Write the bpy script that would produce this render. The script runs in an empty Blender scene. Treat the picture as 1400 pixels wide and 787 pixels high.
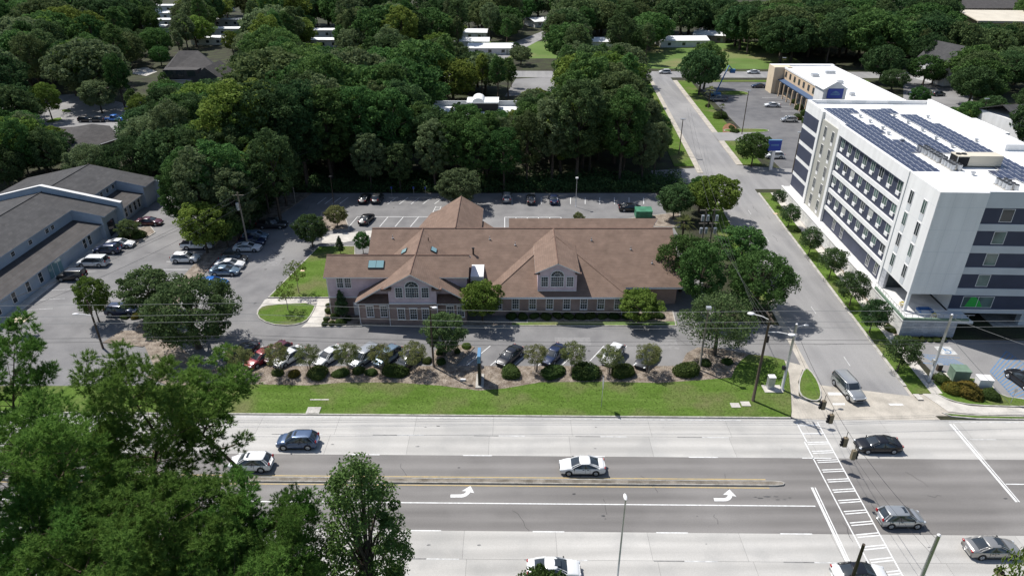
import bpy, math, random
import numpy as np
from mathutils import Vector, Matrix, Quaternion

scn = bpy.context.scene
COL = scn.collection
R = math.radians
random.seed(7)
RNG = np.random.default_rng(11)

# ---------------------------------------------------------------- camera
CAM_H, PITCH, LENS = 52.0, 28.4, 24.0
cam_data = bpy.data.cameras.new('camera')
cam_data.lens = LENS
cam_data.sensor_width = 36.0
cam_data.clip_start = 0.5
cam_data.clip_end = 4000.0
cam = bpy.data.objects.new('camera', cam_data)
COL.objects.link(cam)
cam.location = (0, 0, CAM_H)
cam.rotation_euler = (R(90 - PITCH), 0, 0)
scn.camera = cam

# ---------------------------------------------------------------- sky, sun, exposure
SUN_AZ = Vector((-0.756, 0.656, 0)).normalized()      # towards the sun, in plan
SUN_EL = R(57)
world = bpy.data.worlds.new('World')
scn.world = world
world.use_nodes = True
nt = world.node_tree
sky = nt.nodes.new('ShaderNodeTexSky')
sky.sky_type = 'NISHITA'
sky.sun_disc = False
sky.sun_elevation = SUN_EL
sky.sun_rotation = math.atan2(SUN_AZ.x, SUN_AZ.y)
sky.altitude = 20
sky.air_density = 1.0
sky.dust_density = 1.0
bg = nt.nodes['Background']
bg.inputs['Strength'].default_value = 0.10
nt.links.new(sky.outputs[0], bg.inputs['Color'])
sd = bpy.data.lights.new('sun', 'SUN')
sd.energy = 4.6
sd.angle = R(0.53)
sd.color = (1.0, 0.970, 0.925)
sun = bpy.data.objects.new('sun', sd)
COL.objects.link(sun)
sun.location = (-200, 200, 300)
ldir = -(SUN_AZ * math.cos(SUN_EL) + Vector((0, 0, math.sin(SUN_EL))))
sun.rotation_euler = ldir.to_track_quat('-Z', 'Y').to_euler()
scn.view_settings.view_transform = 'Standard'
scn.view_settings.look = 'None'
scn.view_settings.exposure = 0.2
scn.view_settings.gamma = 1.0
scn.view_settings.use_curve_mapping = False
scn.render.engine = 'CYCLES'
scn.cycles.max_bounces = 5
scn.cycles.diffuse_bounces = 2
scn.cycles.glossy_bounces = 2
scn.cycles.transmission_bounces = 3
scn.cycles.transparent_max_bounces = 4
scn.cycles.caustics_reflective = False
scn.cycles.caustics_refractive = False
scn.cycles.use_denoising = True

# ---------------------------------------------------------------- survey helper
# turns a bearing read off the photograph into a point on a level plane at height z
F_PX = LENS / 36.0 * 1400.0
_c, _s = math.cos(R(PITCH)), math.sin(R(PITCH))
def G(px, py, z=0.0):
    dx = (px - 700.0) / F_PX
    dy = (py - 393.5) / F_PX
    t = (CAM_H - z) / (_s + dy * _c)
    return Vector((dx * t, (_c - dy * _s) * t, z))
def pts(lst, z=0.0):
    return [(G(a, b, z).x, G(a, b, z).y) for a, b in lst]
# ---------------------------------------------------------------- materials
M = {}
def _pos(nt, coords):
    if coords == 'pos':
        return nt.nodes.new('ShaderNodeNewGeometry').outputs['Position']
    return nt.nodes.new('ShaderNodeTexCoord').outputs['Object']
def mat(name, col, rough=0.7, var=0.0, scale=1.0, col2=None, detail=4.0, stretch=None, bump=0.0, bscale=20.0,
        spec=0.3, metal=0.0, coords='pos', fine=0.0, fscale=30.0, patch=None, pscale=0.05, coat=0.0, lo=0.35, hi=0.65, rnd=0.0, lanes=0.0):
    m = bpy.data.materials.new(name); m.use_nodes = True
    nt = m.node_tree; L = nt.links
    b = nt.nodes['Principled BSDF']
    b.inputs['Roughness'].default_value = rough
    b.inputs['Metallic'].default_value = metal
    b.inputs['Specular IOR Level'].default_value = spec
    if coat: b.inputs['Coat Weight'].default_value = coat; b.inputs['Coat Roughness'].default_value = 0.05
    c = (*col, 1)
    b.inputs['Base Color'].default_value = c
    out = None
    if var or col2 or fine or patch or rnd:
        P = _pos(nt, coords)
        if stretch:
            mp = nt.nodes.new('ShaderNodeMapping'); mp.inputs['Scale'].default_value = stretch
            L.new(P, mp.inputs['Vector']); Pm = mp.outputs[0]
        else: Pm = P
        n = nt.nodes.new('ShaderNodeTexNoise'); n.inputs['Scale'].default_value = scale; n.inputs['Detail'].default_value = detail
        L.new(Pm, n.inputs['Vector'])
        rp = nt.nodes.new('ShaderNodeValToRGB')
        rp.color_ramp.elements[0].position = lo; rp.color_ramp.elements[1].position = hi
        a = tuple(max(0, x * (1 - var)) for x in col)
        d = col2 if col2 else tuple(min(1, x * (1 + var)) for x in col)
        rp.color_ramp.elements[0].color = (*a, 1); rp.color_ramp.elements[1].color = (*d, 1)
        L.new(n.outputs['Fac'], rp.inputs[0]); out = rp.outputs[0]
        if patch:
            n2 = nt.nodes.new('ShaderNodeTexNoise'); n2.inputs['Scale'].default_value = pscale; n2.inputs['Detail'].default_value = 5
            L.new(P, n2.inputs['Vector'])
            r2 = nt.nodes.new('ShaderNodeValToRGB'); r2.color_ramp.elements[0].position = 0.48; r2.color_ramp.elements[1].position = 0.66
            L.new(n2.outputs['Fac'], r2.inputs[0])
            mx = nt.nodes.new('ShaderNodeMix'); mx.data_type = 'RGBA'
            L.new(r2.outputs[0], mx.inputs['Factor']); L.new(out, mx.inputs[6]); mx.inputs[7].default_value = (*patch, 1)
            out = mx.outputs[2]
        if fine:
            n3 = nt.nodes.new('ShaderNodeTexNoise'); n3.inputs['Scale'].default_value = fscale; n3.inputs['Detail'].default_value = 3
            L.new(P, n3.inputs['Vector'])
            mr = nt.nodes.new('ShaderNodeMapRange'); mr.inputs['From Min'].default_value = 0.3; mr.inputs['From Max'].default_value = 0.7
            mr.inputs['To Min'].default_value = 1 - fine; mr.inputs['To Max'].default_value = 1 + fine
            L.new(n3.outputs['Fac'], mr.inputs['Value'])
            vm = nt.nodes.new('ShaderNodeVectorMath'); vm.operation = 'SCALE'
            L.new(out, vm.inputs[0]); L.new(mr.outputs[0], vm.inputs['Scale']); out = vm.outputs[0]
        if lanes:      # wheel paths polished along the lanes
            sp_ = nt.nodes.new('ShaderNodeSeparateXYZ'); L.new(P, sp_.inputs[0])
            nl = nt.nodes.new('ShaderNodeTexNoise'); nl.inputs['Scale'].default_value = 0.08; nl.inputs['Detail'].default_value = 4; L.new(P, nl.inputs['Vector'])
            m1 = nt.nodes.new('ShaderNodeMath'); m1.operation = 'MULTIPLY_ADD'; m1.inputs[1].default_value = 3.6; L.new(sp_.outputs['Y'], m1.inputs[0])
            m0 = nt.nodes.new('ShaderNodeMath'); m0.operation = 'MULTIPLY'; m0.inputs[1].default_value = 5.0; L.new(nl.outputs['Fac'], m0.inputs[0]); L.new(m0.outputs[0], m1.inputs[2])
            m2 = nt.nodes.new('ShaderNodeMath'); m2.operation = 'SINE'; L.new(m1.outputs[0], m2.inputs[0])
            mr = nt.nodes.new('ShaderNodeMapRange'); mr.inputs['From Min'].default_value = -1; mr.inputs['To Min'].default_value = 1 - lanes; mr.inputs['To Max'].default_value = 1 + lanes * .6
            L.new(m2.outputs[0], mr.inputs['Value'])
            vm = nt.nodes.new('ShaderNodeVectorMath'); vm.operation = 'SCALE'
            L.new(out, vm.inputs[0]); L.new(mr.outputs[0], vm.inputs['Scale']); out = vm.outputs[0]
        if rnd:
            oi = nt.nodes.new('ShaderNodeObjectInfo')
            mr = nt.nodes.new('ShaderNodeMapRange'); mr.inputs['To Min'].default_value = 1 - rnd; mr.inputs['To Max'].default_value = 1 + rnd
            L.new(oi.outputs['Random'], mr.inputs['Value'])
            vm = nt.nodes.new('ShaderNodeVectorMath'); vm.operation = 'SCALE'
            L.new(out, vm.inputs[0]); L.new(mr.outputs[0], vm.inputs['Scale']); out = vm.outputs[0]
        L.new(out, b.inputs['Base Color'])
    if bump:
        nb = nt.nodes.new('ShaderNodeTexNoise'); nb.inputs['Scale'].default_value = bscale; nb.inputs['Detail'].default_value = 4
        L.new(_pos(nt, coords), nb.inputs['Vector'])
        bp = nt.nodes.new('ShaderNodeBump'); bp.inputs['Strength'].default_value = bump; bp.inputs['Distance'].default_value = 0.05
        L.new(nb.outputs['Fac'], bp.inputs['Height']); L.new(bp.outputs[0], b.inputs['Normal'])
    M[name] = m
    return m

def course_mat(name, col, col2, row, brick_w, mortar, msize=0.01, bump=0.3, axis='xz', rough=0.85):
    """masonry or shingle courses from the Brick node (too fine to pick apart from the air)"""
    m = bpy.data.materials.new(name); m.use_nodes = True
    nt = m.node_tree; L = nt.links; b = nt.nodes['Principled BSDF']; b.inputs['Roughness'].default_value = rough
    b.inputs['Specular IOR Level'].default_value = 0.2
    geo = nt.nodes.new('ShaderNodeNewGeometry'); sx = nt.nodes.new('ShaderNodeSeparateXYZ'); L.new(geo.outputs['Position'], sx.inputs[0])
    cx = nt.nodes.new('ShaderNodeCombineXYZ')
    add = nt.nodes.new('ShaderNodeMath'); add.operation = 'ADD'
    if axis == 'wall':            # run = x + y, rise = z
        L.new(sx.outputs['X'], add.inputs[0]); L.new(sx.outputs['Y'], add.inputs[1])
        L.new(add.outputs[0], cx.inputs['X']); L.new(sx.outputs['Z'], cx.inputs['Y'])
    else:
        L.new(sx.outputs['X'], add.inputs[0]); L.new(sx.outputs['Y'], add.inputs[1])
        L.new(add.outputs[0], cx.inputs['X'])
        mul = nt.nodes.new('ShaderNodeMath'); mul.operation = 'MULTIPLY'; mul.inputs[1].default_value = 2.2
        L.new(sx.outputs['Z'], mul.inputs[0]); L.new(mul.outputs[0], cx.inputs['Y'])
    br = nt.nodes.new('ShaderNodeTexBrick')
    br.inputs['Color1'].default_value = (*col, 1); br.inputs['Color2'].default_value = (*col2, 1); br.inputs['Mortar'].default_value = (*mortar, 1)
    br.inputs['Scale'].default_value = 1.0; br.inputs['Mortar Size'].default_value = msize
    br.inputs['Brick Width'].default_value = brick_w; br.inputs['Row Height'].default_value = row
    L.new(cx.outputs[0], br.inputs['Vector'])
    n = nt.nodes.new('ShaderNodeTexNoise'); n.inputs['Scale'].default_value = 0.7; n.inputs['Detail'].default_value = 5
    L.new(geo.outputs['Position'], n.inputs['Vector'])
    mr = nt.nodes.new('ShaderNodeMapRange'); mr.inputs['From Min'].default_value = 0.25; mr.inputs['From Max'].default_value = 0.75; mr.inputs['To Min'].default_value = 0.80; mr.inputs['To Max'].default_value = 1.16
    L.new(n.outputs['Fac'], mr.inputs['Value'])
    vm = nt.nodes.new('ShaderNodeVectorMath'); vm.operation = 'SCALE'; L.new(br.outputs[0], vm.inputs[0]); L.new(mr.outputs[0], vm.inputs['Scale'])
    L.new(vm.outputs[0], b.inputs['Base Color'])
    bp = nt.nodes.new('ShaderNodeBump'); bp.inputs['Strength'].default_value = bump; bp.inputs['Distance'].default_value = 0.02; bp.invert = True
    L.new(br.outputs['Fac'], bp.inputs['Height']); L.new(bp.outputs[0], b.inputs['Normal'])
    M[name] = m
    return m

def leaf_mat(name, col, col2, trans=0.32, rnd=0.25, nscale=0.35, hue=0.025, rough=0.8):
    m = bpy.data.materials.new(name); m.use_nodes = True
    nt = m.node_tree; L = nt.links
    b = nt.nodes['Principled BSDF']; b.inputs['Roughness'].default_value = rough; b.inputs['Specular IOR Level'].default_value = 0.06
    geo = nt.nodes.new('ShaderNodeNewGeometry'); oi = nt.nodes.new('ShaderNodeObjectInfo')
    n = nt.nodes.new('ShaderNodeTexNoise'); n.inputs['Scale'].default_value = nscale; n.inputs['Detail'].default_value = 2
    L.new(geo.outputs['Position'], n.inputs['Vector'])
    mixf = nt.nodes.new('ShaderNodeMath'); mixf.operation = 'MULTIPLY_ADD'; mixf.inputs[1].default_value = 0.5
    L.new(geo.outputs['Random Per Island'], mixf.inputs[0])
    sb = nt.nodes.new('ShaderNodeMath'); sb.operation = 'MULTIPLY_ADD'; sb.inputs[1].default_value = 1.2; sb.inputs[2].default_value = -0.35
    L.new(n.outputs['Fac'], sb.inputs[0]); L.new(sb.outputs[0], mixf.inputs[2])
    mx = nt.nodes.new('ShaderNodeMix'); mx.data_type = 'RGBA'
    mx.inputs[6].default_value = (*col, 1); mx.inputs[7].default_value = (*col2, 1)
    L.new(mixf.outputs[0], mx.inputs['Factor'])
    hs = nt.nodes.new('ShaderNodeHueSaturation')
    mr = nt.nodes.new('ShaderNodeMapRange'); mr.inputs['To Min'].default_value = 1 - rnd; mr.inputs['To Max'].default_value = 1 + rnd
    L.new(oi.outputs['Random'], mr.inputs['Value']); L.new(mr.outputs[0], hs.inputs['Value'])
    wn = nt.nodes.new('ShaderNodeTexWhiteNoise'); wn.noise_dimensions = '1D'; L.new(oi.outputs['Random'], wn.inputs['W'])
    mh = nt.nodes.new('ShaderNodeMapRange'); mh.inputs['To Min'].default_value = 0.5 - hue; mh.inputs['To Max'].default_value = 0.5 + hue * 0.6
    L.new(wn.outputs['Value'], mh.inputs['Value']); L.new(mh.outputs[0], hs.inputs['Hue'])
    L.new(mx.outputs[2], hs.inputs['Color'])
    L.new(hs.outputs[0], b.inputs['Base Color'])
    if trans:
        tr = nt.nodes.new('ShaderNodeBsdfTranslucent'); L.new(hs.outputs[0], tr.inputs['Color'])
        ms = nt.nodes.new('ShaderNodeMixShader'); ms.inputs[0].default_value = trans
        L.new(b.outputs[0], ms.inputs[1]); L.new(tr.outputs[0], ms.inputs[2])
        L.new(ms.outputs[0], nt.nodes['Material Output'].inputs['Surface'])
    M[name] = m
    return m

mat('forest_floor', (0.045, 0.04, 0.028), 0.95, var=0.3, scale=0.25, col2=(0.05, 0.06, 0.025), fine=0.3, fscale=4, bump=0.5, bscale=3)
mat('grass', (0.078, 0.136, 0.022), 0.95, scale=0.5, col2=(0.110, 0.172, 0.036), detail=8, fine=0.26, fscale=5, bump=1.0, bscale=14, patch=(0.140, 0.150, 0.060), pscale=0.16, stretch=(0.25, 1.6, 1), spec=.05)
mat('far_grass', (0.080, 0.140, 0.024), 0.9, scale=0.06, col2=(0.125, 0.195, 0.045), fine=0.2, fscale=3, patch=(0.20, 0.18, 0.08), pscale=0.035)
mat('mulch', (0.17, 0.135, 0.105), 0.95, scale=1.1, col2=(0.32, 0.27, 0.22), fine=0.4, fscale=7, bump=0.8, bscale=14)
mat('pine_straw', (0.20, 0.095, 0.05), 0.95, scale=1.0, col2=(0.27, 0.14, 0.075), fine=0.3, fscale=8, bump=0.6, bscale=14)
mat('asphalt', (0.172, 0.168, 0.167), 0.9, scale=0.35, col2=(0.222, 0.216, 0.212), detail=8, fine=0.12, fscale=12, patch=(0.27, 0.262, 0.255), pscale=0.055, spec=0.2)
mat('road_asphalt', (0.170, 0.160, 0.151), 0.88, scale=1.0, col2=(0.222, 0.209, 0.197), stretch=(0.035, 0.62, 1), detail=8, fine=0.12, fscale=14, patch=(0.240, 0.227, 0.214), pscale=0.07, spec=0.25, lanes=.10)
mat('oil_stain', (0.085, 0.083, 0.082), 0.6, var=.3, scale=2)
mat('crack_sealant', (0.06, 0.058, 0.058), 0.7)
mat('pale_repair', (0.25, 0.243, 0.238), 0.9, var=.1, scale=2, fine=.12, fscale=12)
mat('dark_asphalt', (0.120, 0.119, 0.123), 0.9, scale=0.35, col2=(0.160, 0.158, 0.160), detail=8, fine=0.12, fscale=12, patch=(0.19, 0.186, 0.184), pscale=0.055, spec=0.2)
mat('street_asphalt', (0.225, 0.220, 0.218), 0.9, scale=0.8, col2=(0.285, 0.278, 0.272), stretch=(0.8, 0.08, 1), detail=8, fine=0.12, fscale=12, patch=(0.32, 0.31, 0.30), pscale=0.06, spec=0.2)
for i, k in enumerate((0.95, 1.0, 1.05)):
    mat('concrete_%d' % i, (0.455 * k, 0.438 * k, 0.408 * k), 0.85, var=0.07, scale=0.9, stretch=(0.05, 1.1, 1), detail=7, fine=0.07, fscale=10, patch=(0.40 * k, 0.388 * k, 0.365 * k), pscale=0.22, spec=0.2, lanes=.07)
mat('kerb_concrete', (0.42, 0.40, 0.36), 0.9, var=0.2, scale=1.2, fine=0.15, fscale=8)
mat('gutter_concrete', (0.44, 0.40, 0.34), 0.9, var=0.15, scale=0.6, fine=0.12, fscale=8)
mat('walk_concrete', (0.52, 0.49, 0.44), 0.9, var=0.13, scale=0.7, fine=0.1, fscale=8)
mat('joint', (0.14, 0.135, 0.13), 0.95)
mat('contrast_grey', (0.20, 0.197, 0.19), 0.95, scale=2, var=.2)
mat('white_paint', (0.78, 0.78, 0.76), 0.7, scale=3.0, col2=(0.62, 0.61, 0.59), fine=0.12, fscale=20)
mat('worn_paint', (0.62, 0.62, 0.60), 0.75, scale=2.0, col2=(0.40, 0.395, 0.385), fine=0.2, fscale=20)
mat('yellow_paint', (0.52, 0.38, 0.17), 0.75, scale=2.0, col2=(0.40, 0.33, 0.19), fine=0.15, fscale=20)
mat('blue_paint', (0.10, 0.22, 0.40), 0.75, scale=2.0, col2=(0.15, 0.24, 0.36), fine=0.15, fscale=20)
mat('green_membrane', (0.25, 0.5, 0.3), 0.6)
course_mat('shingle', (0.202, 0.138, 0.104), (0.224, 0.154, 0.117), 0.30, 0.9, (0.160, 0.113, 0.090), 0.018, 0.35, axis='roof')
course_mat('grey_shingle', (0.060, 0.059, 0.060), (0.076, 0.074, 0.074), 0.34, 1.0, (0.060, 0.058, 0.058), 0.02, 0.3, axis='roof')
course_mat('brown_shingle', (0.070, 0.066, 0.064), (0.088, 0.082, 0.079), 0.34, 1.0, (0.07, 0.06, 0.055), 0.02, 0.3, axis='roof')
course_mat('brick', (0.30, 0.212, 0.188), (0.35, 0.248, 0.218), 0.085, 0.26, (0.36, 0.29, 0.265), 0.012, 0.3, axis='wall')
course_mat('lap_siding', (0.71, 0.56, 0.60), (0.73, 0.58, 0.62), 0.22, 6.0, (0.54, 0.42, 0.45), 0.012, 0.5, axis='wall', rough=0.7)
course_mat('stone_cladding', (0.74, 0.73, 0.70), (0.62, 0.61, 0.60), 0.30, 0.75, (0.60, 0.59, 0.58), 0.012, 0.3, axis='wall')
course_mat('grey_stone', (0.55, 0.56, 0.58), (0.40, 0.41, 0.44), 0.28, 0.7, (0.33, 0.33, 0.35), 0.02, 0.5, axis='wall')
mat('ridge_cap', (0.17, 0.105, 0.08), 0.9, var=0.15, scale=2)
mat('white_trim', (0.78, 0.76, 0.75), 0.6)
mat('off_white', (0.72, 0.71, 0.69), 0.8, var=0.06, scale=0.5)
mat('white_stucco', (0.82, 0.81, 0.79), 0.85, var=0.05, scale=0.9, stretch=(1, 1, .12), fine=.02, fscale=6)
mat('blue_white_siding', (0.37, 0.43, 0.50), 0.8, var=0.06, scale=0.5)
mat('membrane', (0.83, 0.83, 0.82), 0.75, var=0.05, scale=0.3, patch=(0.70, 0.70, 0.68), pscale=0.12)
mat('navy_panel', (0.055, 0.063, 0.098), 0.55, var=0.08, scale=0.4)
mat('taupe_stucco', (0.43, 0.42, 0.37), 0.85, var=0.05, scale=0.5)
mat('band_grey', (0.60, 0.62, 0.63), 0.75, var=0.04, scale=0.4)
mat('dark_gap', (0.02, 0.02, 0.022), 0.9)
mat('window_glass', (0.035, 0.045, 0.05), 0.08, spec=0.6)
mat('green_glass', (0.10, 0.15, 0.135), 0.07, spec=0.7, var=0.4, scale=0.5)
mat('sky_glass', (0.20, 0.34, 0.36), 0.12, spec=0.7)
mat('car_glass', (0.030, 0.038, 0.045), 0.05, spec=0.9)
mat('curtain', (0.42, 0.43, 0.40), 0.9, var=0.2, scale=3)
mat('green_light_panel', (0.04, 0.42, 0.07), 0.5)
mat('solar_cell', (0.046, 0.052, 0.088), 0.25, spec=0.5, coords='pos', var=0.15, scale=0.8)
mat('solar_frame', (0.66, 0.67, 0.69), 0.4, metal=0.6)
mat('galvanised', (0.50, 0.51, 0.52), 0.45, metal=0.55, var=0.12, scale=1.5)
mat('steel_pole', (0.52, 0.52, 0.51), 0.5, metal=0.4, var=0.12, scale=1.5)
mat('wood_pole', (0.085, 0.066, 0.050), 0.9, var=0.3, scale=2.0, stretch=(6, 6, .4))
mat('pale_wood_pole', (0.23, 0.20, 0.165), 0.9, var=0.25, scale=2.0, stretch=(6, 6, .4))
mat('black_metal', (0.02, 0.02, 0.022), 0.5)
mat('wire', (0.09, 0.09, 0.09), 0.5)
mat('bright_wire', (0.30, 0.30, 0.29), 0.5)
mat('signal_tan', (0.20, 0.165, 0.11), 0.6)
mat('lens_red', (0.25, 0.02, 0.02), 0.2)
mat('lens_amber', (0.28, 0.14, 0.02), 0.2)
mat('lens_green', (0.02, 0.16, 0.10), 0.2)
mat('rubber', (0.018, 0.018, 0.019), 0.85)
mat('rim_alloy', (0.42, 0.43, 0.44), 0.35, metal=0.8)
mat('trim_black', (0.022, 0.022, 0.024), 0.6)
mat('headlight', (0.62, 0.64, 0.66), 0.15, spec=0.7)
mat('taillight', (0.33, 0.015, 0.018), 0.2, spec=0.6)
mat('plate', (0.6, 0.6, 0.58), 0.6)
mat('bark', (0.085, 0.068, 0.052), 0.95, var=0.3, scale=3, coords='obj', bump=0.6, bscale=8)
mat('pine_bark', (0.12, 0.085, 0.062), 0.95, var=0.3, scale=3, coords='obj', bump=0.6, bscale=8)
mat('pale_bark', (0.24, 0.20, 0.165), 0.95, var=0.25, scale=3, coords='obj')
mat('green_steel', (0.055, 0.20, 0.115), 0.6, var=0.2, scale=1.5)
mat('box_green', (0.16, 0.23, 0.17), 0.6, var=0.1, scale=2)
mat('tan_stucco', (0.66, 0.50, 0.34), 0.85, var=0.06, scale=0.4)
mat('cream_stucco', (0.70, 0.58, 0.42), 0.85, var=0.06, scale=0.4)
mat('awning_blue', (0.06, 0.10, 0.18), 0.6)
mat('sign_blue', (0.030, 0.062, 0.32), 0.4)
mat('sign_pale_blue', (0.12, 0.25, 0.40), 0.4)
mat('red_box', (0.50, 0.14, 0.09), 0.7)
mat('cushion_blue', (0.05, 0.13, 0.30), 0.8)
mat('cushion_pale', (0.55, 0.60, 0.64), 0.8)
mat('yellow_leaf', (0.50, 0.40, 0.03), 0.7)
mat('brown_metal_roof', (0.36, 0.31, 0.24), 0.6, var=0.08, scale=0.3)
mat('tan_roof', (0.62, 0.56, 0.45), 0.6, var=0.06, scale=0.2)
mat('lift_blue', (0.04, 0.15, 0.34), 0.5)
leaf_mat('oak_leaf', (0.055, 0.092, 0.033), (0.163, 0.220, 0.086))
leaf_mat('wood_leaf', (0.039, 0.092, 0.026), (0.121, 0.227, 0.065))
leaf_mat('bright_leaf', (0.083, 0.149, 0.026), (0.221, 0.303, 0.066))
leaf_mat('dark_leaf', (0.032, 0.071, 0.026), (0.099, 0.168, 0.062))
leaf_mat('silver_leaf', (0.083, 0.124, 0.052), (0.207, 0.262, 0.125), hue=0.01)
leaf_mat('myrtle_leaf', (0.124, 0.155, 0.054), (0.276, 0.296, 0.125), rnd=0.12)
leaf_mat('hedge_leaf', (0.035, 0.061, 0.017), (0.088, 0.124, 0.034), trans=0.1, rnd=0.2)
leaf_mat('rust_hedge_leaf', (0.102, 0.111, 0.024), (0.207, 0.158, 0.033), trans=0.1)
leaf_mat('pine_needle', (0.074, 0.155, 0.029), (0.187, 0.323, 0.071), trans=0.35, nscale=0.8, hue=0.02)
leaf_mat('conifer_leaf', (0.028, 0.058, 0.024), (0.075, 0.124, 0.050), trans=0.1)
leaf_mat('palm_leaf', (0.068, 0.096, 0.026), (0.169, 0.186, 0.073), trans=0.2)
leaf_mat('moss', (0.157, 0.165, 0.131), (0.255, 0.260, 0.220), trans=0.2)

# ---------------------------------------------------------------- mesh helpers
class MB:
    def __init__(s, origin=(0, 0, 0)):
        s.v = []; s.f = []; s.m = []; s.o = Vector(origin)
    def add(s, vs, fs, mi=0):
        b = len(s.v)
        s.v += [tuple(Vector(v) - s.o) for v in vs]
        s.f += [tuple(b + i for i in f) for f in fs]; s.m += [mi] * len(fs)
        return s
    def box(s, x0, x1, y0, y1, z0, z1, mi=0):
        return s.add([(x0, y0, z0), (x1, y0, z0), (x1, y1, z0), (x0, y1, z0), (x0, y0, z1), (x1, y0, z1), (x1, y1, z1), (x0, y1, z1)],
                     [(0, 3, 2, 1), (4, 5, 6, 7), (0, 1, 5, 4), (1, 2, 6, 5), (2, 3, 7, 6), (3, 0, 4, 7)], mi)
    def poly(s, vs, mi=0):
        return s.add(vs, [tuple(range(len(vs)))], mi)
    def prism(s, p2, z0, z1, mi=0, mtop=None):
        n = len(p2)
        area = sum(p2[i][0] * p2[(i + 1) % n][1] - p2[(i + 1) % n][0] * p2[i][1] for i in range(n))
        if area < 0: p2 = p2[::-1]
        vs = [(x, y, z0) for x, y in p2] + [(x, y, z1) for x, y in p2]
        s.add(vs, [tuple(reversed(range(n)))] + [(i, (i + 1) % n, n + (i + 1) % n, n + i) for i in range(n)], mi)
        b = len(s.v) - 2 * n
        s.f.append(tuple(b + n + i for i in range(n))); s.m.append(mi if mtop is None else mtop)
        return s
    def slab(s, top, th, mi=0, medge=None):
        """thick sheet: top polygon (3D, ccw from above) with its underside th lower"""
        n = len(top)
        vs = list(top) + [(x, y, z - th) for x, y, z in top]
        s.add(vs, [tuple(range(n)), tuple(reversed(range(n, 2 * n)))], mi)
        b = len(s.v) - 2 * n
        for i in range(n):
            j = (i + 1) % n
            s.f.append((b + i, b + n + i, b + n + j, b + j)); s.m.append(mi if medge is None else medge)
        return s
    def tube(s, path, radii, n=8, mi=0, cap=True):
        path = [Vector(p) for p in path]
        if not hasattr(radii, '__len__'): radii = [radii] * len(path)
        vs = []; fs = []
        for i, p in enumerate(path):
            d = (path[min(i + 1, len(path) - 1)] - path[max(i - 1, 0)]).normalized()
            a = Vector((0, 0, 1)) if abs(d.z) < 0.9 else Vector((1, 0, 0))
            u = d.cross(a).normalized(); w = d.cross(u)
            for k in range(n):
                t = 2 * math.pi * k / n
                vs.append(p + (u * math.cos(t) + w * math.sin(t)) * radii[i])
        for i in range(len(path) - 1):
            for k in range(n):
                fs.append((i * n + k, i * n + (k + 1) % n, (i + 1) * n + (k + 1) % n, (i + 1) * n + k))
        if cap:
            fs.append(tuple(range(n))); fs.append(tuple((len(path) - 1) * n + k for k in reversed(range(n))))
        return s.add(vs, fs, mi)
    def blob(s, c, r, nu=8, nv=5, mi=0):
        vs = []; fs = []
        for j in range(nv + 1):
            ph = math.pi * j / nv
            for i in range(nu):
                th = 2 * math.pi * i / nu
                vs.append((c[0] + r[0] * math.sin(ph) * math.cos(th), c[1] + r[1] * math.sin(ph) * math.sin(th), c[2] + r[2] * math.cos(ph)))
        for j in range(nv):
            for i in range(nu):
                fs.append((j * nu + i, (j + 1) * nu + i, (j + 1) * nu + (i + 1) % nu, j * nu + (i + 1) % nu))
        return s.add(vs, fs, mi)
    def mesh(s, name, mats, smooth=False):
        me = bpy.data.meshes.new(name)
        me.from_pydata(s.v, [], s.f)
        for k in (mats if isinstance(mats, (list, tuple)) else [mats]):
            me.materials.append(M[k] if isinstance(k, str) else k)
        me.polygons.foreach_set('material_index', s.m)
        if smooth: me.polygons.foreach_set('use_smooth', [True] * len(s.f))
        me.update()
        return me
    def build(s, name, mats, parent=None, loc=None, rotz=0.0, smooth=False):
        return put(name, s.mesh(name, mats, smooth), parent, loc, rotz)

def put(name, me, parent=None, loc=None, rotz=0.0, rot=None, scale=None):
    o = bpy.data.objects.new(name, me)
    COL.objects.link(o)
    if parent is not None: o.parent = parent
    if loc is not None: o.location = loc
    if rot is not None: o.rotation_euler = rot
    elif rotz: o.rotation_euler = (0, 0, rotz)
    if scale is not None: o.scale = scale if hasattr(scale, '__len__') else (scale,) * 3
    return o
def tag(o, label, cat, group=None):
    o['label'] = label; o['category'] = cat
    if group: o['group'] = group
    return o
def thing(name, label, cat, loc=(0, 0, 0), rotz=0.0, group=None):
    o = put(name, None, None, loc, rotz)
    o.empty_display_size = 0.5
    return tag(o, label, cat, group)
def struct(o, label=None):
    o['kind'] = 'structure'
    if label: o['label'] = label
    return o
def stuff(o, label=None, cat=None):
    o['kind'] = 'stuff'
    if label: o['label'] = label
    if cat: o['category'] = cat
    return o
def numpy_mesh(name, V, F, mats, mi=None, smooth=False):
    """V (n,3), F (m,k) with k = 3 or 4"""
    me = bpy.data.meshes.new(name)
    k = F.shape[1]
    me.vertices.add(len(V)); me.vertices.foreach_set('co', np.ascontiguousarray(V, dtype=np.float32).ravel())
    me.loops.add(F.size); me.loops.foreach_set('vertex_index', np.ascontiguousarray(F, dtype=np.int32).ravel())
    me.polygons.add(len(F)); me.polygons.foreach_set('loop_start', np.arange(0, F.size, k, dtype=np.int32))
    for q in mats: me.materials.append(M[q] if isinstance(q, str) else q)
    if mi is not None: me.polygons.foreach_set('material_index', np.ascontiguousarray(mi, dtype=np.int32))
    if smooth: me.polygons.foreach_set('use_smooth', np.ones(len(F), dtype=bool))
    me.update(calc_edges=True)
    return me
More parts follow.
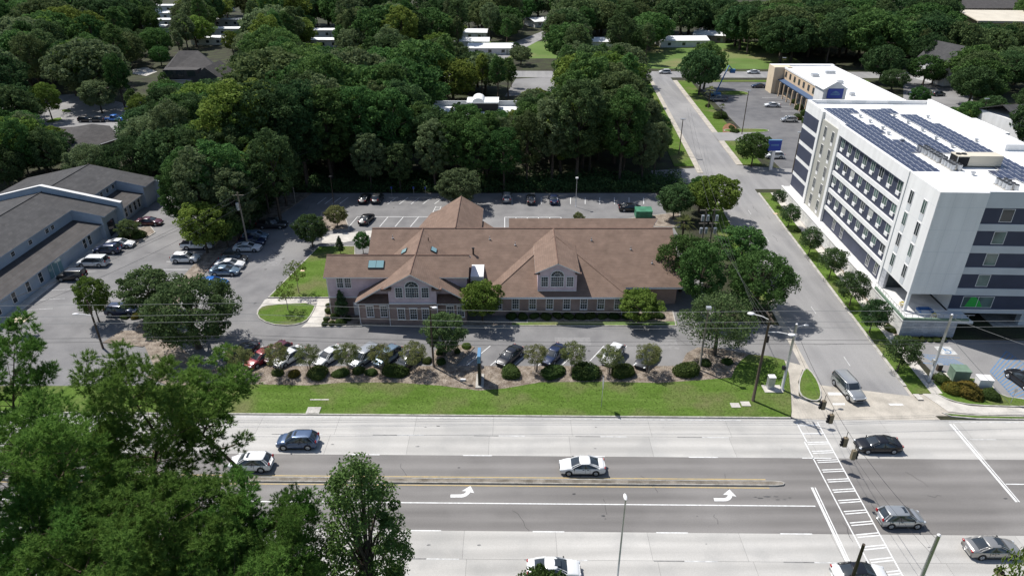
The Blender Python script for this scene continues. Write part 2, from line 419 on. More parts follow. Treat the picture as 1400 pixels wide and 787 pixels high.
def inset(p2, d):
    n = len(p2)
    area = sum(p2[i][0] * p2[(i + 1) % n][1] - p2[(i + 1) % n][0] * p2[i][1] for i in range(n))
    if area < 0: p2 = p2[::-1]
    out = []
    for i in range(n):
        a, b, c = Vector(p2[i - 1]), Vector(p2[i]), Vector(p2[(i + 1) % n])
        d1 = (b - a).normalized(); d2 = (c - b).normalized()
        n1 = Vector((-d1.y, d1.x)); n2 = Vector((-d2.y, d2.x))
        bis = n1 + n2
        bis = bis / max(0.35, bis.length_squared / 2) / 1.0 if bis.length > 1e-4 else n1
        q = b + bis * d * (1.0 if bis.length < 3 else 0.6)
        out.append((q.x, q.y))
    return p2, out
def smooth_poly(p, it=2):
    for _ in range(it):
        q = []
        for i in range(len(p)):
            a, b = p[i], p[(i + 1) % len(p)]
            q.append((a[0] * .75 + b[0] * .25, a[1] * .75 + b[1] * .25)); q.append((a[0] * .25 + b[0] * .75, a[1] * .25 + b[1] * .75))
        p = q
    return p
def ring(outer, inner, z0, z1, name, m):
    mb = MB(); n = len(outer)
    for i in range(n):
        j = (i + 1) % n
        a, b, c, d = outer[i], outer[j], inner[j], inner[i]
        mb.add([(a[0], a[1], z0), (b[0], b[1], z0), (c[0], c[1], z0), (d[0], d[1], z0), (a[0], a[1], z1), (b[0], b[1], z1), (c[0], c[1], z1), (d[0], d[1], z1)],
               [(0, 1, 5, 4), (4, 5, 6, 7), (2, 3, 7, 6)])
    return mb.build(name, m)
# ---------------------------------------------------------------- ground
mb = MB(); mb.poly([(-1500, -300, 0), (1500, -300, 0), (1500, 2200, 0), (-1500, 2200, 0)])
struct(mb.build('ground', 'forest_floor'), 'dark leaf-littered ground between the trees')

def sheet(name, p2, z, m, label=None):
    mb = MB(); mb.poly([(x, y, z) for x, y in p2]); o = mb.build(name, m)
    return struct(o, label)
def island(name, p2, m, z=0.13, kerb=True, label=None, kw=0.16):
    o, i = inset(p2, kw)
    mb = MB(); mb.prism(i if kerb else o, 0.0, z, 0)
    t = struct(mb.build(name, m), label)
    if kerb:
        k = ring(o, i, 0.0, z + 0.02, 'kerb', 'kerb_concrete'); k.parent = t
    return t

SL = -0.0113                                     # the avenue runs a little askew
def ry(px, py):                                  # road offset (Y at X = 0) of a point seen on the road
    g = G(px, py); return g.y - SL * g.x
Y_FAR, Y_D1, Y_AT, Y_YT, Y_YB, Y_WL, Y_AB, Y_D2 = ry(700, 569.5), ry(870, 597), ry(890, 624.5), ry(700, 652), ry(700, 664.5), ry(700, 688), ry(900, 727.5), ry(900, 766.5)
Y_NEAR = Y_D2 - 4.2
XL, XR = -130.0, 150.0
def RP(x, y0): return (x, y0 + SL * x)
def strip(x0, x1, y0, y1): return [RP(x0, y0), RP(x1, y0), RP(x1, y1), RP(x0, y1)]

road = sheet('avenue', strip(XL, XR, Y_NEAR - 0.3, Y_FAR), 0.012, 'road_asphalt', 'wide avenue of dark asphalt and pale concrete lanes')
# concrete lanes, slab by slab
def slabs(y0, y1, step, x0, x1, off):
    x = x0 + off
    while x < x1:
        mb = MB(); g = 0.012
        mb.prism(strip(x + g, x + step - g, y0 + g, y1 - g), 0.0, 0.022)
        mb.build('concrete_slab', 'concrete_%d' % random.choice((0, 1, 1, 2)), road)
        x += step
slabs(Y_AT, Y_D1 + 0.03, 9.1, XL, XR, 0)
slabs(Y_D1 + 0.03, Y_FAR - 0.02, 9.1, XL, XR, 0.4)
slabs(Y_D2 + 0.02, Y_AB, 8.8, XL, XR, 2.2)
slabs(Y_NEAR - 0.3, Y_D2 + 0.02, 8.8, XL, XR, 2.6)
mb = MB(); mb.prism(strip(XL, XR, Y_AT - 0.001, Y_FAR), 0.0, 0.0125); mb.prism(strip(XL, XR, Y_NEAR - .3, Y_AB), 0.0, 0.0125)
mb.build('joint_filler', 'joint', road)

ZM = 0.0275
def mark(p2, m='white_paint', name='lane_marking', parent=None, z=None):
    mb = MB(); mb.poly([(x, y, z or ZM) for x, y in p2]); return mb.build(name, m, parent or road)
def dashes(y, period, length, x0, x1, m='white_paint', w=0.13, contrast=None):
    x = x0
    while x < x1:
        mark(strip(x, x + length, y - w / 2, y + w / 2), m)
        if contrast: mark(strip(x - length * 0.95, x - 0.05, y - w / 2, y + w / 2), 'contrast_grey', 'contrast_marking')  # dark grey contrast paint laid behind each white dash
        x += period
dashes(Y_D1, 11.6, 3.0, -118 + 0.5, 27, 'worn_paint', 0.13, True)
dashes(Y_AT + 0.02, 12.4, 3.2, -117, 36)
dashes(Y_AB - 0.02, 11.9, 3.05, -117, 30)
dashes(Y_D2, 11.9, 3.0, -115, 30, 'worn_paint', 0.13, True)
X_MED = G(1072, 660).x
mark(strip(XL, X_MED - 1.8, Y_YT - 0.12, Y_YT + 0.02), 'yellow_paint')
mark(strip(XL, X_MED - 1.8, Y_YB - 0.02, Y_YB + 0.12), 'yellow_paint')
mark(strip(XL, G(1116, 694).x, Y_WL - 0.07, Y_WL + 0.07))
xr0 = G(1300, 580).x
mark(strip(XL, 27, Y_FAR - 0.42, Y_FAR - 0.30), 'worn_paint')
mark(strip(xr0, XR, Y_FAR - 0.42, Y_FAR - 0.30), 'worn_paint')
a = G(1375, 661.5); b = G(1400, 661.8)
mark(strip(a.x, XR, a.y - SL * a.x - 0.07, a.y - SL * a.x + 0.07))
g = G(1327, 602); mark(strip(g.x, g.x + 3, Y_D1 - .06, Y_D1 + .06), 'worn_paint'); mark(strip(g.x + 12, g.x + 15, Y_D1 - .06, Y_D1 + .06), 'worn_paint')
# yellow gore left of the driveway, dashed guide through the junction
# raised median
mo = [RP(XL, Y_YB + 0.3), RP(X_MED - 1, Y_YB + 0.3), RP(X_MED - 0.25, Y_YB + 0.4), RP(X_MED, (Y_YB + Y_YT) / 2), RP(X_MED - 0.25, Y_YT - 0.46), RP(X_MED - 1, Y_YT - 0.36), RP(XL, Y_YT - 0.36)]
mat('median_top', (0.19, 0.165, 0.13), 0.95, var=0.3, scale=0.8, col2=(0.26, 0.23, 0.19), fine=0.2, fscale=6)
t = island('median', mo, 'median_top', 0.16, True, 'narrow raised concrete median with yellow edge lines', 0.08)
# ladder crossing
def line_w(a, b, w, m='white_paint', name='crossing_line', parent=None, z=None):
    a, b = Vector((a[0], a[1])), Vector((b[0], b[1])); d = (b - a).normalized(); n = Vector((-d.y, d.x)) * w / 2
    return mark([tuple(a - n), tuple(b - n), tuple(b + n), tuple(a + n)], m, name, parent, z)
c0a, c0b = G(1089, 577.5), G(1176, 741); c1a, c1b = G(1117.5, 577), G(1207, 738)
dl = (c0b - c0a); dr = (c1b - c1a)
e0, e1 = c0a + dl * 1.28, c1a + dr * 1.28
line_w(c0a, c0a + dl * .19, 0.13); line_w(c0a + dl * .19 + Vector((-.25, 0, 0)), e0 + Vector((-.25, 0, 0)), 0.13); line_w(c1a, e1, 0.13)
for k in range(15):
    f = 0.03 + k * 0.0835
    for df in ((0.0, 0.018) if k > 1 else (0.0,)):
        p, q = c0a + dl * (f + df), c1a + dr * (f + df)
        line_w(p, q, 0.14 if k > 1 else 0.17, 'white_paint', 'crossing_rung', None, ZM + 0.004)
# stop bars (two thin worn lines each)
for (a, b, off) in ((G(1110, 666), G(1160, 772), 0.32), (G(1299, 579.5), G(1390, 686), 0.36)):
    line_w(a, b, 0.26, 'white_paint', 'stop_bar'); line_w(a + Vector((off, 0, 0)), b + Vector((off * .8, 0, 0)), 0.12, 'white_paint', 'stop_bar')
# turn arrows: left-turn arrows for traffic heading right
def arrow(cx, cy):
    body = []
    inner, outer = [], []
    for k in range(9):
        t = k / 8.0
        ang = R(-90 + 72 * t)
        body.append((ang))
    pl = [(-1.35, -0.28), (-0.35, -0.28)]
    for ang in body: outer.append((-0.35 + 1.05 * math.cos(ang), 0.77 + 1.05 * math.sin(ang)))
    for ang in body: inner.append((-0.35 + 0.62 * math.cos(ang), 0.77 + 0.62 * math.sin(ang)))
    p = [(-1.35, -0.28)] + outer + [(1.05, 0.35), (0.62, 1.35), (-0.25, 0.62), (0.02, 0.55)][0:3] + [inner[-1]] + inner[::-1] + [(-1.35, 0.15)]
    mark([(cx + x, cy + y) for x, y in p], 'white_paint', 'turn_arrow')
g = G(634, 677); arrow(g.x, g.y); g = G(994, 682); arrow(g.x, g.y)

# clinic car park and its neighbours: one asphalt field with raised islands on it
lot = sheet('car_park', [(-80, 70), (-40, 70), (-40, 73.6), (32, 73.6), (43, 74), (43, 84), (31, 86), (31, 139), (-52, 139), (-66, 143), (-80, 141)], 0.016, 'asphalt', 'grey asphalt car park around the clinic')
def lotmark(p2, m='white_paint'): return mark(p2, m, 'bay_line', lot, 0.0225)
def lotline(a, b, w=0.11, m='white_paint'): return line_w(a, b, w, m, 'bay_line', lot, 0.0225)
# verge and planting bed in front of the clinic
verge_top = [(150, 528), (230, 527), (340, 525), (420, 527), (470, 523), (540, 523), (600, 527), (655, 534), (690, 531), (740, 522.5), (820, 522), (900, 523.5), (960, 519.5), (1000, 516)]
verge = pts(verge_top + [(1004, 505), (1012, 494), (1024, 485), (1050, 487), (1072, 492.5), (1078, 510), (1081, 540), (1082, 562)])
gx = G(1082, 562).x
verge = [RP(-90, Y_FAR + 0.05), (-90, G(150, 528).y)] + verge + [RP(gx - .6, Y_FAR + 0.05)]
island('verge_lawn', verge, 'grass', 0.11, False, 'mown grass verge along the avenue')
bedp = pts([(300, 501), (420, 501), (520, 501), (592, 501), (594, 480), (604, 472), (640, 471.5), (649, 475), (640, 484), (622, 501), (760, 501), (930, 501), (938, 484), (953, 475.5), (985, 477), (1024, 484.5), (1012, 494), (1004, 505), (1000, 516.5), (960, 520), (900, 524), (820, 522.5), (740, 523), (690, 531.5), (655, 534.5), (600, 527.5), (540, 523.5), (470, 523.5), (420, 527.5), (340, 525.5), (230, 527.5), (200, 515), (250, 503)])
island('planting_bed', bedp, 'mulch', 0.12, False, 'mulched planting bed with clipped shrubs')
# road kerb
mb = MB(); mb.prism(strip(-130, gx - 0.6, Y_FAR, Y_FAR + 0.18), 0.0, 0.15); struct(mb.build('avenue_kerb', 'kerb_concrete'), 'kerb along the verge lawn')
# junction island by the signal pole
jl = smooth_poly(pts([(1092, 540), (1091, 522), (1099, 503), (1108, 506), (1119, 522), (1124, 540), (1120, 549), (1106, 548)]), 1)
island('junction_island', jl, 'grass', 0.13, True, 'small grass island at the street corner')
walk = pts([(1078, 510), (1072, 493), (1099, 500), (1091, 522), (1092, 541), (1106, 549), (1120, 550), (1127, 560), (1127, 574), (1082, 571.5), (1081, 540)])
sheet('corner_pavement', walk, 0.030, 'gutter_concrete', 'pale concrete pavement at the street corner')

# side street
def sl(y): return 39.0 + (y - 72.8) * 0.068
def sr(y): return 49.7 + (y - 75.0) * 0.050
ys = [68.0, 75, 90, 105, 120, 140, 160, 180, 200, 220, 240, 262]
street = sheet('side_street', [(sl(y), y) for y in ys] + [(sr(y), y) for y in reversed(ys)], 0.020, 'street_asphalt', 'grey asphalt side street running away from the avenue')
jy = Y_FAR + SL * 44
sheet('junction_apron', [(G(1127, 574).x, jy - .1), (37.6, 66.4), (38.3, 68.2), (39.0, 70.3), (sr(68.0), 68.0), (G(1262, 556).x, 66.0), (G(1285, 573).x, G(1285, 573).y - .1)], 0.024, 'gutter_concrete', 'concrete apron where the side street meets the avenue')
def smark(p2, m='white_paint', name='stop_bar'): return mark(p2, m, name, street, 0.0275)
smark(pts([(1131, 536), (1152, 536.5), (1152, 540), (1133, 540)])); smark(pts([(1138, 551), (1155, 551), (1155, 553.5), (1139, 553.5)])); smark(pts([(1214, 551.5), (1233, 551.5), (1236, 554), (1217, 554)]))
for yy in (74.5, 88, 101, 114, 127):
    xm = (sl(yy) + sr(yy)) / 2 + 0.3
    line_w((xm, yy), (xm + 0.1, yy + 2.2), 0.1, 'worn_paint', 'lane_marking', street, 0.0275)
# gutters and kerbs of the street
def edge_strip(fx, y0, y1, off0, off1, z0, z1, name, m, n=10, label=None):
    yy = [y0 + (y1 - y0) * k / n for k in range(n + 1)]
    mb = MB(); mb.prism([(fx(y) + off0, y) for y in yy] + [(fx(y) + off1, y) for y in reversed(yy)], z0, z1)
    return struct(mb.build(name, m), label)
edge_strip(sl, 70.5, 92, -0.9, 0.0, 0.0, 0.022, 'gutter', 'gutter_concrete', label='pale concrete gutter across the car park entrance')
edge_strip(sl, 100, 145, -0.2, 0.0, 0.0, 0.15, 'street_kerb', 'kerb_concrete', label='kerb on the clinic side of the side street')
edge_strip(sl, 152, 255, -1.3, 0.0, 0.0, 0.14, 'footpath', 'gutter_concrete', label='narrow concrete footpath along the far left kerb')
edge_strip(sr, 70, 139, 0.0, 0.4, 0.0, 0.15, 'street_kerb', 'kerb_concrete', label='kerb on the hotel side of the side street')
edge_strip(sr, 68.4, 139, 0.4, 2.75, 0.0, 0.12, 'street_lawn', 'grass', label='grass strip with a row of street trees beside the hotel')
edge_strip(sr, 68.4, 139, 2.75, 4.15, 0.0, 0.14, 'hotel_footpath', 'walk_concrete', label='concrete footpath in front of the hotel podium')
edge_strip(sr, 82, 139, 4.15, 6.3, 0.0, 0.12, 'planting_strip', 'mulch', label='planting strip against the hotel podium')
edge_strip(sr, 158, 255, 0.0, 1.5, 0.0, 0.14, 'footpath', 'gutter_concrete', label='narrow concrete footpath along the motel side')
edge_strip(sr, 158, 255, 1.5, 6.2, 0.0, 0.12, 'motel_lawn', 'grass', label='strip of lawn between the street and the motel car park')
edge_strip(sl, 92, 145, -3.4, -0.2, 0.0, 0.11, 'street_verge', 'grass', label='shaded grass verge beside the clinic')
edge_strip(sl, 157, 255, -6.0, -1.3, 0.0, 0.11, 'far_verge', 'grass', label='grass verge on the left of the far street')
sheet('left_driveway', [(sl(145) - 12, 145), (sl(145), 145), (sl(156), 156), (sl(156) - 12, 154)], 0.018, 'street_asphalt', 'short driveway on the left of the street')
sheet('motel_driveway', [(sr(141) - .1, 141.5), (92, 141.5), (92, 155.5), (64, 155.5), (sr(158) - .1, 158)], 0.018, 'street_asphalt', 'driveway into the motel car park')
motel_lot = sheet('motel_car_park', [(63.5, 155.4), (92, 155.4), (92, 252), (66, 252)], 0.017, 'dark_asphalt', 'dark asphalt car park of the motel')
for k in range(11):
    yy = 168 + k * 6.0
    line_w((82.5, yy), (87.5, yy), 0.14, 'white_paint', 'bay_line', motel_lot, 0.023)
island('car_park_island', smooth_poly([(68, 231), (80, 231), (80, 238), (68, 238)], 2), 'grass', 0.13, True, 'grass island in the motel car park')
island('drive_island', smooth_poly([(59, 186), (71, 186), (72, 190), (59, 190)], 2), 'grass', 0.14, True, 'long thin grass island at the motel entrance')
sheet('motel_entry', [(sr(178) - .1, 178), (68, 178), (68, 186), (sr(186) - .1, 186)], 0.151, 'street_asphalt', 'entrance from the street into the motel car park')
sheet('corner_pad', [(49, 64.2), (60, 64.2), (60, 70.5), (49, 70.5)], 0.0195, 'gutter_concrete', 'concrete pad at the hotel street corner')
# corner lawn, hotel forecourt
cl = pts([(1240, 497), (1262, 519), (1277, 533), (1290, 547), (1330, 556.5), (1400, 557), (1500, 558), (1500, 566)]) 
sheet('forecourt', [(54.8, 66), (54.8, 81.0), (100, 80.0), (100, 66)], 0.018, 'asphalt', 'hotel forecourt with blue accessible bays')
fl = smooth_poly(pts([(1258, 508), (1277, 523), (1290, 520), (1330, 515), (1356, 526), (1366, 541), (1410, 547), (1480, 548), (1480, 557), (1400, 557), (1330, 555), (1300, 549), (1275, 537)]), 1)
island('corner_lawn', fl, 'grass', 0.13, True, 'lawn with clipped shrubs at the hotel corner')
sw = pts([(1262, 519), (1275, 537), (1300, 549.5), (1330, 556), (1400, 558), (1520, 559), (1520, 569), (1400, 568), (1335, 567), (1296, 563), (1282, 553), (1262, 540), (1246, 515)])
mb = MB(); mb.prism(sw, 0.0, 0.105); struct(mb.build('corner_footpath', 'walk_concrete'), 'curving concrete footpath round the hotel corner')
vs = pts([(1287, 564.5), (1300, 565.5), (1335, 568), (1400, 569.5), (1520, 571), (1520, 575), (1400, 574.2), (1335, 573.2), (1300, 570)])
island('corner_verge', vs, 'grass', 0.12, True, 'thin grass verge between footpath and avenue at right')

# lawns and paths left of the clinic
island('clinic_lawn', pts([(436, 337), (486, 337), (486, 352), (452, 352), (452, 407.5), (366, 407.5)]), 'grass', 0.13, True, 'bright lawn left of the clinic')
lb = smooth_poly(pts([(354, 421), (370, 416.5), (434, 414), (427, 430), (418, 441), (398, 446), (368, 444), (350, 433)]), 1)
island('clinic_corner_lawn', lb, 'grass', 0.13, True, 'rounded corner lawn with a young tree')
sheet('clinic_path', pts([(350, 427), (362, 410), (366, 408.5), (470, 408.5), (470, 415), (446, 430), (440, 447), (412, 447.5), (420, 441), (434, 414.5), (358, 419.5)]), 0.06, 'walk_concrete', 'pale concrete path to the clinic door')
island('wing_bed', pts([(446, 420), (495, 420), (495, 447), (440, 447)]), 'mulch', 0.12, True, 'shrub bed beside the clinic wing')
island('facade_bed', pts([(489, 446), (489, 441), (720, 441), (720, 424), (920, 424), (925, 446)]), 'mulch', 0.10, True, 'bed at the foot of the clinic front')
sheet('facade_lawn', pts([(700, 440), (925, 440), (926, 445), (700, 445)]), 0.106, 'far_grass', 'pale grass strip in front of the clinic')
sheet('rear_path', pts([(440, 322), (520, 314), (520, 322), (470, 332), (440, 333)]), 0.06, 'walk_concrete', 'pale path behind the clinic wing')
# wooded strip between the two car parks
island('divider_strip', [(-54.3, 84), (-47, 74), (-41, 74.5), (-47, 80), (-51.2, 88), (-51.2, 110), (-47.5, 122), (-43, 139), (-66, 139), (-61, 124), (-56, 113), (-54.3, 110)], 'mulch', 0.12, False, 'planted strip between the two car parks')
island('entry_strip', [(-57, 80.0), (-51, 79.0), (-50, 80.5), (-51.5, 83.0), (-56, 83.2)], 'mulch', 0.125, False, 'small planted strip beside a parked car')
island('office_bed', pts([(160, 322), (205, 308), (213, 318), (185, 336), (168, 335)]), 'mulch', 0.12, True, 'kerbed bed beside the grey roofed office block')
island('rear_bed', pts([(432, 318), (440, 290), (470, 289), (478, 314)]), 'mulch', 0.12, True, 'bed with a shaggy shrub behind the clinic')
island('rear_island', pts([(776, 300), (776, 314), (800, 314), (800, 300)]), 'mulch', 0.12, True, 'small kerbed island with a bush behind the clinic')
island('dumpster_bed', pts([(852, 300), (862, 311), (930, 311), (930, 290)]), 'mulch', 0.12, True, 'planted corner by the green waste container')
# bay lines
d = Vector((1.9, 3.0)).normalized()
for k in range(26):
    x = -37.5 + k * 3.15
    if -12.6 < x < -6.5 or 17.5 < x: continue
    p = Vector((x, 74.6)); lotline(p, p + d * 5.6)
for k in range(9):
    y0 = 90.5 + k * 3.05
    lotline((-50.9, y0), (-46.0, y0))
    lotline((-59.6, y0 + 3), (-54.6, y0 + 3)); 
for k in range(8):
    lotline((-74.8, 89 + k * 3.1), (-69.6, 89.6 + k * 3.1), 0.09, 'worn_paint')
for (px0, px1, py0, py1, n, sk) in ((483, 588, 310, 296, 5, 6), (690, 767, 311, 297, 5, 0), (440, 470, 279, 270, 3, 6), (700, 880, 279, 270, 9, 0), (520, 600, 279, 270, 5, 6)):
    for k in range(n + 1):
        x = px0 + (px1 - px0) * k / n
        lotline(G(x - sk, py0), G(x + sk, py1), 0.13)
lotline(G(488, 296.5), G(590, 296.5), 0.13); lotline(G(690, 297), G(767, 297), 0.13)
for k in range(5): lotline(G(590 + k * 1.2, 297 - k * 3.4), G(598 + k * 1.2, 297 - k * 3.4), 0.12)
lotline(G(588, 298), G(596, 282), 0.12); lotline(G(597, 298), G(603, 282), 0.12)
# kerb stops of the rear row
for px, lab in ((538, 'left concrete wheel stop in the shaded rear row'), (567, 'middle concrete wheel stop in the shaded rear row'), (581, 'right concrete wheel stop in the shaded rear row')):
    mb = MB(); g = G(px, 270.5); mb.box(-1.0, 1.0, -.1, .1, 0, .13); o = mb.build('wheel_stop', 'kerb_concrete', None, (g.x, g.y, .016)); tag(o, lab, 'wheel stop', 'wheel stops behind the clinic')
# hotel forecourt paint
fc = bpy.data.objects['forecourt']
def fline(a, b, w=0.12, m='blue_paint'): return line_w(a, b, w, m, 'bay_line', fc, 0.024)
hA, hB = G(1258, 487), G(1312, 492)
for k in range(9):
    a = G(1262 + k * 5, 486 + k * .5); fline(a, (a.x + 0.9, a.y - 1.9), 0.16)
fline(G(1258, 484), G(1312, 489)); fline(G(1262, 496), G(1316, 500))
p0, p1, q0, q1 = G(1354, 508), G(1398, 556), G(1376, 480), G(1440, 525)
fline(p0, G(1390, 548)); fline(q0, q1)
for k in range(14):
    t = k / 13.0
    a = p0.lerp(G(1390, 548), t); b = q0.lerp(q1, t); fline(a, b, 0.15)
# stencilled accessible symbol
g = G(1293, 479)
mb = MB(); mb.box(-1.1, 1.1, -1.0, 1.0, 0, 0.004); mb.build('bay_symbol_panel', 'worn_paint', fc, (g.x, g.y, 0.022))
sy = MB()
for k in range(12):
    a0, a1 = R(-150 + k * 20), R(-150 + (k + 1) * 20)
    sy.poly([(.45 * math.cos(a0), .45 * math.sin(a0) - .2, 0), (.6 * math.cos(a0), .6 * math.sin(a0) - .2, 0), (.6 * math.cos(a1), .6 * math.sin(a1) - .2, 0), (.45 * math.cos(a1), .45 * math.sin(a1) - .2, 0)])
sy.poly([(-.15, -.2, 0), (0, -.2, 0), (0, .55, 0), (-.15, .55, 0)]); sy.poly([(-.15, .6, 0), (0.02, .6, 0), (.02, .8, 0), (-.15, .8, 0)])
sy.poly([(0, .05, 0), (.5, -.25, 0), (.55, -.1, 0), (0, .2, 0)])
sy.build('accessible_symbol', 'blue_paint', fc, (g.x, g.y, 0.0305))

# far ground: cross road, lawns, other car parks
sheet('cross_road', [(-60, 262), (-60, 274), (320, 268), (320, 257)], 0.022, 'street_asphalt', 'far cross road beyond the motel')
sheet('far_lawn', [(40, 278), (40, 330), (58, 345), (122, 345), (118, 276)], 0.012, 'far_grass', 'bright open lawn beyond the cross road')
sheet('far_lawn', [(-28, 300), (-28, 345), (38, 345), (38, 300)], 0.010, 'far_grass', 'lawn round the white roofed houses')
sheet('roadside_lawn', [(66, 253), (66, 256), (130, 256), (130, 253)], 0.012, 'grass', 'grass strip between motel car park and cross road')
sheet('far_lane', [(-14, 290), (-6, 290), (12, 345), (40, 420), (33, 420), (2, 345), (-22, 300)], 0.018, 'street_asphalt', 'narrow lane between the white roofed houses')
sheet('wood_car_park', pts([(690, 132), (705, 108), (770, 104), (800, 118), (770, 126)]), 0.014, 'asphalt', 'shaded car park glimpsed through the trees')
sheet('far_left_car_park', pts([(-40, 190), (-40, 160), (40, 133), (110, 128), (165, 140), (215, 160), (215, 178), (150, 180), (60, 186)]), 0.014, 'street_asphalt', 'pale car park beyond the trees at far left')
island('car_park_island', smooth_poly(pts([(84, 150), (98, 150), (98, 154), (84, 154)]), 1), 'grass', 0.12, True, 'small grass island in the far left car park')
island('car_park_island', smooth_poly(pts([(60, 166), (84, 160), (86, 165), (66, 170)]), 1), 'grass', 0.12, True, 'grass island under the small tree in the far left car park')
sheet('house_drive', pts([(165, 98), (200, 92), (215, 98), (200, 104)]), 0.014, 'walk_concrete', 'pale drive beside the dark roofed house')
sheet('right_car_park', pts([(1235, 140), (1235, 108), (1300, 100), (1330, 130), (1330, 160), (1290, 168)]), 0.014, 'asphalt', 'shaded car park behind the hotel')
sheet('right_lawn', pts([(1302, 150), (1325, 140), (1362, 152), (1345, 172)]), 0.018, 'grass', 'sunny patch of lawn behind the hotel')
sheet('right_lawn', pts([(1300, 60), (1320, 52), (1345, 60), (1330, 70)]), 0.018, 'far_grass', 'bright patch of grass between the far right trees')
sheet('right_lane', pts([(1310, 168), (1330, 165), (1420, 205), (1420, 230)]), 0.016, 'asphalt', 'lane behind the hotel at right')
sheet('far_yard', pts([(1155, 64), (1162, 46), (1184, 46), (1186, 62)]), 0.018, 'far_grass', 'grass clearing among the far trees')
sheet('warehouse_yard', pts([(1318, 30), (1330, 14), (1420, 20), (1420, 36)]), 0.014, 'walk_concrete', 'pale yard in front of the warehouse')
sheet('near_bank', [(-140, -10), (90, -10), RP(90, Y_NEAR - 2.5), RP(-140, Y_NEAR - 2.5)], 0.02, 'grass', 'grass bank on the near side of the avenue')
mb = MB(); mb.prism(strip(-130, 150, Y_NEAR - .48, Y_NEAR - 0.3), 0, 0.15); struct(mb.build('avenue_kerb', 'kerb_concrete'), 'kerb on the near side of the avenue')

# wear: sealed cracks, oil drips and a few patched squares, each with its own shape
def blotch(name, m, x, y, r, parent, z, n=9, squash=1.0):
    p = [(x + r * random.uniform(.55, 1.1) * math.cos(2 * math.pi * k / n), y + r * squash * random.uniform(.55, 1.1) * math.sin(2 * math.pi * k / n)) for k in range(n)]
    return mark(smooth_poly(p, 1), m, name, parent, z)
def crack(x, y, ang, ln, parent, z, w=.035):
    a = []; b = []; n = max(4, int(ln / .6))
    for k in range(n + 1):
        t = k / n * ln; j = random.uniform(-.16, .16)
        px, py = x + math.cos(ang) * t - math.sin(ang) * j, y + math.sin(ang) * t + math.cos(ang) * j
        ww = w * random.uniform(.5, 1.2)
        a.append((px - math.sin(ang) * ww, py + math.cos(ang) * ww)); b.append((px + math.sin(ang) * ww, py - math.cos(ang) * ww))
    return mark(a + b[::-1], 'crack_sealant', 'sealed_crack', parent, z)
for k in range(16):
    x = random.uniform(-20, 60); crack(x, random.choice((Y_AT - .1 - random.uniform(0, 3), Y_WL - random.uniform(0, 3.5), Y_YB - random.uniform(.5, 3))) + SL * x, random.choice((R(-85), R(-95), R(2), R(-60))), random.uniform(1.2, 3.4), road, .0245, .022)
for k in range(26):
    x = random.uniform(-25, 62); yc = random.choice(((Y_FAR + Y_D1) / 2, (Y_D1 + Y_AT) / 2, (Y_AT + Y_YT) / 2, (Y_YB + Y_WL) / 2, (Y_WL + Y_AB) / 2, (Y_AB + Y_D2) / 2))
    blotch('oil_stain', 'oil_stain' if yc < Y_AT and yc > Y_AB else 'contrast_grey', x, yc + SL * x + random.uniform(-.35, .35), random.uniform(.08, .28), road, .0255, squash=.5)
for k in range(7): g = G(1030 + k * 9 + random.uniform(-4, 4), 681 + random.uniform(-3, 3)); blotch('tyre_scuff', 'oil_stain', g.x, g.y, random.uniform(.2, .5), road, .0258, squash=.25)
for k in range(34):
    x, y = random.choice(((random.uniform(-70, -56), random.uniform(78, 122)), (random.uniform(-45, -38), random.uniform(90, 130)), (random.uniform(-34, 26), random.uniform(75, 82)), (random.uniform(-30, 24), random.uniform(116, 136))))
    if k % 3: blotch('oil_stain', 'oil_stain', x, y, random.uniform(.12, .4), lot, .0212)
    else: crack(x, y, random.uniform(0, 3.1), random.uniform(3, 9), lot, .0208, .03)
for (x, y, w_, h_) in ((-64, 92, 3.2, 2.2), (-60, 116, 2.6, 3.6), (-42, 104, 2.2, 4.0), (6, 79.5, 5, 2.0), (20, 78.5, 3, 2.4)):
    mark([(x, y), (x + w_, y), (x + w_, y + h_), (x, y + h_)], 'pale_repair', 'repair_patch', lot, .0195)
for k in range(8):
    y = random.uniform(78, 130); x = random.uniform(sl(y) + 1, sr(y) - 1); crack(x, y, random.choice((R(88), R(92), R(5))), random.uniform(2, 6), street, .0245, .025)
# ---------------------------------------------------------------- clinic
CO = Vector((-2.0, 95.0, 0.0))
clinic = thing('clinic_building', 'brown shingle roofed brick clinic with pale lavender gables and arched windows', 'building', CO)
def cpart(name, mb, mats, parent=None, smooth=False):
    mb_o = mb.build(name, mats, parent or clinic, smooth=smooth)
    return mb_o
def cmb(): return MB(CO)
def sub(o):   # parts built in clinic coordinates keep their place under a part
    return o

# walls: brick below, siding above
w = cmb(); w.box(-22.0, -6.6, 85.2, 99.0, 0, 3.75); cpart('brick_wall', w, 'brick')
w = cmb(); w.box(-17.6, -10.7, 84.6, 85.19, 0, 3.75); cpart('brick_wall', w, 'brick')
w = cmb(); w.box(-26.8, -6.7, 87.6, 99.2, 0, 3.1); cpart('brick_wall', w, 'brick')
w = cmb(); w.box(-26.8, -22.02, 87.59, 93.4, 3.1, 6.6); w.box(-22.02, -6.7, 87.59, 93.4, 3.9, 6.6)
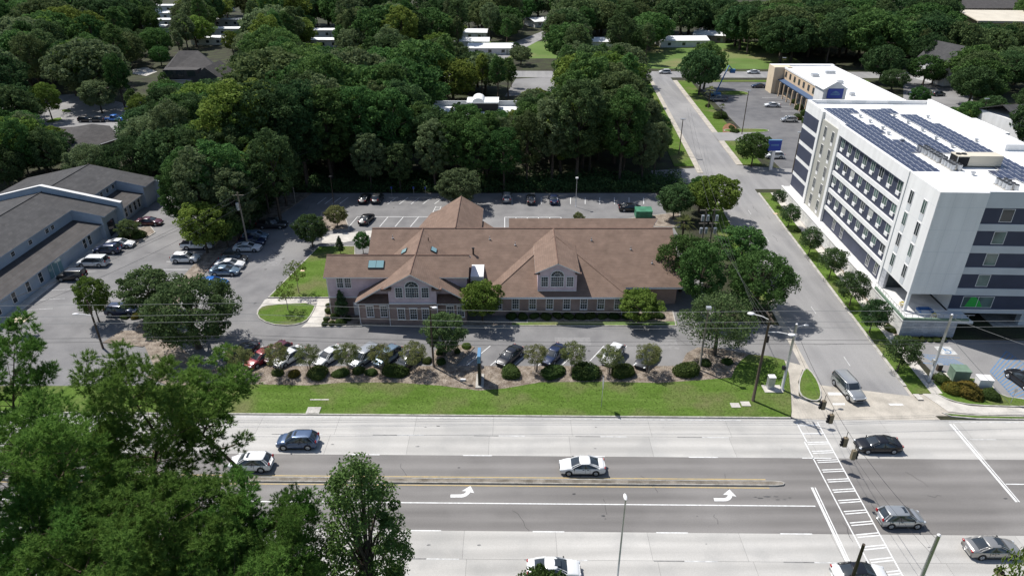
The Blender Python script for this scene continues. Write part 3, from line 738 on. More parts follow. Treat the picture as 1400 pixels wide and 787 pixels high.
# gable ends of the wing
w.add([(-26.8, 87.59, 6.6), (-26.8, 93.4, 6.6), (-26.8, 90.5, 8.25)], [(0, 1, 2)]); w.add([(-6.7, 87.59, 6.6), (-6.7, 93.4, 6.6), (-6.7, 90.5, 8.25)], [(0, 1, 2)])
cpart('siding_wall', w, 'lap_siding')
w = cmb(); w.box(-26.95, -22.0, 87.50, 87.585, 3.02, 3.22); cpart('band_course', w, 'white_trim')
w = cmb(); w.box(-3.0, 16.2, 87.6, 91.5, 0, 3.4); cpart('brick_wall', w, 'brick')
w = cmb(); w.box(-6.6, 25.0, 91.0, 110.0, 0, 3.35); w.box(-21.6, -6.6, 99.2, 110.0, 0, 3.35); cpart('brick_wall', w, 'brick')
w = cmb(); w.add([(25.0, 91.0, 3.35), (25.0, 110, 3.35), (25.0, 100.5, 8.2)], [(0, 1, 2)]); cpart('gable_wall', w, 'lap_siding'); w = cmb(); w.add([(-21.6, 91.0, 3.35), (-21.6, 110, 3.35), (-21.6, 100.5, 8.2)], [(0, 1, 2)])
cpart('gable_wall', w, 'lap_siding')

TH = 0.18
ZR = 8.6
# main roof: ridge along X at Y = 100.3
rf = cmb()
rf.slab([(-22.3, 90.0, 3.45), (25.6, 90.0, 3.45), (25.6, 100.3, ZR), (-22.3, 100.3, ZR)], TH, 0, 1)
rf.slab([(-22.3, 100.3, ZR), (25.6, 100.3, ZR), (25.6, 110.6, 3.45), (-22.3, 110.6, 3.45)], TH, 0, 1)
roof_main = cpart('roof', rf, ['shingle', 'white_trim'])
rf = cmb(); rf.box(-22.3, 25.6, 100.18, 100.42, ZR - 0.04, ZR + 0.05); cpart('ridge_cap', rf, 'ridge_cap')
# raised rear ridge showing behind the main one
rf = cmb(); rf.slab([(-0.5, 101.2, 7.9), (22.4, 101.2, 7.9), (23.8, 103.4, 8.98), (-0.5, 103.4, 8.98)], TH, 0, 1); rf.slab([(-0.5, 103.4, 8.98), (23.8, 103.4, 8.98), (23.8, 106, 7.7), (-0.5, 106, 7.7)], TH, 0, 1)
cpart('rear_roof', rf, ['shingle', 'white_trim'])
# front hip wing with six windows
HX, HW, HY = 6.7, 10.3, 86.95
z0 = 3.45
rf = cmb()
apx = HY + HW
rf.slab([(HX - HW, HY, z0), (HX + HW, HY, z0), (HX, apx, ZR)], TH, 0, 1)
rf.add([(HX - HW, HY, z0), (HX, apx, ZR), (HX, 100.3, ZR), (HX - HW, 90.0, z0)], [(0, 1, 2, 3)])
rf.add([(HX + HW, HY, z0), (HX + HW, 90.0, z0), (HX, 100.3, ZR), (HX, apx, ZR)], [(0, 1, 2, 3)])
rf.add([(HX - HW, HY, z0), (HX - HW, 90.0, z0), (HX - HW, 90, z0 - .18), (HX - HW, HY, z0 - .18)], [(0, 1, 2, 3)], 1)
rf.add([(HX + HW, HY, z0), (HX + HW, 90.0, z0), (HX + HW, 90, z0 - .18), (HX + HW, HY, z0 - .18)], [(0, 1, 2, 3)], 1)
cpart('hip_roof', rf, ['shingle', 'white_trim'])
# left wing roof: ridge along X at Y = 90.5
rf = cmb()
for (ya, za, yb, zb) in ((87.1, 6.62, 90.5, 8.58), (90.5, 8.58, 93.9, 6.62)):
    rf.slab([(-27.2, ya, za), (-6.25, ya, za), (-6.25, yb, zb), (-27.2, yb, zb)], TH, 0, 1)
cpart('wing_roof', rf, ['shingle', 'white_trim'])
rf = cmb(); rf.box(-27.2, -6.25, 90.4, 90.6, 8.54, 8.63); cpart('ridge_cap', rf, 'ridge_cap')
# front gable roof: ridge along Y at X = -14.15
GX, GZ, GW, GE = -14.15, 8.62, 8.25, 3.92
rf = cmb()
sl_g = (GZ - GE) / GW
rf.slab([(GX - GW, 84.5, GE), (GX, 85.1, GZ), (GX, 100.3, GZ), (GX - GW, 100.3 - 0.0, GE)][::-1], TH, 0, 1)
rf.slab([(GX, 85.1, GZ), (GX + GW, 84.5, GE), (GX + GW, 100.3, GE), (GX, 100.3, GZ)][::-1], TH, 0, 1)
cpart('gable_roof', rf, ['shingle', 'white_trim'])
rf = cmb(); rf.tube([(GX, 84.3, GZ + .02), (GX, 100.3, GZ + .02)], 0.09, 6); cpart('ridge_cap', rf, 'ridge_cap')
# projecting bay gable
BW = 3.9
rf = cmb()
zb_ = GZ - sl_g * BW
rf.slab([(GX - BW, 84.0, zb_ + .03), (GX, 84.0, GZ + .03), (GX, 90.0, GZ + .03), (GX - BW, 90.0, zb_ + .03)][::-1], TH, 0, 1)
rf.slab([(GX, 84.0, GZ + .03), (GX + BW, 84.0, zb_ + .03), (GX + BW, 90.0, zb_ + .03), (GX, 90.0, GZ + .03)][::-1], TH, 0, 1)
cpart('bay_roof', rf, ['shingle', 'white_trim'])
# gable wall (siding) set back behind the pent roof, bay wall flush with the brick bay
w = cmb(); w.add([(GX - 7.2, 86.0, 4.3), (GX + 7.2, 86.0, 4.3), (GX, 86.0, 8.35)], [(0, 1, 2)])
cpart('gable_wall', w, 'lap_siding')
w = cmb(); x0, x1 = -17.55, -10.75
w.add([(x0, 84.65, 3.75), (x1, 84.65, 3.75), (x1, 84.65, zb_ + .05), (GX, 84.65, GZ - .12), (x0, 84.65, zb_ + .05)], [(0, 1, 2, 3, 4)])
w.add([(x0, 84.65, 3.75), (x0, 86.5, 3.75), (x0, 86.5, zb_), (x0, 84.65, zb_)], [(0, 1, 2, 3)]); w.add([(x1, 84.65, 3.75), (x1, 86.5, 3.75), (x1, 86.5, zb_), (x1, 84.65, zb_)], [(0, 1, 2, 3)])
cpart('bay_wall', w, 'lap_siding')
w = cmb(); w.box(x0 - .05, x1 + .05, 84.5, 84.62, 3.66, 3.84); w.box(GX - GW, x0 - .06, 84.45, 84.6, 3.62, 3.8); w.box(x1 + .06, GX + GW, 84.45, 84.6, 3.62, 3.8); cpart('cornice', w, 'white_trim')
# pent roofs
for xa, xb in ((GX - GW + .25, x0 - .02), (x1 + .02, GX + GW - .25)):
    rf = cmb(); rf.slab([(xa, 84.45, 3.84), (xb, 84.45, 3.84), (xb, 86.0, 4.55), (xa + (.9 if xa < GX - 5 else 0), 86.0, 4.55)], 0.1); cpart('pent_roof', rf, 'ridge_cap')
# cornice returns at the bay shoulders
for sx in (-1, 1):
    w = cmb(); w.box(GX + sx * 3.55 - .7, GX + sx * 3.55 + .7, 83.95, 84.65, zb_ - .28, zb_ - .02); cpart('cornice_return', w, 'ridge_cap')
# dormer
DX, DY, DW = 6.6, 87.95, 2.85
w = cmb(); w.add([(DX - DW, DY, 3.8), (DX + DW, DY, 3.8), (DX + DW, DY, 7.1), (DX, DY, 8.3), (DX - DW, DY, 7.1)], [(0, 1, 2, 3, 4)])
for sx in (-1, 1): w.add([(DX + sx * DW, DY, 3.8), (DX + sx * DW, 96, 3.8), (DX + sx * DW, 96, 7.1), (DX + sx * DW, DY, 7.1)], [(0, 1, 2, 3)])
cpart('dormer_wall', w, 'lap_siding')
rf = cmb(); RW = 3.25; ez = 8.56 - .45 * RW
rf.slab([(DX - RW, 87.5, ez), (DX, 87.5, 8.62), (DX, 100.2, 8.62), (DX - RW, 97.5, ez)][::-1], .16, 0, 1)
rf.slab([(DX, 87.5, 8.62), (DX + RW, 87.5, ez), (DX + RW, 97.5, ez), (DX, 100.2, 8.62)][::-1], .16, 0, 1)
cpart('dormer_roof', rf, ['shingle', 'white_trim'])
rf = cmb(); rf.tube([(DX, 87.5, 8.64), (DX, 100.2, 8.64)], 0.08, 6); cpart('ridge_cap', rf, 'ridge_cap')
for sx in (-1, 1):
    w = cmb(); w.box(DX + sx * 3.0 - .45, DX + sx * 3.0 + .45, 87.45, 87.95, 6.86, 7.04); cpart('cornice_return', w, 'ridge_cap')
w = cmb(); w.box(DX - DW, DX + DW, DY - .04, DY, 3.9, 4.05); cpart('dormer_trim', w, 'white_trim')
# hip lines
for sx in (-1, 1):
    rf = cmb(); rf.tube([(HX + sx * HW, HY, z0 + .02), (HX + sx * .2, apx - .2, ZR - .05)], 0.07, 5); cpart('hip_cap', rf, 'shingle')
# eaves trim
w = cmb(); w.box(HX - HW, HX + HW, HY - .05, HY + .08, z0 - .3, z0 - .12); w.box(16.95, 25.6, 89.95, 90.1, z0 - .3, z0 - .12); cpart('gutter', w, 'white_trim')
# rear wing: ridge along Y at X = -9
rf = cmb()
rf.slab([(-13.3, 100.2, 6.1), (-9, 100.2, 8.7), (-9, 114.4, 8.7), (-12.6, 114.4, 6.45)][::-1], TH, 0, 1)
rf.slab([(-9, 100.2, 8.7), (-5.1, 100.2, 6.3), (-5.1, 114.4, 6.3), (-9, 114.4, 8.7)][::-1], TH, 0, 1)
rf.slab([(-17.5, 104.5, 4.6), (-12.9, 104.5, 6.2), (-12.5, 114.0, 6.4), (-14.5, 114.0, 5.6)], TH, 0, 1)
rf.slab([(-5.1, 103.0, 5.9), (-2.9, 103.0, 5.0), (-2.9, 108.5, 5.0), (-5.1, 109.8, 5.9)], TH, 0, 1)
cpart('rear_wing_roof', rf, ['shingle', 'white_trim'])
rf = cmb(); rf.tube([(-9, 100.2, 8.73), (-9, 114.4, 8.73)], 0.08, 6); cpart('ridge_cap', rf, 'ridge_cap')
w = cmb(); w.box(-12.4, -5.3, 104, 114.0, 0, 6.25); w.box(-14.5, -12.4, 105, 113.8, 0, 5.3); w.box(-5.3, -3.1, 103.3, 108.4, 0, 4.8); w.add([(-12.4, 114, 6.25), (-5.3, 114, 6.25), (-9, 114, 8.5)], [(0, 1, 2)]); cpart('rear_wing_wall', w, 'brick')
# white flat roof box between wing and main roof
w = cmb(); w.box(-6.15, -4.25, 89.8, 94.4, 3.5, 5.35); cpart('flat_roof_link', w, 'membrane')
w = cmb(); w.tube([(-6.0, 95.6, 5.5), (-6.0, 95.6, 7.2)], .13, 8); w.tube([(-6.0, 95.6, 7.2), (-6.0, 95.6, 7.35)], .22, 8); cpart('vent_pipe', w, 'black_metal')
w = cmb(); w.tube([(-13.0, 96.9, 7.6), (-13.0, 96.9, 8.5)], .07, 6); cpart('vent_pipe', w, 'black_metal')

# windows: frame with glass and glazing bars, facing -Y
def window_meshes(W, H, cols, rows, head=True, key=''):
    fr = MB(); t = 0.10
    fr.box(-W / 2 - t, -W / 2, -.07, .02, -t, H + t); fr.box(W / 2, W / 2 + t, -.07, .02, -t, H + t)
    fr.box(-W / 2, W / 2, -.07, .02, H, H + t); fr.box(-W / 2, W / 2, -.07, .02, -t, 0)
    if head: fr.box(-W / 2 - .16, W / 2 + .16, -.09, -.071, H + t, H + t + .14); fr.box(-W / 2 - .14, W / 2 + .14, -.12, -.071, -t - .07, -t)
    gl = MB(); gl.box(-W / 2, W / 2, -.015, .0, 0, H)
    ba = MB()
    for k in range(1, cols): x = -W / 2 + W * k / cols; ba.box(x - .02, x + .02, -.035, -.016, 0, H)
    for k in range(1, rows): z = H * k / rows; ba.box(-W / 2, W / 2, -.033, -.0165, z - (.035 if k * 2 == rows else .018), z + (.035 if k * 2 == rows else .018))
    return fr.mesh('window_frame', 'white_trim'), gl.mesh('window_glass', 'window_glass'), ba.mesh('glazing_bar', 'white_trim')
def add_window(meshes, parent, loc, rotz=0):
    f = put('window', meshes[0], parent, loc, rotz)
    put('pane', meshes[1], f); put('glazing_bar', meshes[2], f)
    return f
WM_A = window_meshes(0.92, 1.65, 3, 4)
WM_B = window_meshes(0.92, 1.5, 3, 4, False)
WM_C = window_meshes(0.84, 1.5, 3, 4, False)
def cw(meshes, x, y, z): return add_window(meshes, clinic, (x - CO.x, y - CO.y, z))
for x in (-20.5, -18.6 + .1, -8.9, -7.6 + .2): cw(WM_A, x, 85.19, 1.28)
for x in (-15.9, -14.15, -12.4): cw(WM_A, x, 84.59, 1.2)
for k in range(8): cw(WM_A, -2.0 + k * 2.52, 87.59, 1.15)
for x in (-25.0, -23.85): cw(WM_C, x, 87.58, 4.75)
for x in (-25.2, -24.0): pass
def palladian(x, y, z):
    root = None
    for dx in (-1.85, 1.85): cw(WM_B, x + dx, y, z)
    for dx in (-0.47, 0.47): cw(WM_C, x + dx, y, z)
    # fan light
    fr = MB(); gl = MB(); ba = MB()
    n = 14
    for k in range(n):
        a0, a1 = math.pi * k / n, math.pi * (k + 1) / n
        r0, r1 = .92, 1.04
        c = lambda a, r, yy: (r * math.cos(a), yy, r * math.sin(a) * .92)
        fr.add([c(a0, r0, -.07), c(a1, r0, -.07), c(a1, r1, -.07), c(a0, r1, -.07), c(a0, r1, .02), c(a1, r1, .02), c(a0, r0, .02), c(a1, r0, .02)], [(0, 1, 2, 3), (3, 2, 5, 4), (0, 6, 7, 1)])
        gl.poly([(0, -.012, 0), c(a0, .92, -.012), c(a1, .92, -.012)])
        ba.poly([c(a0, .46, -.03), c(a1, .46, -.03), c(a1, .51, -.03), c(a0, .51, -.03)])
    for k in range(1, 6):
        a = math.pi * k / 6
        ba.poly([c(a - .03, .2, -.032), c(a + .03, .2, -.032), c(a + .015, .92, -.032), c(a - .015, .92, -.032)])
    fr.box(-1.04, 1.04, -.07, .02, -.09, 0)
    f = fr.build('arched_window', 'white_trim', clinic, (x - CO.x, y - CO.y, z + 1.66))
    gl.build('pane', 'window_glass', f); ba.build('glazing_bar', 'white_trim', f)
palladian(GX, 84.64, 4.75)
palladian(DX, 87.94, 4.75)
# skylights
def skylight(x, y, z, wx, wy, slope, axis, panes=1):
    e = put('skylight', None, clinic, (x - CO.x, y - CO.y, z), rot=(slope, 0, 0) if axis == 'x' else (0, slope, 0))
    mb = MB(); mb.box(-wx / 2, wx / 2, -wy / 2, wy / 2, 0, .16); mb.build('curb', 'black_metal', e)
    for k in range(panes):
        a = -wx / 2 + .06 + k * (wx - .06) / panes; b = a + (wx - .06) / panes - .06
        m2 = MB(); m2.box(a, b, -wy / 2 + .06, wy / 2 - .06, .16, .19); m2.build('pane', 'sky_glass', e)
skylight(-19.75, 89.0, 7.72, 2.3, 1.35, math.atan(.576), 'x', 2)
for (x, y, s) in ((-16.4, 94.2, -1), (-17.5, 93.0, -1), (-12.0, 94.6, 1)):
    z = GZ - sl_g * abs(x - GX)
    skylight(x, y, z, .95, 1.4, s * math.atan(sl_g), 'y')
# low side canopy on the right gable and door at wing
w = cmb(); w.box(-22.0, -20.9, 85.1, 85.18, 0.02, 0.9)
w = cmb(); w.box(-23.4, -22.2, 87.45, 87.58, 0.1, 2.3); cpart('door', w, 'white_trim')
for (x, y) in ((0.5, 97.2), (12.5, 98.0), (18.5, 96.4), (-3.5, 98.2), (21.5, 94.0), (-18.8, 98.4)):
    z = 3.45 + (y - 90.0) * .5; w = cmb(); w.tube([(x, y, z), (x, y, z + .55)], .06, 6); w.tube([(x, y, z + .02), (x, y, z + .1)], .16, 8); cpart('vent_pipe', w, 'galvanised')
# downspouts
for x, y, zt in ((-17.62, 84.55, 3.7), (-10.68, 84.55, 3.7), (-22.05, 85.1, 3.7), (16.3, 87.5, 3.3), (-26.85, 87.5, 6.5)):
    w = cmb(); w.box(x - .05, x + .05, y - .05, y + .05, 0, zt); cpart('downspout', w, 'white_trim')
# ---------------------------------------------------------------- hotel
HO = Vector((56.2, 84.7, 0.0)); HR = R(-2.19)
hotel = thing('hotel_building', 'white five storey hotel with navy panels and solar panels on its roof', 'building', HO, HR)
def hp(name, mb, mats, parent=None): return mb.build(name, mats, parent or hotel)
def h2w(x, y, z): return HO + Matrix.Rotation(HR, 3, 'Z') @ Vector((x, y, z))
FL = [(5.6, 8.7), (8.87, 11.97), (12.14, 15.24), (15.41, 18.5)]     # navy floors (top of lower band, head)
ZT, ZROOF, ZP = 20.5, 19.75, 2.45
# podium
mb = MB(); mb.box(-1.35, 5.0, -2.85, 52.0, 0, ZP); mb.box(5.0, 6.2, -2.85, 8.0, 0, ZP); hp('podium', mb, 'stone_cladding')
mb = MB(); mb.box(-1.30, 6.2, -2.90, -2.852, 0, ZP - .03); hp('podium_front', mb, 'grey_stone')
mb = MB(); mb.box(-1.45, -1.1, -2.95, 52.0, ZP, ZP + .16); mb.box(-1.1, 8.2, -2.95, -2.6, ZP, ZP + .16); hp('podium_coping', mb, 'white_trim')
for k in range(8):
    y = 1.0 + k * 6.2
    mb = MB()
    for (a, b, c, d) in ((y, y + 4.6, 2.02, 2.06), (y, y + 4.6, .5, .54), (y, y + .04, .54, 2.02), (y + 4.56, y + 4.6, .54, 2.02)): mb.box(-1.37, -1.351, a, b, c, d)
    hp('podium_panel', mb, 'band_grey')
# core volumes (white stucco) - above the terrace at the corner
mb = MB(); mb.box(0.0, 6.4, 0.0, 8.3, 5.3, ZT - .02); hp('corner_block', mb, 'white_stucco')
mb = MB(); mb.box(0.35, 24.0, 8.3, 52.0, ZP, ZROOF); hp('long_block', mb, 'white_stucco')
mb = MB(); mb.box(6.4, 46.0, 0.55, 21.0, 2.55, ZROOF); hp('front_block', mb, 'white_stucco')
mb = MB(); mb.box(0.0, 0.36, 6.9, 8.3, ZP, 5.3); mb.box(0.36, 6.3, 7.2, 8.29, ZP, 5.3); hp('terrace_wall', mb, 'grey_stone')
mb = MB(); mb.box(.02, .42, .02, .42, ZP, 5.3); hp('corner_column', mb, 'white_stucco')
# grey face of the corner block towards the avenue
mb = MB(); mb.box(0.06, 6.39, -0.06, -0.002, 5.3, ZT - .05); hp('corner_face', mb, 'white_stucco')
# street front, main section: recessed navy field between white fins, floor bands
S0, S1 = 8.9, 33.2
mb = MB(); mb.box(0.28, 0.349, S0, S1, 2.5, 18.6); hp('navy_field', mb, 'navy_panel')
for z0, z1 in ((5.15, 5.6), (8.45, 8.95), (11.72, 12.22), (14.98, 15.5)):
    mb = MB(); mb.box(0.08, 0.279, S0, S1, z0 - .12, z1 + .12); hp('floor_band', mb, 'white_stucco')
mb = MB(); mb.box(-0.12, 0.35, S0 - .6, S0, ZP, ZT); mb.box(-.12, .35, S1, S1 + .6, ZP, ZT); mb.box(-.12, .349, S0, S1, 18.62, ZT); hp('white_surround', mb, 'white_stucco')
mb = MB(); mb.box(-.16, -.121, S0 + .2, S1 - .2, 18.5, 18.6); hp('drip_edge', mb, 'navy_panel')
# window with unit grille below, facing -X: built facing -Y then turned
def hotel_window(W, H, glass, split=True, grille=True):
    fr = MB(); t = .06
    fr.box(-W / 2 - t, -W / 2, -.06, .01, 0, H); fr.box(W / 2, W / 2 + t, -.06, .01, 0, H); fr.box(-W / 2 - t, W / 2 + t, -.06, .01, H, H + t); fr.box(-W / 2 - t, W / 2 + t, -.06, .01, -t, 0)
    if split: fr.box(-.03, .03, -.05, .01, 0, H)
    gl = MB(); gl.box(-W / 2, W / 2, -.03, 0.0, 0, H)
    gr = MB()
    if grille: gr.box(-W / 2 - .02, W / 2 - .35, -.10, .01, -.62, -.07)
    return fr.mesh('window_frame', 'white_trim'), gl.mesh('pane', glass), (gr.mesh('unit_grille', 'white_stucco') if grille else None)
HW_G = hotel_window(1.35, 1.95, 'green_glass'); HW_C = hotel_window(1.35, 1.95, 'curtain'); HW_C = (HW_C[0], HW_C[1], HW_C[2]); HW_D = hotel_window(1.35, 1.95, 'window_glass')
HW_S = hotel_window(.95, 1.9, 'green_glass', True, False); HW_SD = hotel_window(.95, 1.9, 'window_glass', True, False); HW_F = hotel_window(1.55, 1.75, 'green_glass', False, False); HW_FD = hotel_window(1.55, 1.75, 'window_glass', False, False)
def hwin(ms, x, y, z, rz):
    f = put('window', ms[0], hotel, (x, y, z), rz); put('pane', ms[1], f)
    if ms[2]: put('unit_grille', ms[2], f)
    return f
W_ = R(-90)
for i, (z0, z1) in enumerate(FL):
    for k in range(8):
        y = S0 + 1.5 + k * 3.06
        hwin(HW_D if (k * 3 + i * 5) % 7 == 0 else HW_C if (k * 5 + i * 3) % 6 == 1 else HW_G, 0.275, y, z0 + .98 + .35, W_)
for y in (10.6, 13.6, 24.5, 28.0): hwin(HW_SD, 0.275, y, 3.0, W_)
# corner section: two columns of windows
for i, z in enumerate((6.6, 9.87, 13.14, 16.41)):
    for k, y in enumerate((2.6, 6.3)):
        hwin((HW_SD, HW_S)[(i + k) % 2], -.005, y, z, W_)
        mb = MB(); mb.box(-.03, -.002, y - .5, y + .5, z - 1.0, z - .1); hp('spandrel', mb, 'band_grey')
# taupe section with two columns
mb = MB(); mb.box(0.10, 0.349, 34.2, 42.0, ZP, 19.2); hp('taupe_bay', mb, 'taupe_stucco')
for i, z in enumerate((3.4, 6.6, 9.87, 13.14, 16.41)):
    for y in (36.2, 39.8): hwin(HW_SD, .095, y, z, W_); mb = MB(); mb.box(.06, .099, y - .45, y + .45, z - .62, z - .08); hp('spandrel', mb, 'white_stucco')
# far section: navy panels with white bands
mb = MB(); mb.box(-.10, .349, 42.2, 43.2, ZP, ZT); mb.box(-.10, .349, 33.85, 34.15, ZP, ZT); hp('white_fin', mb, 'white_stucco')
for z0, z1 in ((2.9, 5.2), (6.0, 8.5), (9.3, 11.75), (12.6, 15.0), (15.85, 18.3)):
    mb = MB(); mb.box(.30, .349, 43.3, 51.9, z0, z1); hp('navy_panel', mb, 'navy_panel')
# avenue front: navy bands with white bands and windows
mb = MB(); mb.box(6.45, 46.0, 0.48, 0.549, 2.6, 18.4); hp('navy_field', mb, 'navy_panel')
for z0, z1 in ((5.0, 6.1), (8.35, 9.4), (11.6, 12.7), (14.9, 15.9), (18.2, 20.4)):
    mb = MB(); mb.box(6.42, 46, 0.36, 0.479, z0, z1); hp('floor_band', mb, 'band_grey')
mb = MB(); mb.box(6.42, 46, 0.30, 0.479, 2.15, 2.75); hp('lower_band', mb, 'band_grey')
for i, z in enumerate((6.3, 9.6, 12.85, 16.1)):
    for k in range(4): hwin(HW_FD if (i + k) % 4 == 3 else HW_F, 9.9 + k * 8.3, .475, z + .15, 0)
big = hotel_window(4.2, 1.7, 'green_glass', True, False); f = hwin(big, 10.2, .475, 3.05, 0)
mb = MB(); mb.poly([(-1.6, -.034, .05), (.9, -.034, .05), (.2, -.034, 1.1), (-.5, -.034, 1.65), (-1.1, -.034, 1.6)]); mb.build('green_screen', 'green_light_panel', f)
# undercroft parking: ceiling, piers, kerbs
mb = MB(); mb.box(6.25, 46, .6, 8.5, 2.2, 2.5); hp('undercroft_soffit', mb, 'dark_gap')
for x in (17.2, 30.0):
    mb = MB(); mb.box(x, x + 1.6, .6, 1.5, 0, 2.2); hp('pier', mb, 'band_grey')
mb = MB(); mb.box(6.2, 46, 8.5, 8.8, 0, 2.2); hp('undercroft_wall', mb, 'taupe_stucco')
mb = MB(); mb.box(13.5, 46.0, .2, 5.0, .02, .16); hp('undercroft_kerb', mb, 'kerb_concrete')
for x in (9.0, 14.0):
    mb = MB(); mb.box(x, x + 1.4, .8, 1.0, 2.0, 2.12); hp('clearance_bar', mb, 'white_trim')
# roof with parapets
mb = MB(); mb.box(0.36, 23.9, 8.31, 51.9, ZROOF, ZROOF + .05); mb.box(6.41, 46, .6, 8.3, ZROOF, ZROOF + .05); mb.box(23.9, 46, 8.3, 20.9, ZROOF, ZROOF + .05); hp('roof', mb, 'membrane')
mb = MB(); mb.box(0.36, 1.0, 33.9, 51.9, ZROOF, ZT - .1); mb.box(0.36, 24.0, 51.6, 52.02, ZROOF, ZT); mb.box(23.4, 24.02, 21.0, 51.6, ZROOF, ZT + .35); mb.box(20.6, 23.4, 21.0, 33.0, ZROOF, ZT + .34); mb.box(24.02, 46, 20.6, 21.02, ZROOF, ZT - .3); mb.box(6.41, 46, .38, .85, ZROOF, ZT - .02); hp('parapet', mb, 'white_stucco')
mb = MB()
for x in (4, 9, 16): mb = MB(); mb.box(x, x + 2.6, 51.5, 51.59, ZT - .5, ZT - .15); hp('parapet_grille', mb, 'band_grey')
# terrace: rail planters, sofas, plants
def plant_box(x0, x1, y0, y1): 
    mb = MB(); mb.box(x0, x1, y0, y1, ZP + .17, ZP + .5); return hp('planter', mb, 'box_green')
plant_box(-1.4, -1.12, -2.9, 6.5); plant_box(-1.1, 7.6, -2.93, -2.65)
rail = MB()
for k in range(12):
    y = -2.7 + k * .85; rail.box(-1.27, -1.23, y, y + .05, ZP + .5, ZP + 1.15)
rail.box(-1.28, -1.22, -2.8, 6.6, ZP + 1.1, ZP + 1.16)
for k in range(11): rail.box(-1.1 + k * .85, -1.05 + k * .85, -2.81, -2.77, ZP + .5, ZP + 1.1)
rail.box(-1.2, 8.2, -2.82, -2.76, ZP + 1.1, ZP + 1.16)
hp('terrace_rail', rail, 'galvanised')
mb = MB(); mb.box(.6, 5.9, 7.12, 7.19, ZP + .05, ZP + 2.5); hp('terrace_glazing', mb, 'window_glass')
mb = MB(); mb.box(6.2, 8.3, -2.85, .5, 2.2, ZP); hp('terrace_slab', mb, 'band_grey')
sofa = thing('sofa', 'blue and white outdoor sofa on the hotel corner terrace', 'sofa', h2w(2.6, -0.6, ZP), HR)
mb = MB(); mb.box(-1.0, 1.0, -.55, .55, .0, .4); mb.build('base', 'cushion_pale', sofa); mb = MB(); mb.box(-1.0, -.75, -.55, .55, .4, .7); mb.build('armrest', 'cushion_blue', sofa); mb = MB(); mb.box(.75, 1.0, -.55, .55, .4, .7); mb.build('armrest', 'cushion_blue', sofa); mb = MB(); mb.box(-.75, .75, .3, .55, .4, .8); mb.build('backrest', 'cushion_blue', sofa)
# solar arrays: each panel its own piece
pm_f = MB(); pm_f.box(-.51, .51, -.83, .83, .0, .05); pm_f = pm_f.mesh('panel_frame', 'solar_frame')
pm_c = MB()
for i in range(1): pm_c.box(-.46, .46, -.775, .775, .05, .058)
pm_c = pm_c.mesh('solar_cell', 'solar_cell')
mat('solar_line', (0.30, 0.32, 0.40), 0.4)
rackm = MB(); rackm.box(-.45, -.4, -.7, .7, -.14, 0); rackm.box(.4, .45, -.7, .7, -.14, 0); rackm = rackm.mesh('rack', 'galvanised')
def solar(label, cols, w0, runs, step_y=1.7, step_x=1.06):
    t = thing('solar_array', label, 'solar panels', h2w(0, 0, ZROOF + .2), HR, 'solar arrays on the hotel roof')
    for (c0, c1, y0, y1) in runs:
        for c in range(c0, c1):
            y = y0
            while y < y1:
                p = put('solar_panel', pm_f, t, (w0 + c * step_x, y, 0), rot=(R(4), 0, 0))
                put('cells', pm_c, p)
                y += step_y
    return t
solar('long strip of dark blue solar panels nearest the street side of the hotel roof', 0, 1.5, [(0, 4, 2.0, 46.5), (4, 6, 20, 26), (4, 5, 31, 36), (4, 6, 44.5, 46.5), (4, 5, 6.5, 9.5)])
solar('middle strip of dark blue solar panels on the hotel roof', 0, 8.7, [(0, 4, 20.0, 46.5), (4, 6, 44.5, 46.5)])
solar('short strip of dark blue solar panels by the far parapet of the hotel roof', 0, 14.6, [(0, 3, 35, 42), (0, 4, 5.0, 37), (-2, 0, 8, 11)])
# rooftop air handler
ah = thing('air_handler', 'large tan rooftop air handling unit among the solar panels', 'air handler', h2w(11.8, 13.4, ZROOF + .05), HR)
mb = MB(); mb.box(-1.6, 3.2, -1.0, 1.0, .25, 1.75); mb.build('housing', 'tan_roof', ah)
mb = MB(); mb.box(-3.2, -1.61, -1.0, 1.0, .25, 1.6); mb.build('fan_section', 'dark_gap', ah)
mb = MB(); mb.box(-3.3, -1.61, -1.1, 1.1, 1.6, 1.72); mb.build('fan_deck', 'tan_roof', ah)
for x in (-2.8, -2.0):
    mb = MB(); mb.tube([(x, 0, 1.72), (x, 0, 1.86)], .36, 12); mb.build('fan', 'black_metal', ah)
for y in (-1.01, .93):
    mb = MB(); mb.box(-3.3, -3.21, y, y + .08, .0, 1.6); mb.box(3.0, 3.1, y, y + .08, 0, .25); mb.build('leg', 'galvanised', ah)
# condensers
cb = MB(); cb.tube([(0, 0, .1), (0, 0, .85)], .36, 12); cb = cb.mesh('condenser_body', 'galvanised')
cf = MB(); cf.tube([(0, 0, .85), (0, 0, .92)], .28, 12); cf = cf.mesh('condenser_fan', 'black_metal')
cbase = MB(); cbase.box(-.42, .42, -.42, .42, 0, .1); cbase = cbase.mesh('condenser_pad', 'kerb_concrete')
banks = [(7.1, 20.6, 'bank nearest the far end'), (7.2, 17.2, 'middle bank of the row'), (7.4, 13.6, 'bank beside the tan air handler'), (10.4, 5.2, 'separate bank close to the avenue parapet')]
for bi, (x0, y0, w_) in enumerate(banks):
    for k in range(8):
        t = thing('condenser', 'round grey condenser on the hotel roof, %s' % w_, 'condenser', h2w(x0 + (k % 2) * .95, y0 - (k // 2) * .82, ZROOF + .05), HR, 'rooftop condensers, %s' % w_)
        put('casing', cb, t); put('fan', cf, t); put('pad', cbase, t)
bx = thing('roof_box', 'flat red roof hatch cover on the white hotel roof', 'roof hatch', h2w(16.5, 4.6, ZROOF + .05), HR); mb = MB(); mb.box(-2, 2, -.5, .5, 0, .15); mb.build('cover', 'red_box', bx); mb = MB(); mb.box(-2.1, 2.1, -.6, .6, 0, .06); mb.build('curb', 'galvanised', bx)
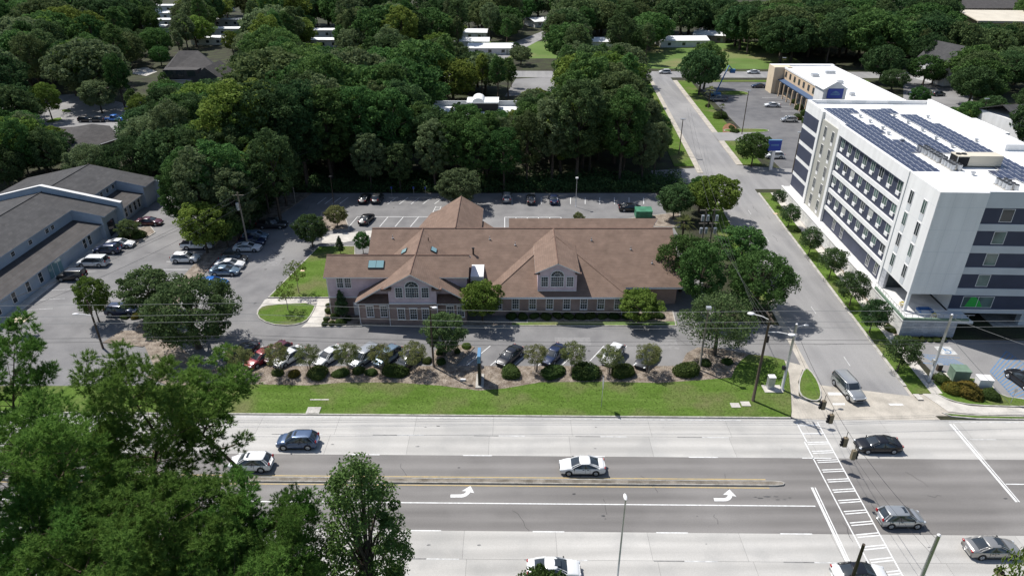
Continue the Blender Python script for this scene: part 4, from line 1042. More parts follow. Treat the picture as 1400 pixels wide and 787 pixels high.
vm_ = MB(); vm_.tube([(0, 0, 0), (0, 0, .35)], .2, 8); vm_.tube([(0, 0, .35), (0, 0, .5)], .34, 8); vm_ = vm_.mesh('roof_vent', 'galvanised')
for i, (x, y) in enumerate(((6.3, 41), (6.6, 37.5), (6.9, 33.0), (6.4, 29.6), (6.8, 25.5), (12.9, 42), (13.1, 37), (13.2, 32), (13.0, 27), (13.3, 22.5), (9.2, 9.0), (15.4, 7.0), (19, 26), (18.5, 41))):
    tag(put('roof_vent', vm_, None, h2w(x, y, ZROOF + .05)), 'small round vent standing between the solar strips', 'roof vent', 'vents on the hotel roof')

# cladding joints on the corner block and bands
for k in range(1, 5):
    mb = MB(); mb.box(0.06, 6.39, -.068, -.061, 5.3 + k * 3.27 - .015, 5.3 + k * 3.27 + .015); hp('panel_joint', mb, 'band_grey')
    mb = MB(); mb.box(-.007, -.001, .1, 8.2, 5.3 + k * 3.27 - .012, 5.3 + k * 3.27 + .012); hp('panel_joint', mb, 'band_grey')
for x in (2.1, 4.25):
    mb = MB(); mb.box(x - .012, x + .012, -.067, -.0605, 5.3, ZT - .06); hp('panel_joint', mb, 'band_grey')
# ---------------------------------------------------------------- grey roofed office block at left
OO = Vector((-80, 105, 0))
off = thing('office_block', 'long low pale office block with grey shingle roofs on two levels', 'building', OO)
def omb(): return MB(OO)
def op(name, mb, mats): return mb.build(name, mats, off)
def gable_block(y0, y1, ext0, ext1):
    """upper gable along Y; lower lean-to roof on the car park side; the upper roof runs out to the wall line between ext0 and ext1"""
    w = omb(); w.box(-100.5, -95, y0, y1, 0, 4.3); w.box(-95, -79.8, y0, y1, 0, 5.5); w.box(-79.8, -75.4, y0, ext0, 0, 2.85); w.box(-79.8, -74.6, ext0, ext1, 0, 4.5); op('wall', w, 'blue_white_siding')
    rf = omb()
    rf.slab([(-87.2, y0 - .3, 7.45), (-79.5, y0 - .3, 5.75), (-79.5, y1, 5.75), (-87.2, y1, 7.45)], .2, 0, 1)
    rf.slab([(-101, y0 - .3, 4.5), (-87.2, y0 - .3, 7.45), (-87.2, y1, 7.45), (-101, y1, 4.5)], .2, 0, 1)
    op('upper_roof', rf, ['grey_shingle', 'blue_white_siding'])
    rf = omb(); rf.slab([(-79.48, ext0, 5.745), (-73.9, ext0, 4.5), (-73.9, ext1, 4.5), (-79.48, ext1, 5.745)], .22, 0, 1); op('upper_roof', rf, ['grey_shingle', 'blue_white_siding'])
    rf = omb(); rf.slab([(-79.78, y0 - .3, 3.85), (-74.7, y0 - .3, 3.0), (-74.7, ext0 - .02, 3.0), (-79.78, ext0 - .02, 3.85)], .2, 0, 1); op('lower_roof', rf, ['brown_shingle', 'blue_white_siding'])
    w = omb(); w.add([(-79.79, ext0 - .012, 3.0), (-74.5, ext0 - .012, 2.8), (-74.5, ext0 - .012, 4.4), (-79.79, ext0 - .012, 5.55)], [(0, 1, 2, 3)]); op('clerestory_return', w, 'blue_white_siding')
    w = omb(); w.tube([(-87.2, y0 - .3, 7.48), (-87.2, y1, 7.48)], .1, 6); op('ridge_cap', w, 'grey_shingle')
gable_block(84.0, 119.8, 115.0, 119.8)
gable_block(120.4, 136.0, 130.8, 136.0)
# fire wall rising above the roofs
w = omb(); pr = [(-101, 5.4), (-87.2, 8.6), (-73.2, 5.3), (-73.2, 0), (-101, 0)]
vs = [(x, 119.8, z) for x, z in pr] + [(x, 120.38, z) for x, z in pr]
w.add(vs, [(0, 1, 2, 3, 4), (9, 8, 7, 6, 5), (0, 5, 6, 1), (1, 6, 7, 2), (2, 7, 8, 3)]); op('fire_wall', w, 'blue_white_siding')
w = omb()
for (a, b) in ((0, 1), (1, 2)):
    (xa, za), (xb, zb) = pr[a], pr[b]
    w.slab([(xa, 119.7, za + .08), (xb, 119.7, zb + .08), (xb, 120.48, zb + .08), (xa, 120.48, za + .08)], .1)
op('coping', w, 'off_white')
w = omb(); w.box(-75.3, -73.25, 119.9, 120.3, 0, 4.8); w.box(-74.6, -73.2, 135.3, 135.98, 0, 4.0); op('end_fin', w, 'blue_white_siding')
# windows and doors on the car park wall, clerestory lights
ow = MB(); ow.box(-.42, .42, -.05, .02, 0, 1.75); ow = ow.mesh('window_glass', 'window_glass')
of = MB(); of.box(-.5, -.42, -.07, .02, -.06, 1.83); of.box(.42, .5, -.07, .02, -.06, 1.83); of.box(-.42, .42, -.07, .02, 1.75, 1.83); of.box(-.42, .42, -.07, .02, -.06, 0); of.box(-.42, .42, -.065, -.051, .85, .9); of = of.mesh('window_frame', 'white_trim')
def owin(x, y, z, sc=(1, 1, 1)):
    f = put('window', of, off, (x - OO.x, y - OO.y, z - OO.z), rotz=R(90), scale=sc); put('pane', ow, f)
for y in (86.5, 90.2, 93.6, 96.8, 109.6, 111.2, 124.2, 126.0, 127.8, 129.4): owin(-75.38, y, .75)
for y in (92, 93.6, 98.5, 103.0, 107.6, 109.2, 123, 125.2, 127.4, 129.6): owin(-79.78, y, 4.55, (1, 1, .40))
w = omb(); w.box(-75.38, -75.3, 99.0, 102.4, 0.05, 2.5); op('glazed_door', w, 'sky_glass')
w = omb(); w.box(-75.36, -75.28, 99.9, 100.0, .05, 2.5); w.box(-75.36, -75.28, 101.3, 101.4, .05, 2.5); op('door_mullion', w, 'white_trim')
w = omb(); w.box(-74.58, -74.5, 116.2, 118.4, .1, 2.8); op('entrance_door', w, 'window_glass')
w = omb(); w.box(-75.38, -73.9, 84, 115, 0, .14); op('walkway', w, 'walk_concrete')

# other low buildings at far left
def low_building(name, label, poly_px, z_e, z_r, roof, wall='brick', cat='building', windows=0):
    """hip roofed building from its eave outline (four corners seen from the air, clockwise from far left)"""
    P = [G(a, b, z_e) for a, b in poly_px]
    c = sum(P, Vector()) / 4; o = Vector((c.x, c.y, 0))
    t = thing(name, label, cat, o)
    w = MB(o); q = [((p - c) * .95 + c) for p in P]; w.prism([(p.x, p.y) for p in q], 0, z_e - .05); w.build('wall', wall, t)
    a, b, d, e = P      # far left, far right, near right, near left
    m1 = (a + e) / 2; m2 = (b + d) / 2; ax = m2 - m1
    L_ = ax.length; ins = min(.5 * (a - e).length, .35 * L_)
    r1 = m1 + ax.normalized() * ins; r2 = m2 - ax.normalized() * ins; r1.z = r2.z = z_r
    rf = MB(o); rf.add([a, b, d, e, r1, r2], [(3, 2, 5, 4), (1, 0, 4, 5), (0, 3, 4), (2, 1, 5)]); rf.add([p - Vector((0, 0, .02)) for p in (a, b, d, e)], [(0, 1, 2, 3)])
    rf.build('roof', roof, t)
    ed = MB(o)
    for u, v in ((a, b), (b, d), (d, e), (e, a)): ed.tube([u - Vector((0, 0, .08)), v - Vector((0, 0, .08))], .09, 4)
    ed.build('fascia', 'white_trim', t)
    e2 = q[3]; d2 = q[2]; run = d2 - e2; n = Vector((run.y, -run.x, 0)).normalized()
    for k in range(windows):
        f = (k + .7) / (windows + .4); p = e2 + run * f; u = run.normalized() * .6
        wm = MB(o); pz = Vector((0, 0, 1))
        b0 = Vector((p.x, p.y, .9)) + n * .03
        wm.add([b0 - u, b0 + u, b0 + u + pz * 1.3, b0 - u + pz * 1.3], [(0, 1, 2, 3)]); wm.build('window', 'window_glass', t)
    return t
low_building('low_building', 'brown hip roofed low building behind the far left trees', [(70, 175), (150, 172), (165, 188), (85, 214)], 3.4, 6.2, 'brown_shingle', 'brick', 'building', 5)
low_building('low_building', 'brown roofed low building at the left edge of the photo', [(-60, 196), (22, 198), (20, 222), (-70, 222)], 3.2, 5.2, 'brown_shingle', 'brick', 'building', 4)
# dark roofed house
hs = low_building('house', 'large house with dark brown roof and three dormer windows among trees', [(226, 92), (296, 88), (318, 112), (218, 108)], 5.2, 12.5, 'brown_shingle', 'off_white', 'house', 4)
hc = hs.location.copy()
dm = MB(hc); g = G(247, 103, 6.6)
dm.box(g.x - 5.6, g.x + 5.6, g.y, g.y + 5, 5.6, 8.3); dm.build('dormer', 'brown_shingle', hs)
for k in range(3):
    wm = MB(hc); x = g.x - 3.6 + k * 3.6; wm.box(x - 1.25, x + 1.25, g.y - .08, g.y - .005, 6.2, 8.0); wm.build('window', 'window_glass', hs)
rf = MB(hc); g2 = G(290, 96, 8)
rf.add([(g2.x - 5, g2.y - 9, 5.3), (g2.x + 8, g2.y - 9, 5.3), (g2.x + 1.5, g2.y - 9, 10.5), (g2.x - 5, g2.y + 4, 5.3), (g2.x + 8, g2.y + 4, 5.3), (g2.x + 1.5, g2.y + 4, 10.5)], [(0, 1, 2), (0, 2, 5, 3), (1, 4, 5, 2)]); rf.build('cross_gable', 'brown_shingle', hs)

# white roofed bungalows and mobile homes far off
def bungalow(px, py, W, D, h, label, wall='off_white', rot=0.0, roof='membrane', z_r=1.3, cat='house', group=None, name='bungalow'):
    g = G(px, py, h)
    t = thing(name, label, cat, (g.x, g.y, 0), rot, group)
    w = MB(); w.box(-W / 2, W / 2, -D / 2, D / 2, 0, h); w.build('wall', wall, t)
    rf = MB(); o = .5
    rf.slab([(-W / 2 - o, -D / 2 - o, h), (W / 2 + o, -D / 2 - o, h), (W / 2 + o, 0, h + z_r), (-W / 2 - o, 0, h + z_r)], .15); rf.slab([(-W / 2 - o, 0, h + z_r), (W / 2 + o, 0, h + z_r), (W / 2 + o, D / 2 + o, h), (-W / 2 - o, D / 2 + o, h)], .15)
    rf.build('roof', roof, t)
    for k in range(3):
        wm = MB(); x = -W / 2 + W * (k + .6) / 3.3; wm.box(x - .7, x + .7, -D / 2 - .06, -D / 2 - .01, .9, 2.1); wm.build('window', 'window_glass', t)
    wm = MB(); wm.box(W * .36, W * .36 + .9, -D / 2 - .07, -D / 2 - .01, 0, 2.05); wm.build('door', 'taupe_stucco', t)
    return t
MH = [(222, 7), (220, 16), (218, 26), (208, 35), (240, 17), (312, 26), (307, 38), (287, 50), (436, 40), (444, 53), (338, 52), (300, 8), (380, 30), (260, 33)]
for i, (a, b) in enumerate(MH):
    bungalow(a, b, 16, 6.5, 3.3, 'white roofed mobile home in rows beyond the far left trees', z_r=.5, cat='mobile home', group='mobile homes far left', name='mobile_home')
bungalow(653, 4, 16, 9, 3, 'white roofed bungalow at the top edge above the centre trees')
bungalow(644, 43, 16, 8, 3, 'small white bungalow with dark windows left of the lane', rot=R(-4))
bungalow(643, 55, 17, 8, 2.8, 'white bungalow just in front of another left of the lane')
bungalow(671, 63, 19, 11, 2.8, 'white hip roofed bungalow on the lawn by the lane')
bungalow(742, 27, 16, 13, 3, 'bungalow with bright white roof right of the lane', rot=R(25))
bungalow(690, 12, 14, 9, 3, 'white roofed bungalow at the far end of the lane')
bungalow(826, 55, 24, 9, 2.8, 'long white roofed bungalow behind the tall trees beside the lawn')
bungalow(932, 53, 22, 11, 3, 'long white bungalow beside the bright open lawn', rot=R(3))
bungalow(972, 46, 15, 11, 3.2, 'brown walled bungalow with white roof beyond the open lawn', 'brick', rot=R(-20))
bungalow(978, 34, 14, 9, 3, 'white roofed bungalow farthest behind the open lawn')
bungalow(942, 26, 14, 9, 3, 'small white roofed bungalow at the top of the lawn', rot=R(15))

# school-like building hidden in the wood
g = G(660, 143, 5)
wb = thing('wood_building', 'white flat roofed building with dark parapets half hidden in the wood', 'building', (g.x, g.y, 0))
mb = MB(); mb.box(-14, 12, -14, 0, 0, 4.5); mb.build('wall', 'taupe_stucco', wb)
mb = MB(); mb.box(-14, 12, -14, 0, 4.5, 4.7); mb.build('roof', 'membrane', wb)
mb = MB(); mb.box(-14, 12, -.4, 0, 4.7, 6.1); mb.box(-14, -13.6, -14, -.4, 4.7, 5.4); mb.build('parapet', 'band_grey', wb)
mb = MB(); mb.box(-4, 4.5, -7, -1, 4.7, 7.0); mb.build('plant_room', 'dark_gap', wb)
mb = MB(); mb.box(-4.2, 4.7, -7.2, -.8, 7.0, 7.3)
n = 10
for k in range(n):
    a0, a1 = math.pi * k / n, math.pi * (k + 1) / n
    mb.add([(1.6 * math.cos(a0) - 1, -7.2, 7.3 + 1.1 * math.sin(a0)), (1.6 * math.cos(a1) - 1, -7.2, 7.3 + 1.1 * math.sin(a1)), (1.6 * math.cos(a1) - 1, -1, 7.3 + 1.1 * math.sin(a1)), (1.6 * math.cos(a0) - 1, -1, 7.3 + 1.1 * math.sin(a0)), (-1, -7.2, 7.3)], [(0, 1, 2, 3), (0, 4, 1)])
mb.build('barrel_roof', 'membrane', wb)

# motel
mo_ = thing('motel_building', 'long cream motel with white roof, blue awning and gabled sign tower', 'building', (90, 200, 0), R(-1))
def mp(name, mb, mats): return mb.build(name, mats, mo_)
mb = MB(); mb.box(0, 17, -38, 38, 0, 8.2); mp('wall', mb, 'tan_stucco')
mb = MB(); mb.box(-3.3, 2.5, 34, 40, 0, 8.6); mp('end_block', mb, 'cream_stucco')
mb = MB(); mb.box(-3.2, 18, 38.05, 40, 8.2, 8.65); mb.box(.3, 16.8, -37.8, 38, 8.2, 8.3); mp('roof', mb, 'membrane')
mb = MB(); mb.box(-.12, .3, -38.1, 34, 8.2, 8.75); mb.box(16.7, 17.1, -38.1, 38, 8.2, 8.75); mp('parapet', mb, 'white_stucco')
mb = MB(); mb.slab([(-1.6, -34, 4.7), (-.02, -34, 5.1), (-.02, 34, 5.1), (-1.6, 34, 4.7)], .2); mp('awning', mb, 'awning_blue')
mb = MB(); mb.box(-.06, -.01, -34, 34, .4, 4.4); mp('ground_floor_glazing', mb, 'window_glass')
mw = MB(); mw.box(-.05, .02, -.75, .75, 0, 1.7); mw = mw.mesh('window', 'window_glass')
for k in range(17): put('window', mw, mo_, (-.03, -33 + k * 4.05, 5.9))
pm_ = MB(); pm_.box(-2.2, -1.9, -.18, .18, 0, 4.5); pm_ = pm_.mesh('post', 'tan_stucco')
for k in range(18): put('post', pm_, mo_, (0, -34 + k * 4.0, 0))
mb = MB(); mb.box(-7, -1, -16, -10, 0, 12.2); mp('sign_tower', mb, 'off_white')
mb = MB(); mb.add([(-7.4, -16.4, 12.2), (-.6, -16.4, 12.2), (-4, -16.4, 14.3), (-7.4, -9.6, 12.2), (-.6, -9.6, 12.2), (-4, -9.6, 14.3)], [(0, 1, 2), (5, 4, 3), (0, 2, 5, 3), (1, 4, 5, 2)]); mp('tower_roof', mb, 'off_white')
mb = MB(); mb.box(-6.0, -2.0, -16.45, -16.02, 9.9, 12.5); mp('sign_panel', mb, 'sign_blue')
mb = MB()
for k in range(9): mb.poly([(-5.2 + k * .27, -16.47, 10.8), (-5.0 + k * .27, -16.47, 10.8), (-5.0 + k * .27, -16.47, 11.2), (-5.2 + k * .27, -16.47, 11.2)])
mb.poly([(-5.0, -16.47, 11.4), (-3.0, -16.47, 11.4), (-4.0, -16.47, 11.9)]); mp('sign_lettering', mb, 'sign_pale_blue')
for (a, b, c, d) in ((4, 6, 20, 22), (8, 9.5, 10, 11.5), (5, 6.2, -6, -4.8), (10, 13, 25, 26), (7, 12, -26, -24), (4, 5, 3, 4.2)):
    mb = MB(); mb.box(a, b, c, d, 8.3, 9.1); mp('roof_unit', mb, 'galvanised')
mb = MB(); mb.box(17, 30, -38, -24, 0, 6.5); mb.box(17, 30, -38, -24, 6.5, 6.8); mp('rear_wing', mb, 'white_stucco')
# motel sign on a pole, light poles stand elsewhere
g = G(1053, 232); sg = thing('pole_sign', 'blue motel sign board on a white post by the driveway', 'sign', (g.x, g.y, 0))
mb = MB(); mb.box(-.35, .35, -.25, .25, 0, 4.6); mb.build('post', 'white_trim', sg)
mb = MB(); mb.box(-1.45, 1.45, -.25, .25, 4.6, 7.0); mb.build('board', 'sign_blue', sg)
mb = MB(); mb.box(-1.5, 1.5, -.28, .28, 7.0, 7.15); mb.build('cap', 'sign_pale_blue', sg)
mb = MB()
for k in range(7): mb.poly([(-.9 + k * .26, -.26, 5.8), (-.72 + k * .26, -.26, 5.8), (-.72 + k * .26, -.26, 6.15), (-.9 + k * .26, -.26, 6.15)])
mb.build('lettering', 'sign_pale_blue', sg)

# chapel-like white building and far right structures
g = G(1305, 117)
ch = thing('chapel', 'white walled steep gabled building among the dark right hand trees', 'building', (g.x, g.y, 0), R(12))
mb = MB(); mb.box(-5, 5, 0, 14, 0, 8); mb.add([(-5, 0, 8), (5, 0, 8), (0, 0, 13), (-5, 14, 8), (5, 14, 8), (0, 14, 13)], [(0, 1, 2), (5, 4, 3)]); mb.build('wall', 'white_stucco', ch)
mb = MB(); mb.slab([(-5.6, -.5, 7.6), (0, -.5, 13.2), (0, 14.5, 13.2), (-5.6, 14.5, 7.6)][::-1], .3); mb.slab([(0, -.5, 13.2), (5.6, -.5, 7.6), (5.6, 14.5, 7.6), (0, 14.5, 13.2)][::-1], .3); mb.build('roof', 'grey_shingle', ch)
mb = MB(); mb.box(-1.2, 1.2, -.1, -.01, 0, 5.5); mb.build('door', 'dark_gap', ch)
mb = MB(); mb.box(-.6, .6, -.1, -.01, 7, 10.5); mb.build('window', 'window_glass', ch)
bungalow(1402, 158, 14, 16, 6.5, 'white two storey house at the right edge behind the hotel', 'white_stucco', 0.1, 'grey_shingle', 3.0)
g = G(1385, 24, 8)
wh = thing('warehouse', 'tan metal roofed warehouse with an open bay at the top right', 'warehouse', (g.x, g.y, 0), R(-6))
mb = MB(); mb.box(-22, -8, -14, 30, 0, 8); mb.box(26, 60, -14, 30, 0, 8); mb.box(-8, 26, -6, 30, 0, 8); mb.box(-8, 26, -14, -6, 6.4, 8); mb.build('wall', 'tan_stucco', wh)
mb = MB(); mb.slab([(-24, -16, 8.0), (62, -16, 8.0), (62, 8, 10.5), (-24, 8, 10.5)], .4); mb.slab([(-24, 8, 10.5), (62, 8, 10.5), (62, 32, 8), (-24, 32, 8)], .4); mb.build('roof', 'tan_roof', wh)
mb = MB(); mb.box(-24.3, 62.3, -16.4, -15.9, 7.1, 8.1); mb.build('fascia', 'brown_metal_roof', wh)
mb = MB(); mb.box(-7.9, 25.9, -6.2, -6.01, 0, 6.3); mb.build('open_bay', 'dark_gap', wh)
bungalow(1345, 8, 60, 26, 8, 'dark brown roofed long shed behind the tan warehouse', 'brown_metal_roof', 0, 'brown_shingle', 3, 'shed')
# ---------------------------------------------------------------- vegetation
def rot_to(n):
    """(m,3) normals -> two tangent vectors"""
    a = np.where(np.abs(n[:, 2:3]) < 0.9, np.array([[0, 0, 1.0]]), np.array([[1.0, 0, 0]]))
    u = np.cross(n, a); u /= np.linalg.norm(u, axis=1, keepdims=True) + 1e-9
    w = np.cross(n, u)
    return u, w
def leaves(P, N, size, rng, aspect=0.62, jit=0.75):
    n = len(P)
    d = N + rng.normal(0, jit, (n, 3)); d /= np.linalg.norm(d, axis=1, keepdims=True) + 1e-9
    u, w = rot_to(d)
    th = rng.uniform(0, 2 * np.pi, (n, 1)); c, s = np.cos(th), np.sin(th)
    a = u * c + w * s; b = -u * s + w * c
    L = size * rng.uniform(0.65, 1.35, (n, 1)) * 0.5
    fold = d * L * 0.25
    V = np.empty((n, 4, 3))
    V[:, 0] = P - a * L; V[:, 1] = P + b * L * aspect + fold; V[:, 2] = P + a * L; V[:, 3] = P - b * L * aspect + fold
    F = np.arange(4 * n).reshape(n, 4)
    return V.reshape(-1, 3), F
def lobe_points(lobes, rng, up=0.25, shell=0.55):
    Ps, Ns = [], []
    for (c, r, k) in lobes:
        d = rng.normal(0, 1, (k, 3)); d[:, 2] += up; d /= np.linalg.norm(d, axis=1, keepdims=True)
        rad = shell + (1 - shell) * rng.random((k, 1)) ** 0.6
        Ps.append(np.array(c) + d * rad * np.array(r)); Ns.append(d)
    return np.concatenate(Ps), np.concatenate(Ns)
def crown_lobes(rng, R_, z0, z1, n, per, lr=(0.2, 0.34), taper=0.0, core=3):
    """lobes spread over an uneven crown volume"""
    lobes = []
    cz, hz = (z0 + z1) / 2, (z1 - z0) / 2
    wob = rng.uniform(0.78, 1.15, 9)
    for i in range(n):
        f = (i + .5) / n
        zz = 1 - 2 * f
        zz = max(-.8, zz * 1.0)
        ang = i * 2.39996 + rng.uniform(-.35, .35)
        rr = math.sqrt(max(0, 1 - zz * zz)) * wob[int(ang / (2 * math.pi) * 9) % 9] * rng.uniform(.66, .95)
        rr *= 1 - taper * (zz * .5 + .5)
        k = rng.uniform(*lr) * R_ * (1 - taper * .5 * (zz * .5 + .5))
        lobes.append(((math.cos(ang) * rr * R_, math.sin(ang) * rr * R_, cz + zz * hz * rng.uniform(.72, .93)), (k, k, k * rng.uniform(.6, .85)), per))
    for i in range(core):
        lobes.append(((rng.uniform(-.3, .3) * R_, rng.uniform(-.3, .3) * R_, cz + rng.uniform(-.3, .5) * hz), (R_ * .45, R_ * .45, hz * .45), per))
    return lobes
def trunk_mesh(name, H, r, lobes, rng, n_limb=7, bark='bark', start=0.35, lean=0.0, multi=1):
    mb = MB()
    for q in range(multi):
        ox, oy = (0, 0) if multi == 1 else (math.cos(q * 2.3) * .18, math.sin(q * 2.3) * .18)
        top = Vector((ox * 4 + lean * H, oy * 4, H * .8))
        path = [Vector((ox, oy, -.1)), Vector((ox * 1.3 + lean * .2 * H + rng.uniform(-.02, .02) * H, oy * 1.3, H * .25)), Vector((ox * 2.5 + lean * .5 * H, oy * 2.5 + rng.uniform(-.02, .02) * H, H * .5)), top]
        mb.tube(path, [r * 1.25, r * .85, r * .6, r * .15], 7)
    idx = rng.permutation(len(lobes))[:n_limb]
    for i in idx:
        c = Vector(lobes[i][0]); z = max(H * .18, min(c.z * .72, H * rng.uniform(start, start + .25)))
        b = Vector((lean * z, 0, z)); mid = b.lerp(c, .5) + Vector((0, 0, .06 * H * rng.uniform(0, 1)))
        mb.tube([b, mid, c], [r * .45, r * .28, r * .07], 5)
    return mb.mesh(name, bark, True)
class Kind: pass
KIND = {}
def make_kind(key, seed, R_, H, z0, n, per, leaf, leafmat, lr=(.2, .34), r=.3, taper=0.0, limbs=7, bark='bark', up=.25, shell=.55, multi=1, core=3, moss=0, aspect=.62):
    rng = np.random.default_rng(seed)
    L = crown_lobes(rng, R_, z0, H, n, per, lr, taper, core)
    P, N = lobe_points(L, rng, up, shell)
    V, F = leaves(P, N, leaf, rng, aspect)
    k = Kind(); k.R, k.H = R_, H
    if moss:
        q = rng.permutation(len(L))[:moss]; PP = []
        for i in q:
            c = np.array(L[i][0]); m = 60
            col = c[None, :] + np.stack([rng.normal(0, .5, m), rng.normal(0, .5, m), -rng.uniform(.2, 2.6, m)], 1); PP.append(col)
        PP = np.concatenate(PP); V2, F2 = leaves(PP, np.tile([[0, -1.0, 0]], (len(PP), 1)), leaf * .8, rng, .3, .3)
        mi = np.concatenate([np.zeros(len(F), int), np.ones(len(F2), int)])
        F = np.concatenate([F, F2 + len(V)]); V = np.concatenate([V, V2])
        k.crown = numpy_mesh('crown', V, F, [leafmat, 'moss'], mi)
    else:
        k.crown = numpy_mesh('crown', V, F, [leafmat])
    k.trunk = trunk_mesh('trunk', H, r, L, rng, limbs, bark, multi=multi)
    KIND[key] = k
    return k
def plant(key, name, label, cat, x, y, H=None, group=None, wide=1.0, rz=None, z=0.1, leaf=None):
    k = KIND[key]; s = (H or k.H) / k.H
    t = thing(name, label, cat, (x, y, z), random.uniform(0, 6.28) if rz is None else rz, group)
    t.scale = (s * wide, s * wide, s)
    put('trunk', k.trunk, t); c = put('crown', k.crown, t)
    if leaf: c.material_slots[0].link = 'OBJECT'; c.material_slots[0].material = M[leaf]
    return t
for i in range(3): make_kind('wood%d' % i, 20 + i, 5.6, 20, 3.5 + i, 130, 95, .44, 'wood_leaf', lr=(.11, .24), r=.30, limbs=12, core=2, shell=.6)
for i in range(2): make_kind('oak%d' % i, 30 + i, 7.2, 11.5, 2.0, 150, 120, .36, 'oak_leaf', lr=(.09, .21), r=.40, limbs=14, moss=0, core=3, shell=.55)
make_kind('moss_oak', 36, 5.2, 10, 2.2, 60, 130, .30, 'oak_leaf', lr=(.18, .3), r=.3, limbs=10, moss=14)
for i in range(3): make_kind('far%d' % i, 40 + i, 8.5, 15, 3.0, 120, 70, .70, 'wood_leaf', lr=(.10, .22), r=.42, limbs=9, core=2, shell=.6)
for i in range(2): make_kind('fpine%d' % i, 80 + i, 4.2, 20, 7.5, 40, 110, .50, 'dark_leaf', lr=(.2, .38), r=.28, limbs=14, bark='pine_bark', taper=.35, core=1, shell=.35)
make_kind('round', 84, 7.0, 12.5, 2.0, 100, 80, .58, 'wood_leaf', lr=(.12, .26), r=.4, limbs=7, core=2, shell=.6)
for i in range(2): make_kind('tall%d' % i, 46 + i, 5.5, 20, 6.0, 90, 70, .60, 'dark_leaf', lr=(.12, .26), r=.34, limbs=9, core=2, shell=.6)
for i in range(2): make_kind('mid%d' % i, 50 + i, 3.1, 6.8, 1.4, 90, 130, .24, 'wood_leaf', lr=(.12, .27), r=.13, limbs=9, core=3)
for i in range(3): make_kind('street%d' % i, 55 + i, 1.95, 4.6, 1.1, 40, 140, .165, 'dark_leaf', lr=(.2, .36), r=.07, limbs=6, taper=.2)
for i in range(3): make_kind('myrtle%d' % i, 60 + i, 1.75, 4.0, 1.35, 36, 105, .15, 'myrtle_leaf', lr=(.2, .32), r=.05, limbs=12, multi=4, bark='pale_bark', shell=.3, core=2)
make_kind('young', 66, 1.4, 4.6, 1.9, 20, 45, .18, 'bright_leaf', lr=(.22, .36), r=.05, limbs=8, core=0, bark='pale_bark')
make_kind('cone', 67, 1.1, 4.0, .3, 36, 140, .13, 'conifer_leaf', lr=(.28, .42), r=.06, limbs=3, taper=.85)
make_kind('gum', 69, 3.4, 22.0, 6.0, 110, 170, .20, 'wood_leaf', lr=(.12, .32), r=.25, limbs=40, taper=.25, core=3, shell=.4)
def hedge_kind(key, seed, mat_, n=3200, leaf=.10):
    rng = np.random.default_rng(seed)
    lc = [(rng.uniform(-.36, .36), rng.uniform(-.36, .36), rng.uniform(-.15, .18), rng.uniform(.58, .8)) for _ in range(4)]
    d = rng.normal(0, 1, (n * 2, 3)); d[:, 2] = np.abs(d[:, 2]) - .25 * rng.random(n * 2); d /= np.linalg.norm(d, axis=1, keepdims=True)
    bump = 1 + .09 * np.sin(d[:, :1] * 4 + seed) * np.cos(d[:, 1:2] * 3.5 + seed * .7) + .05 * np.sin(d[:, 2:3] * 9 + d[:, :1] * 6) + rng.normal(0, .05, (n * 2, 1))
    wh = rng.integers(0, 4, n * 2); ctr = np.array([q[:3] for q in lc])[wh]; rad = np.array([q[3] for q in lc])[wh][:, None]
    P = ctr + d * bump * rad
    inside = np.zeros(n * 2, bool)
    for q, (a, b, c, r_) in enumerate(lc): inside |= (wh != q) & (np.linalg.norm(P - np.array([a, b, c]), axis=1) < r_ * .9)
    P, d = P[~inside], d[~inside]; P[:, 2] = np.maximum(P[:, 2] + .12, 0.0)
    V, F = leaves(P, d, leaf, rng, .7, .45)
    k = Kind(); k.crown = numpy_mesh('foliage', V, F, [mat_])
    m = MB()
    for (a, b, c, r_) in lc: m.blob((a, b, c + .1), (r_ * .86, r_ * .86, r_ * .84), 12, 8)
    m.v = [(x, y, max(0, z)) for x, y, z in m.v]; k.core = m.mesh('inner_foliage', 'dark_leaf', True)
    KIND[key] = k
for i in range(3): hedge_kind('hedge%d' % i, 70 + i, 'hedge_leaf')
hedge_kind('rust', 74, 'rust_hedge_leaf')
def shrub(key, label, px, py, wpx, hpx=None, group=None, name='clipped_shrub', z=.11, leaf=None):
    g = G(px, py - wpx * .16, 0); sc = F_PX / (g.y * _c + (CAM_H - 0) * _s)
    rx = wpx / sc / 2 * random.uniform(.9, 1.12); rz_ = random.uniform(.85, 1.15) * (hpx or wpx * .8) / sc * .55
    k = KIND[key]
    t = thing(name, label, 'shrub', (g.x, g.y, z), random.uniform(0, 6.28), group)
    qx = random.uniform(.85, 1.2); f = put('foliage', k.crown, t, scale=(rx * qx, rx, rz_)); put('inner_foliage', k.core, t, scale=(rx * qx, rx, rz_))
    if leaf: f.material_slots[0].link = 'OBJECT'; f.material_slots[0].material = M[leaf]
    return t

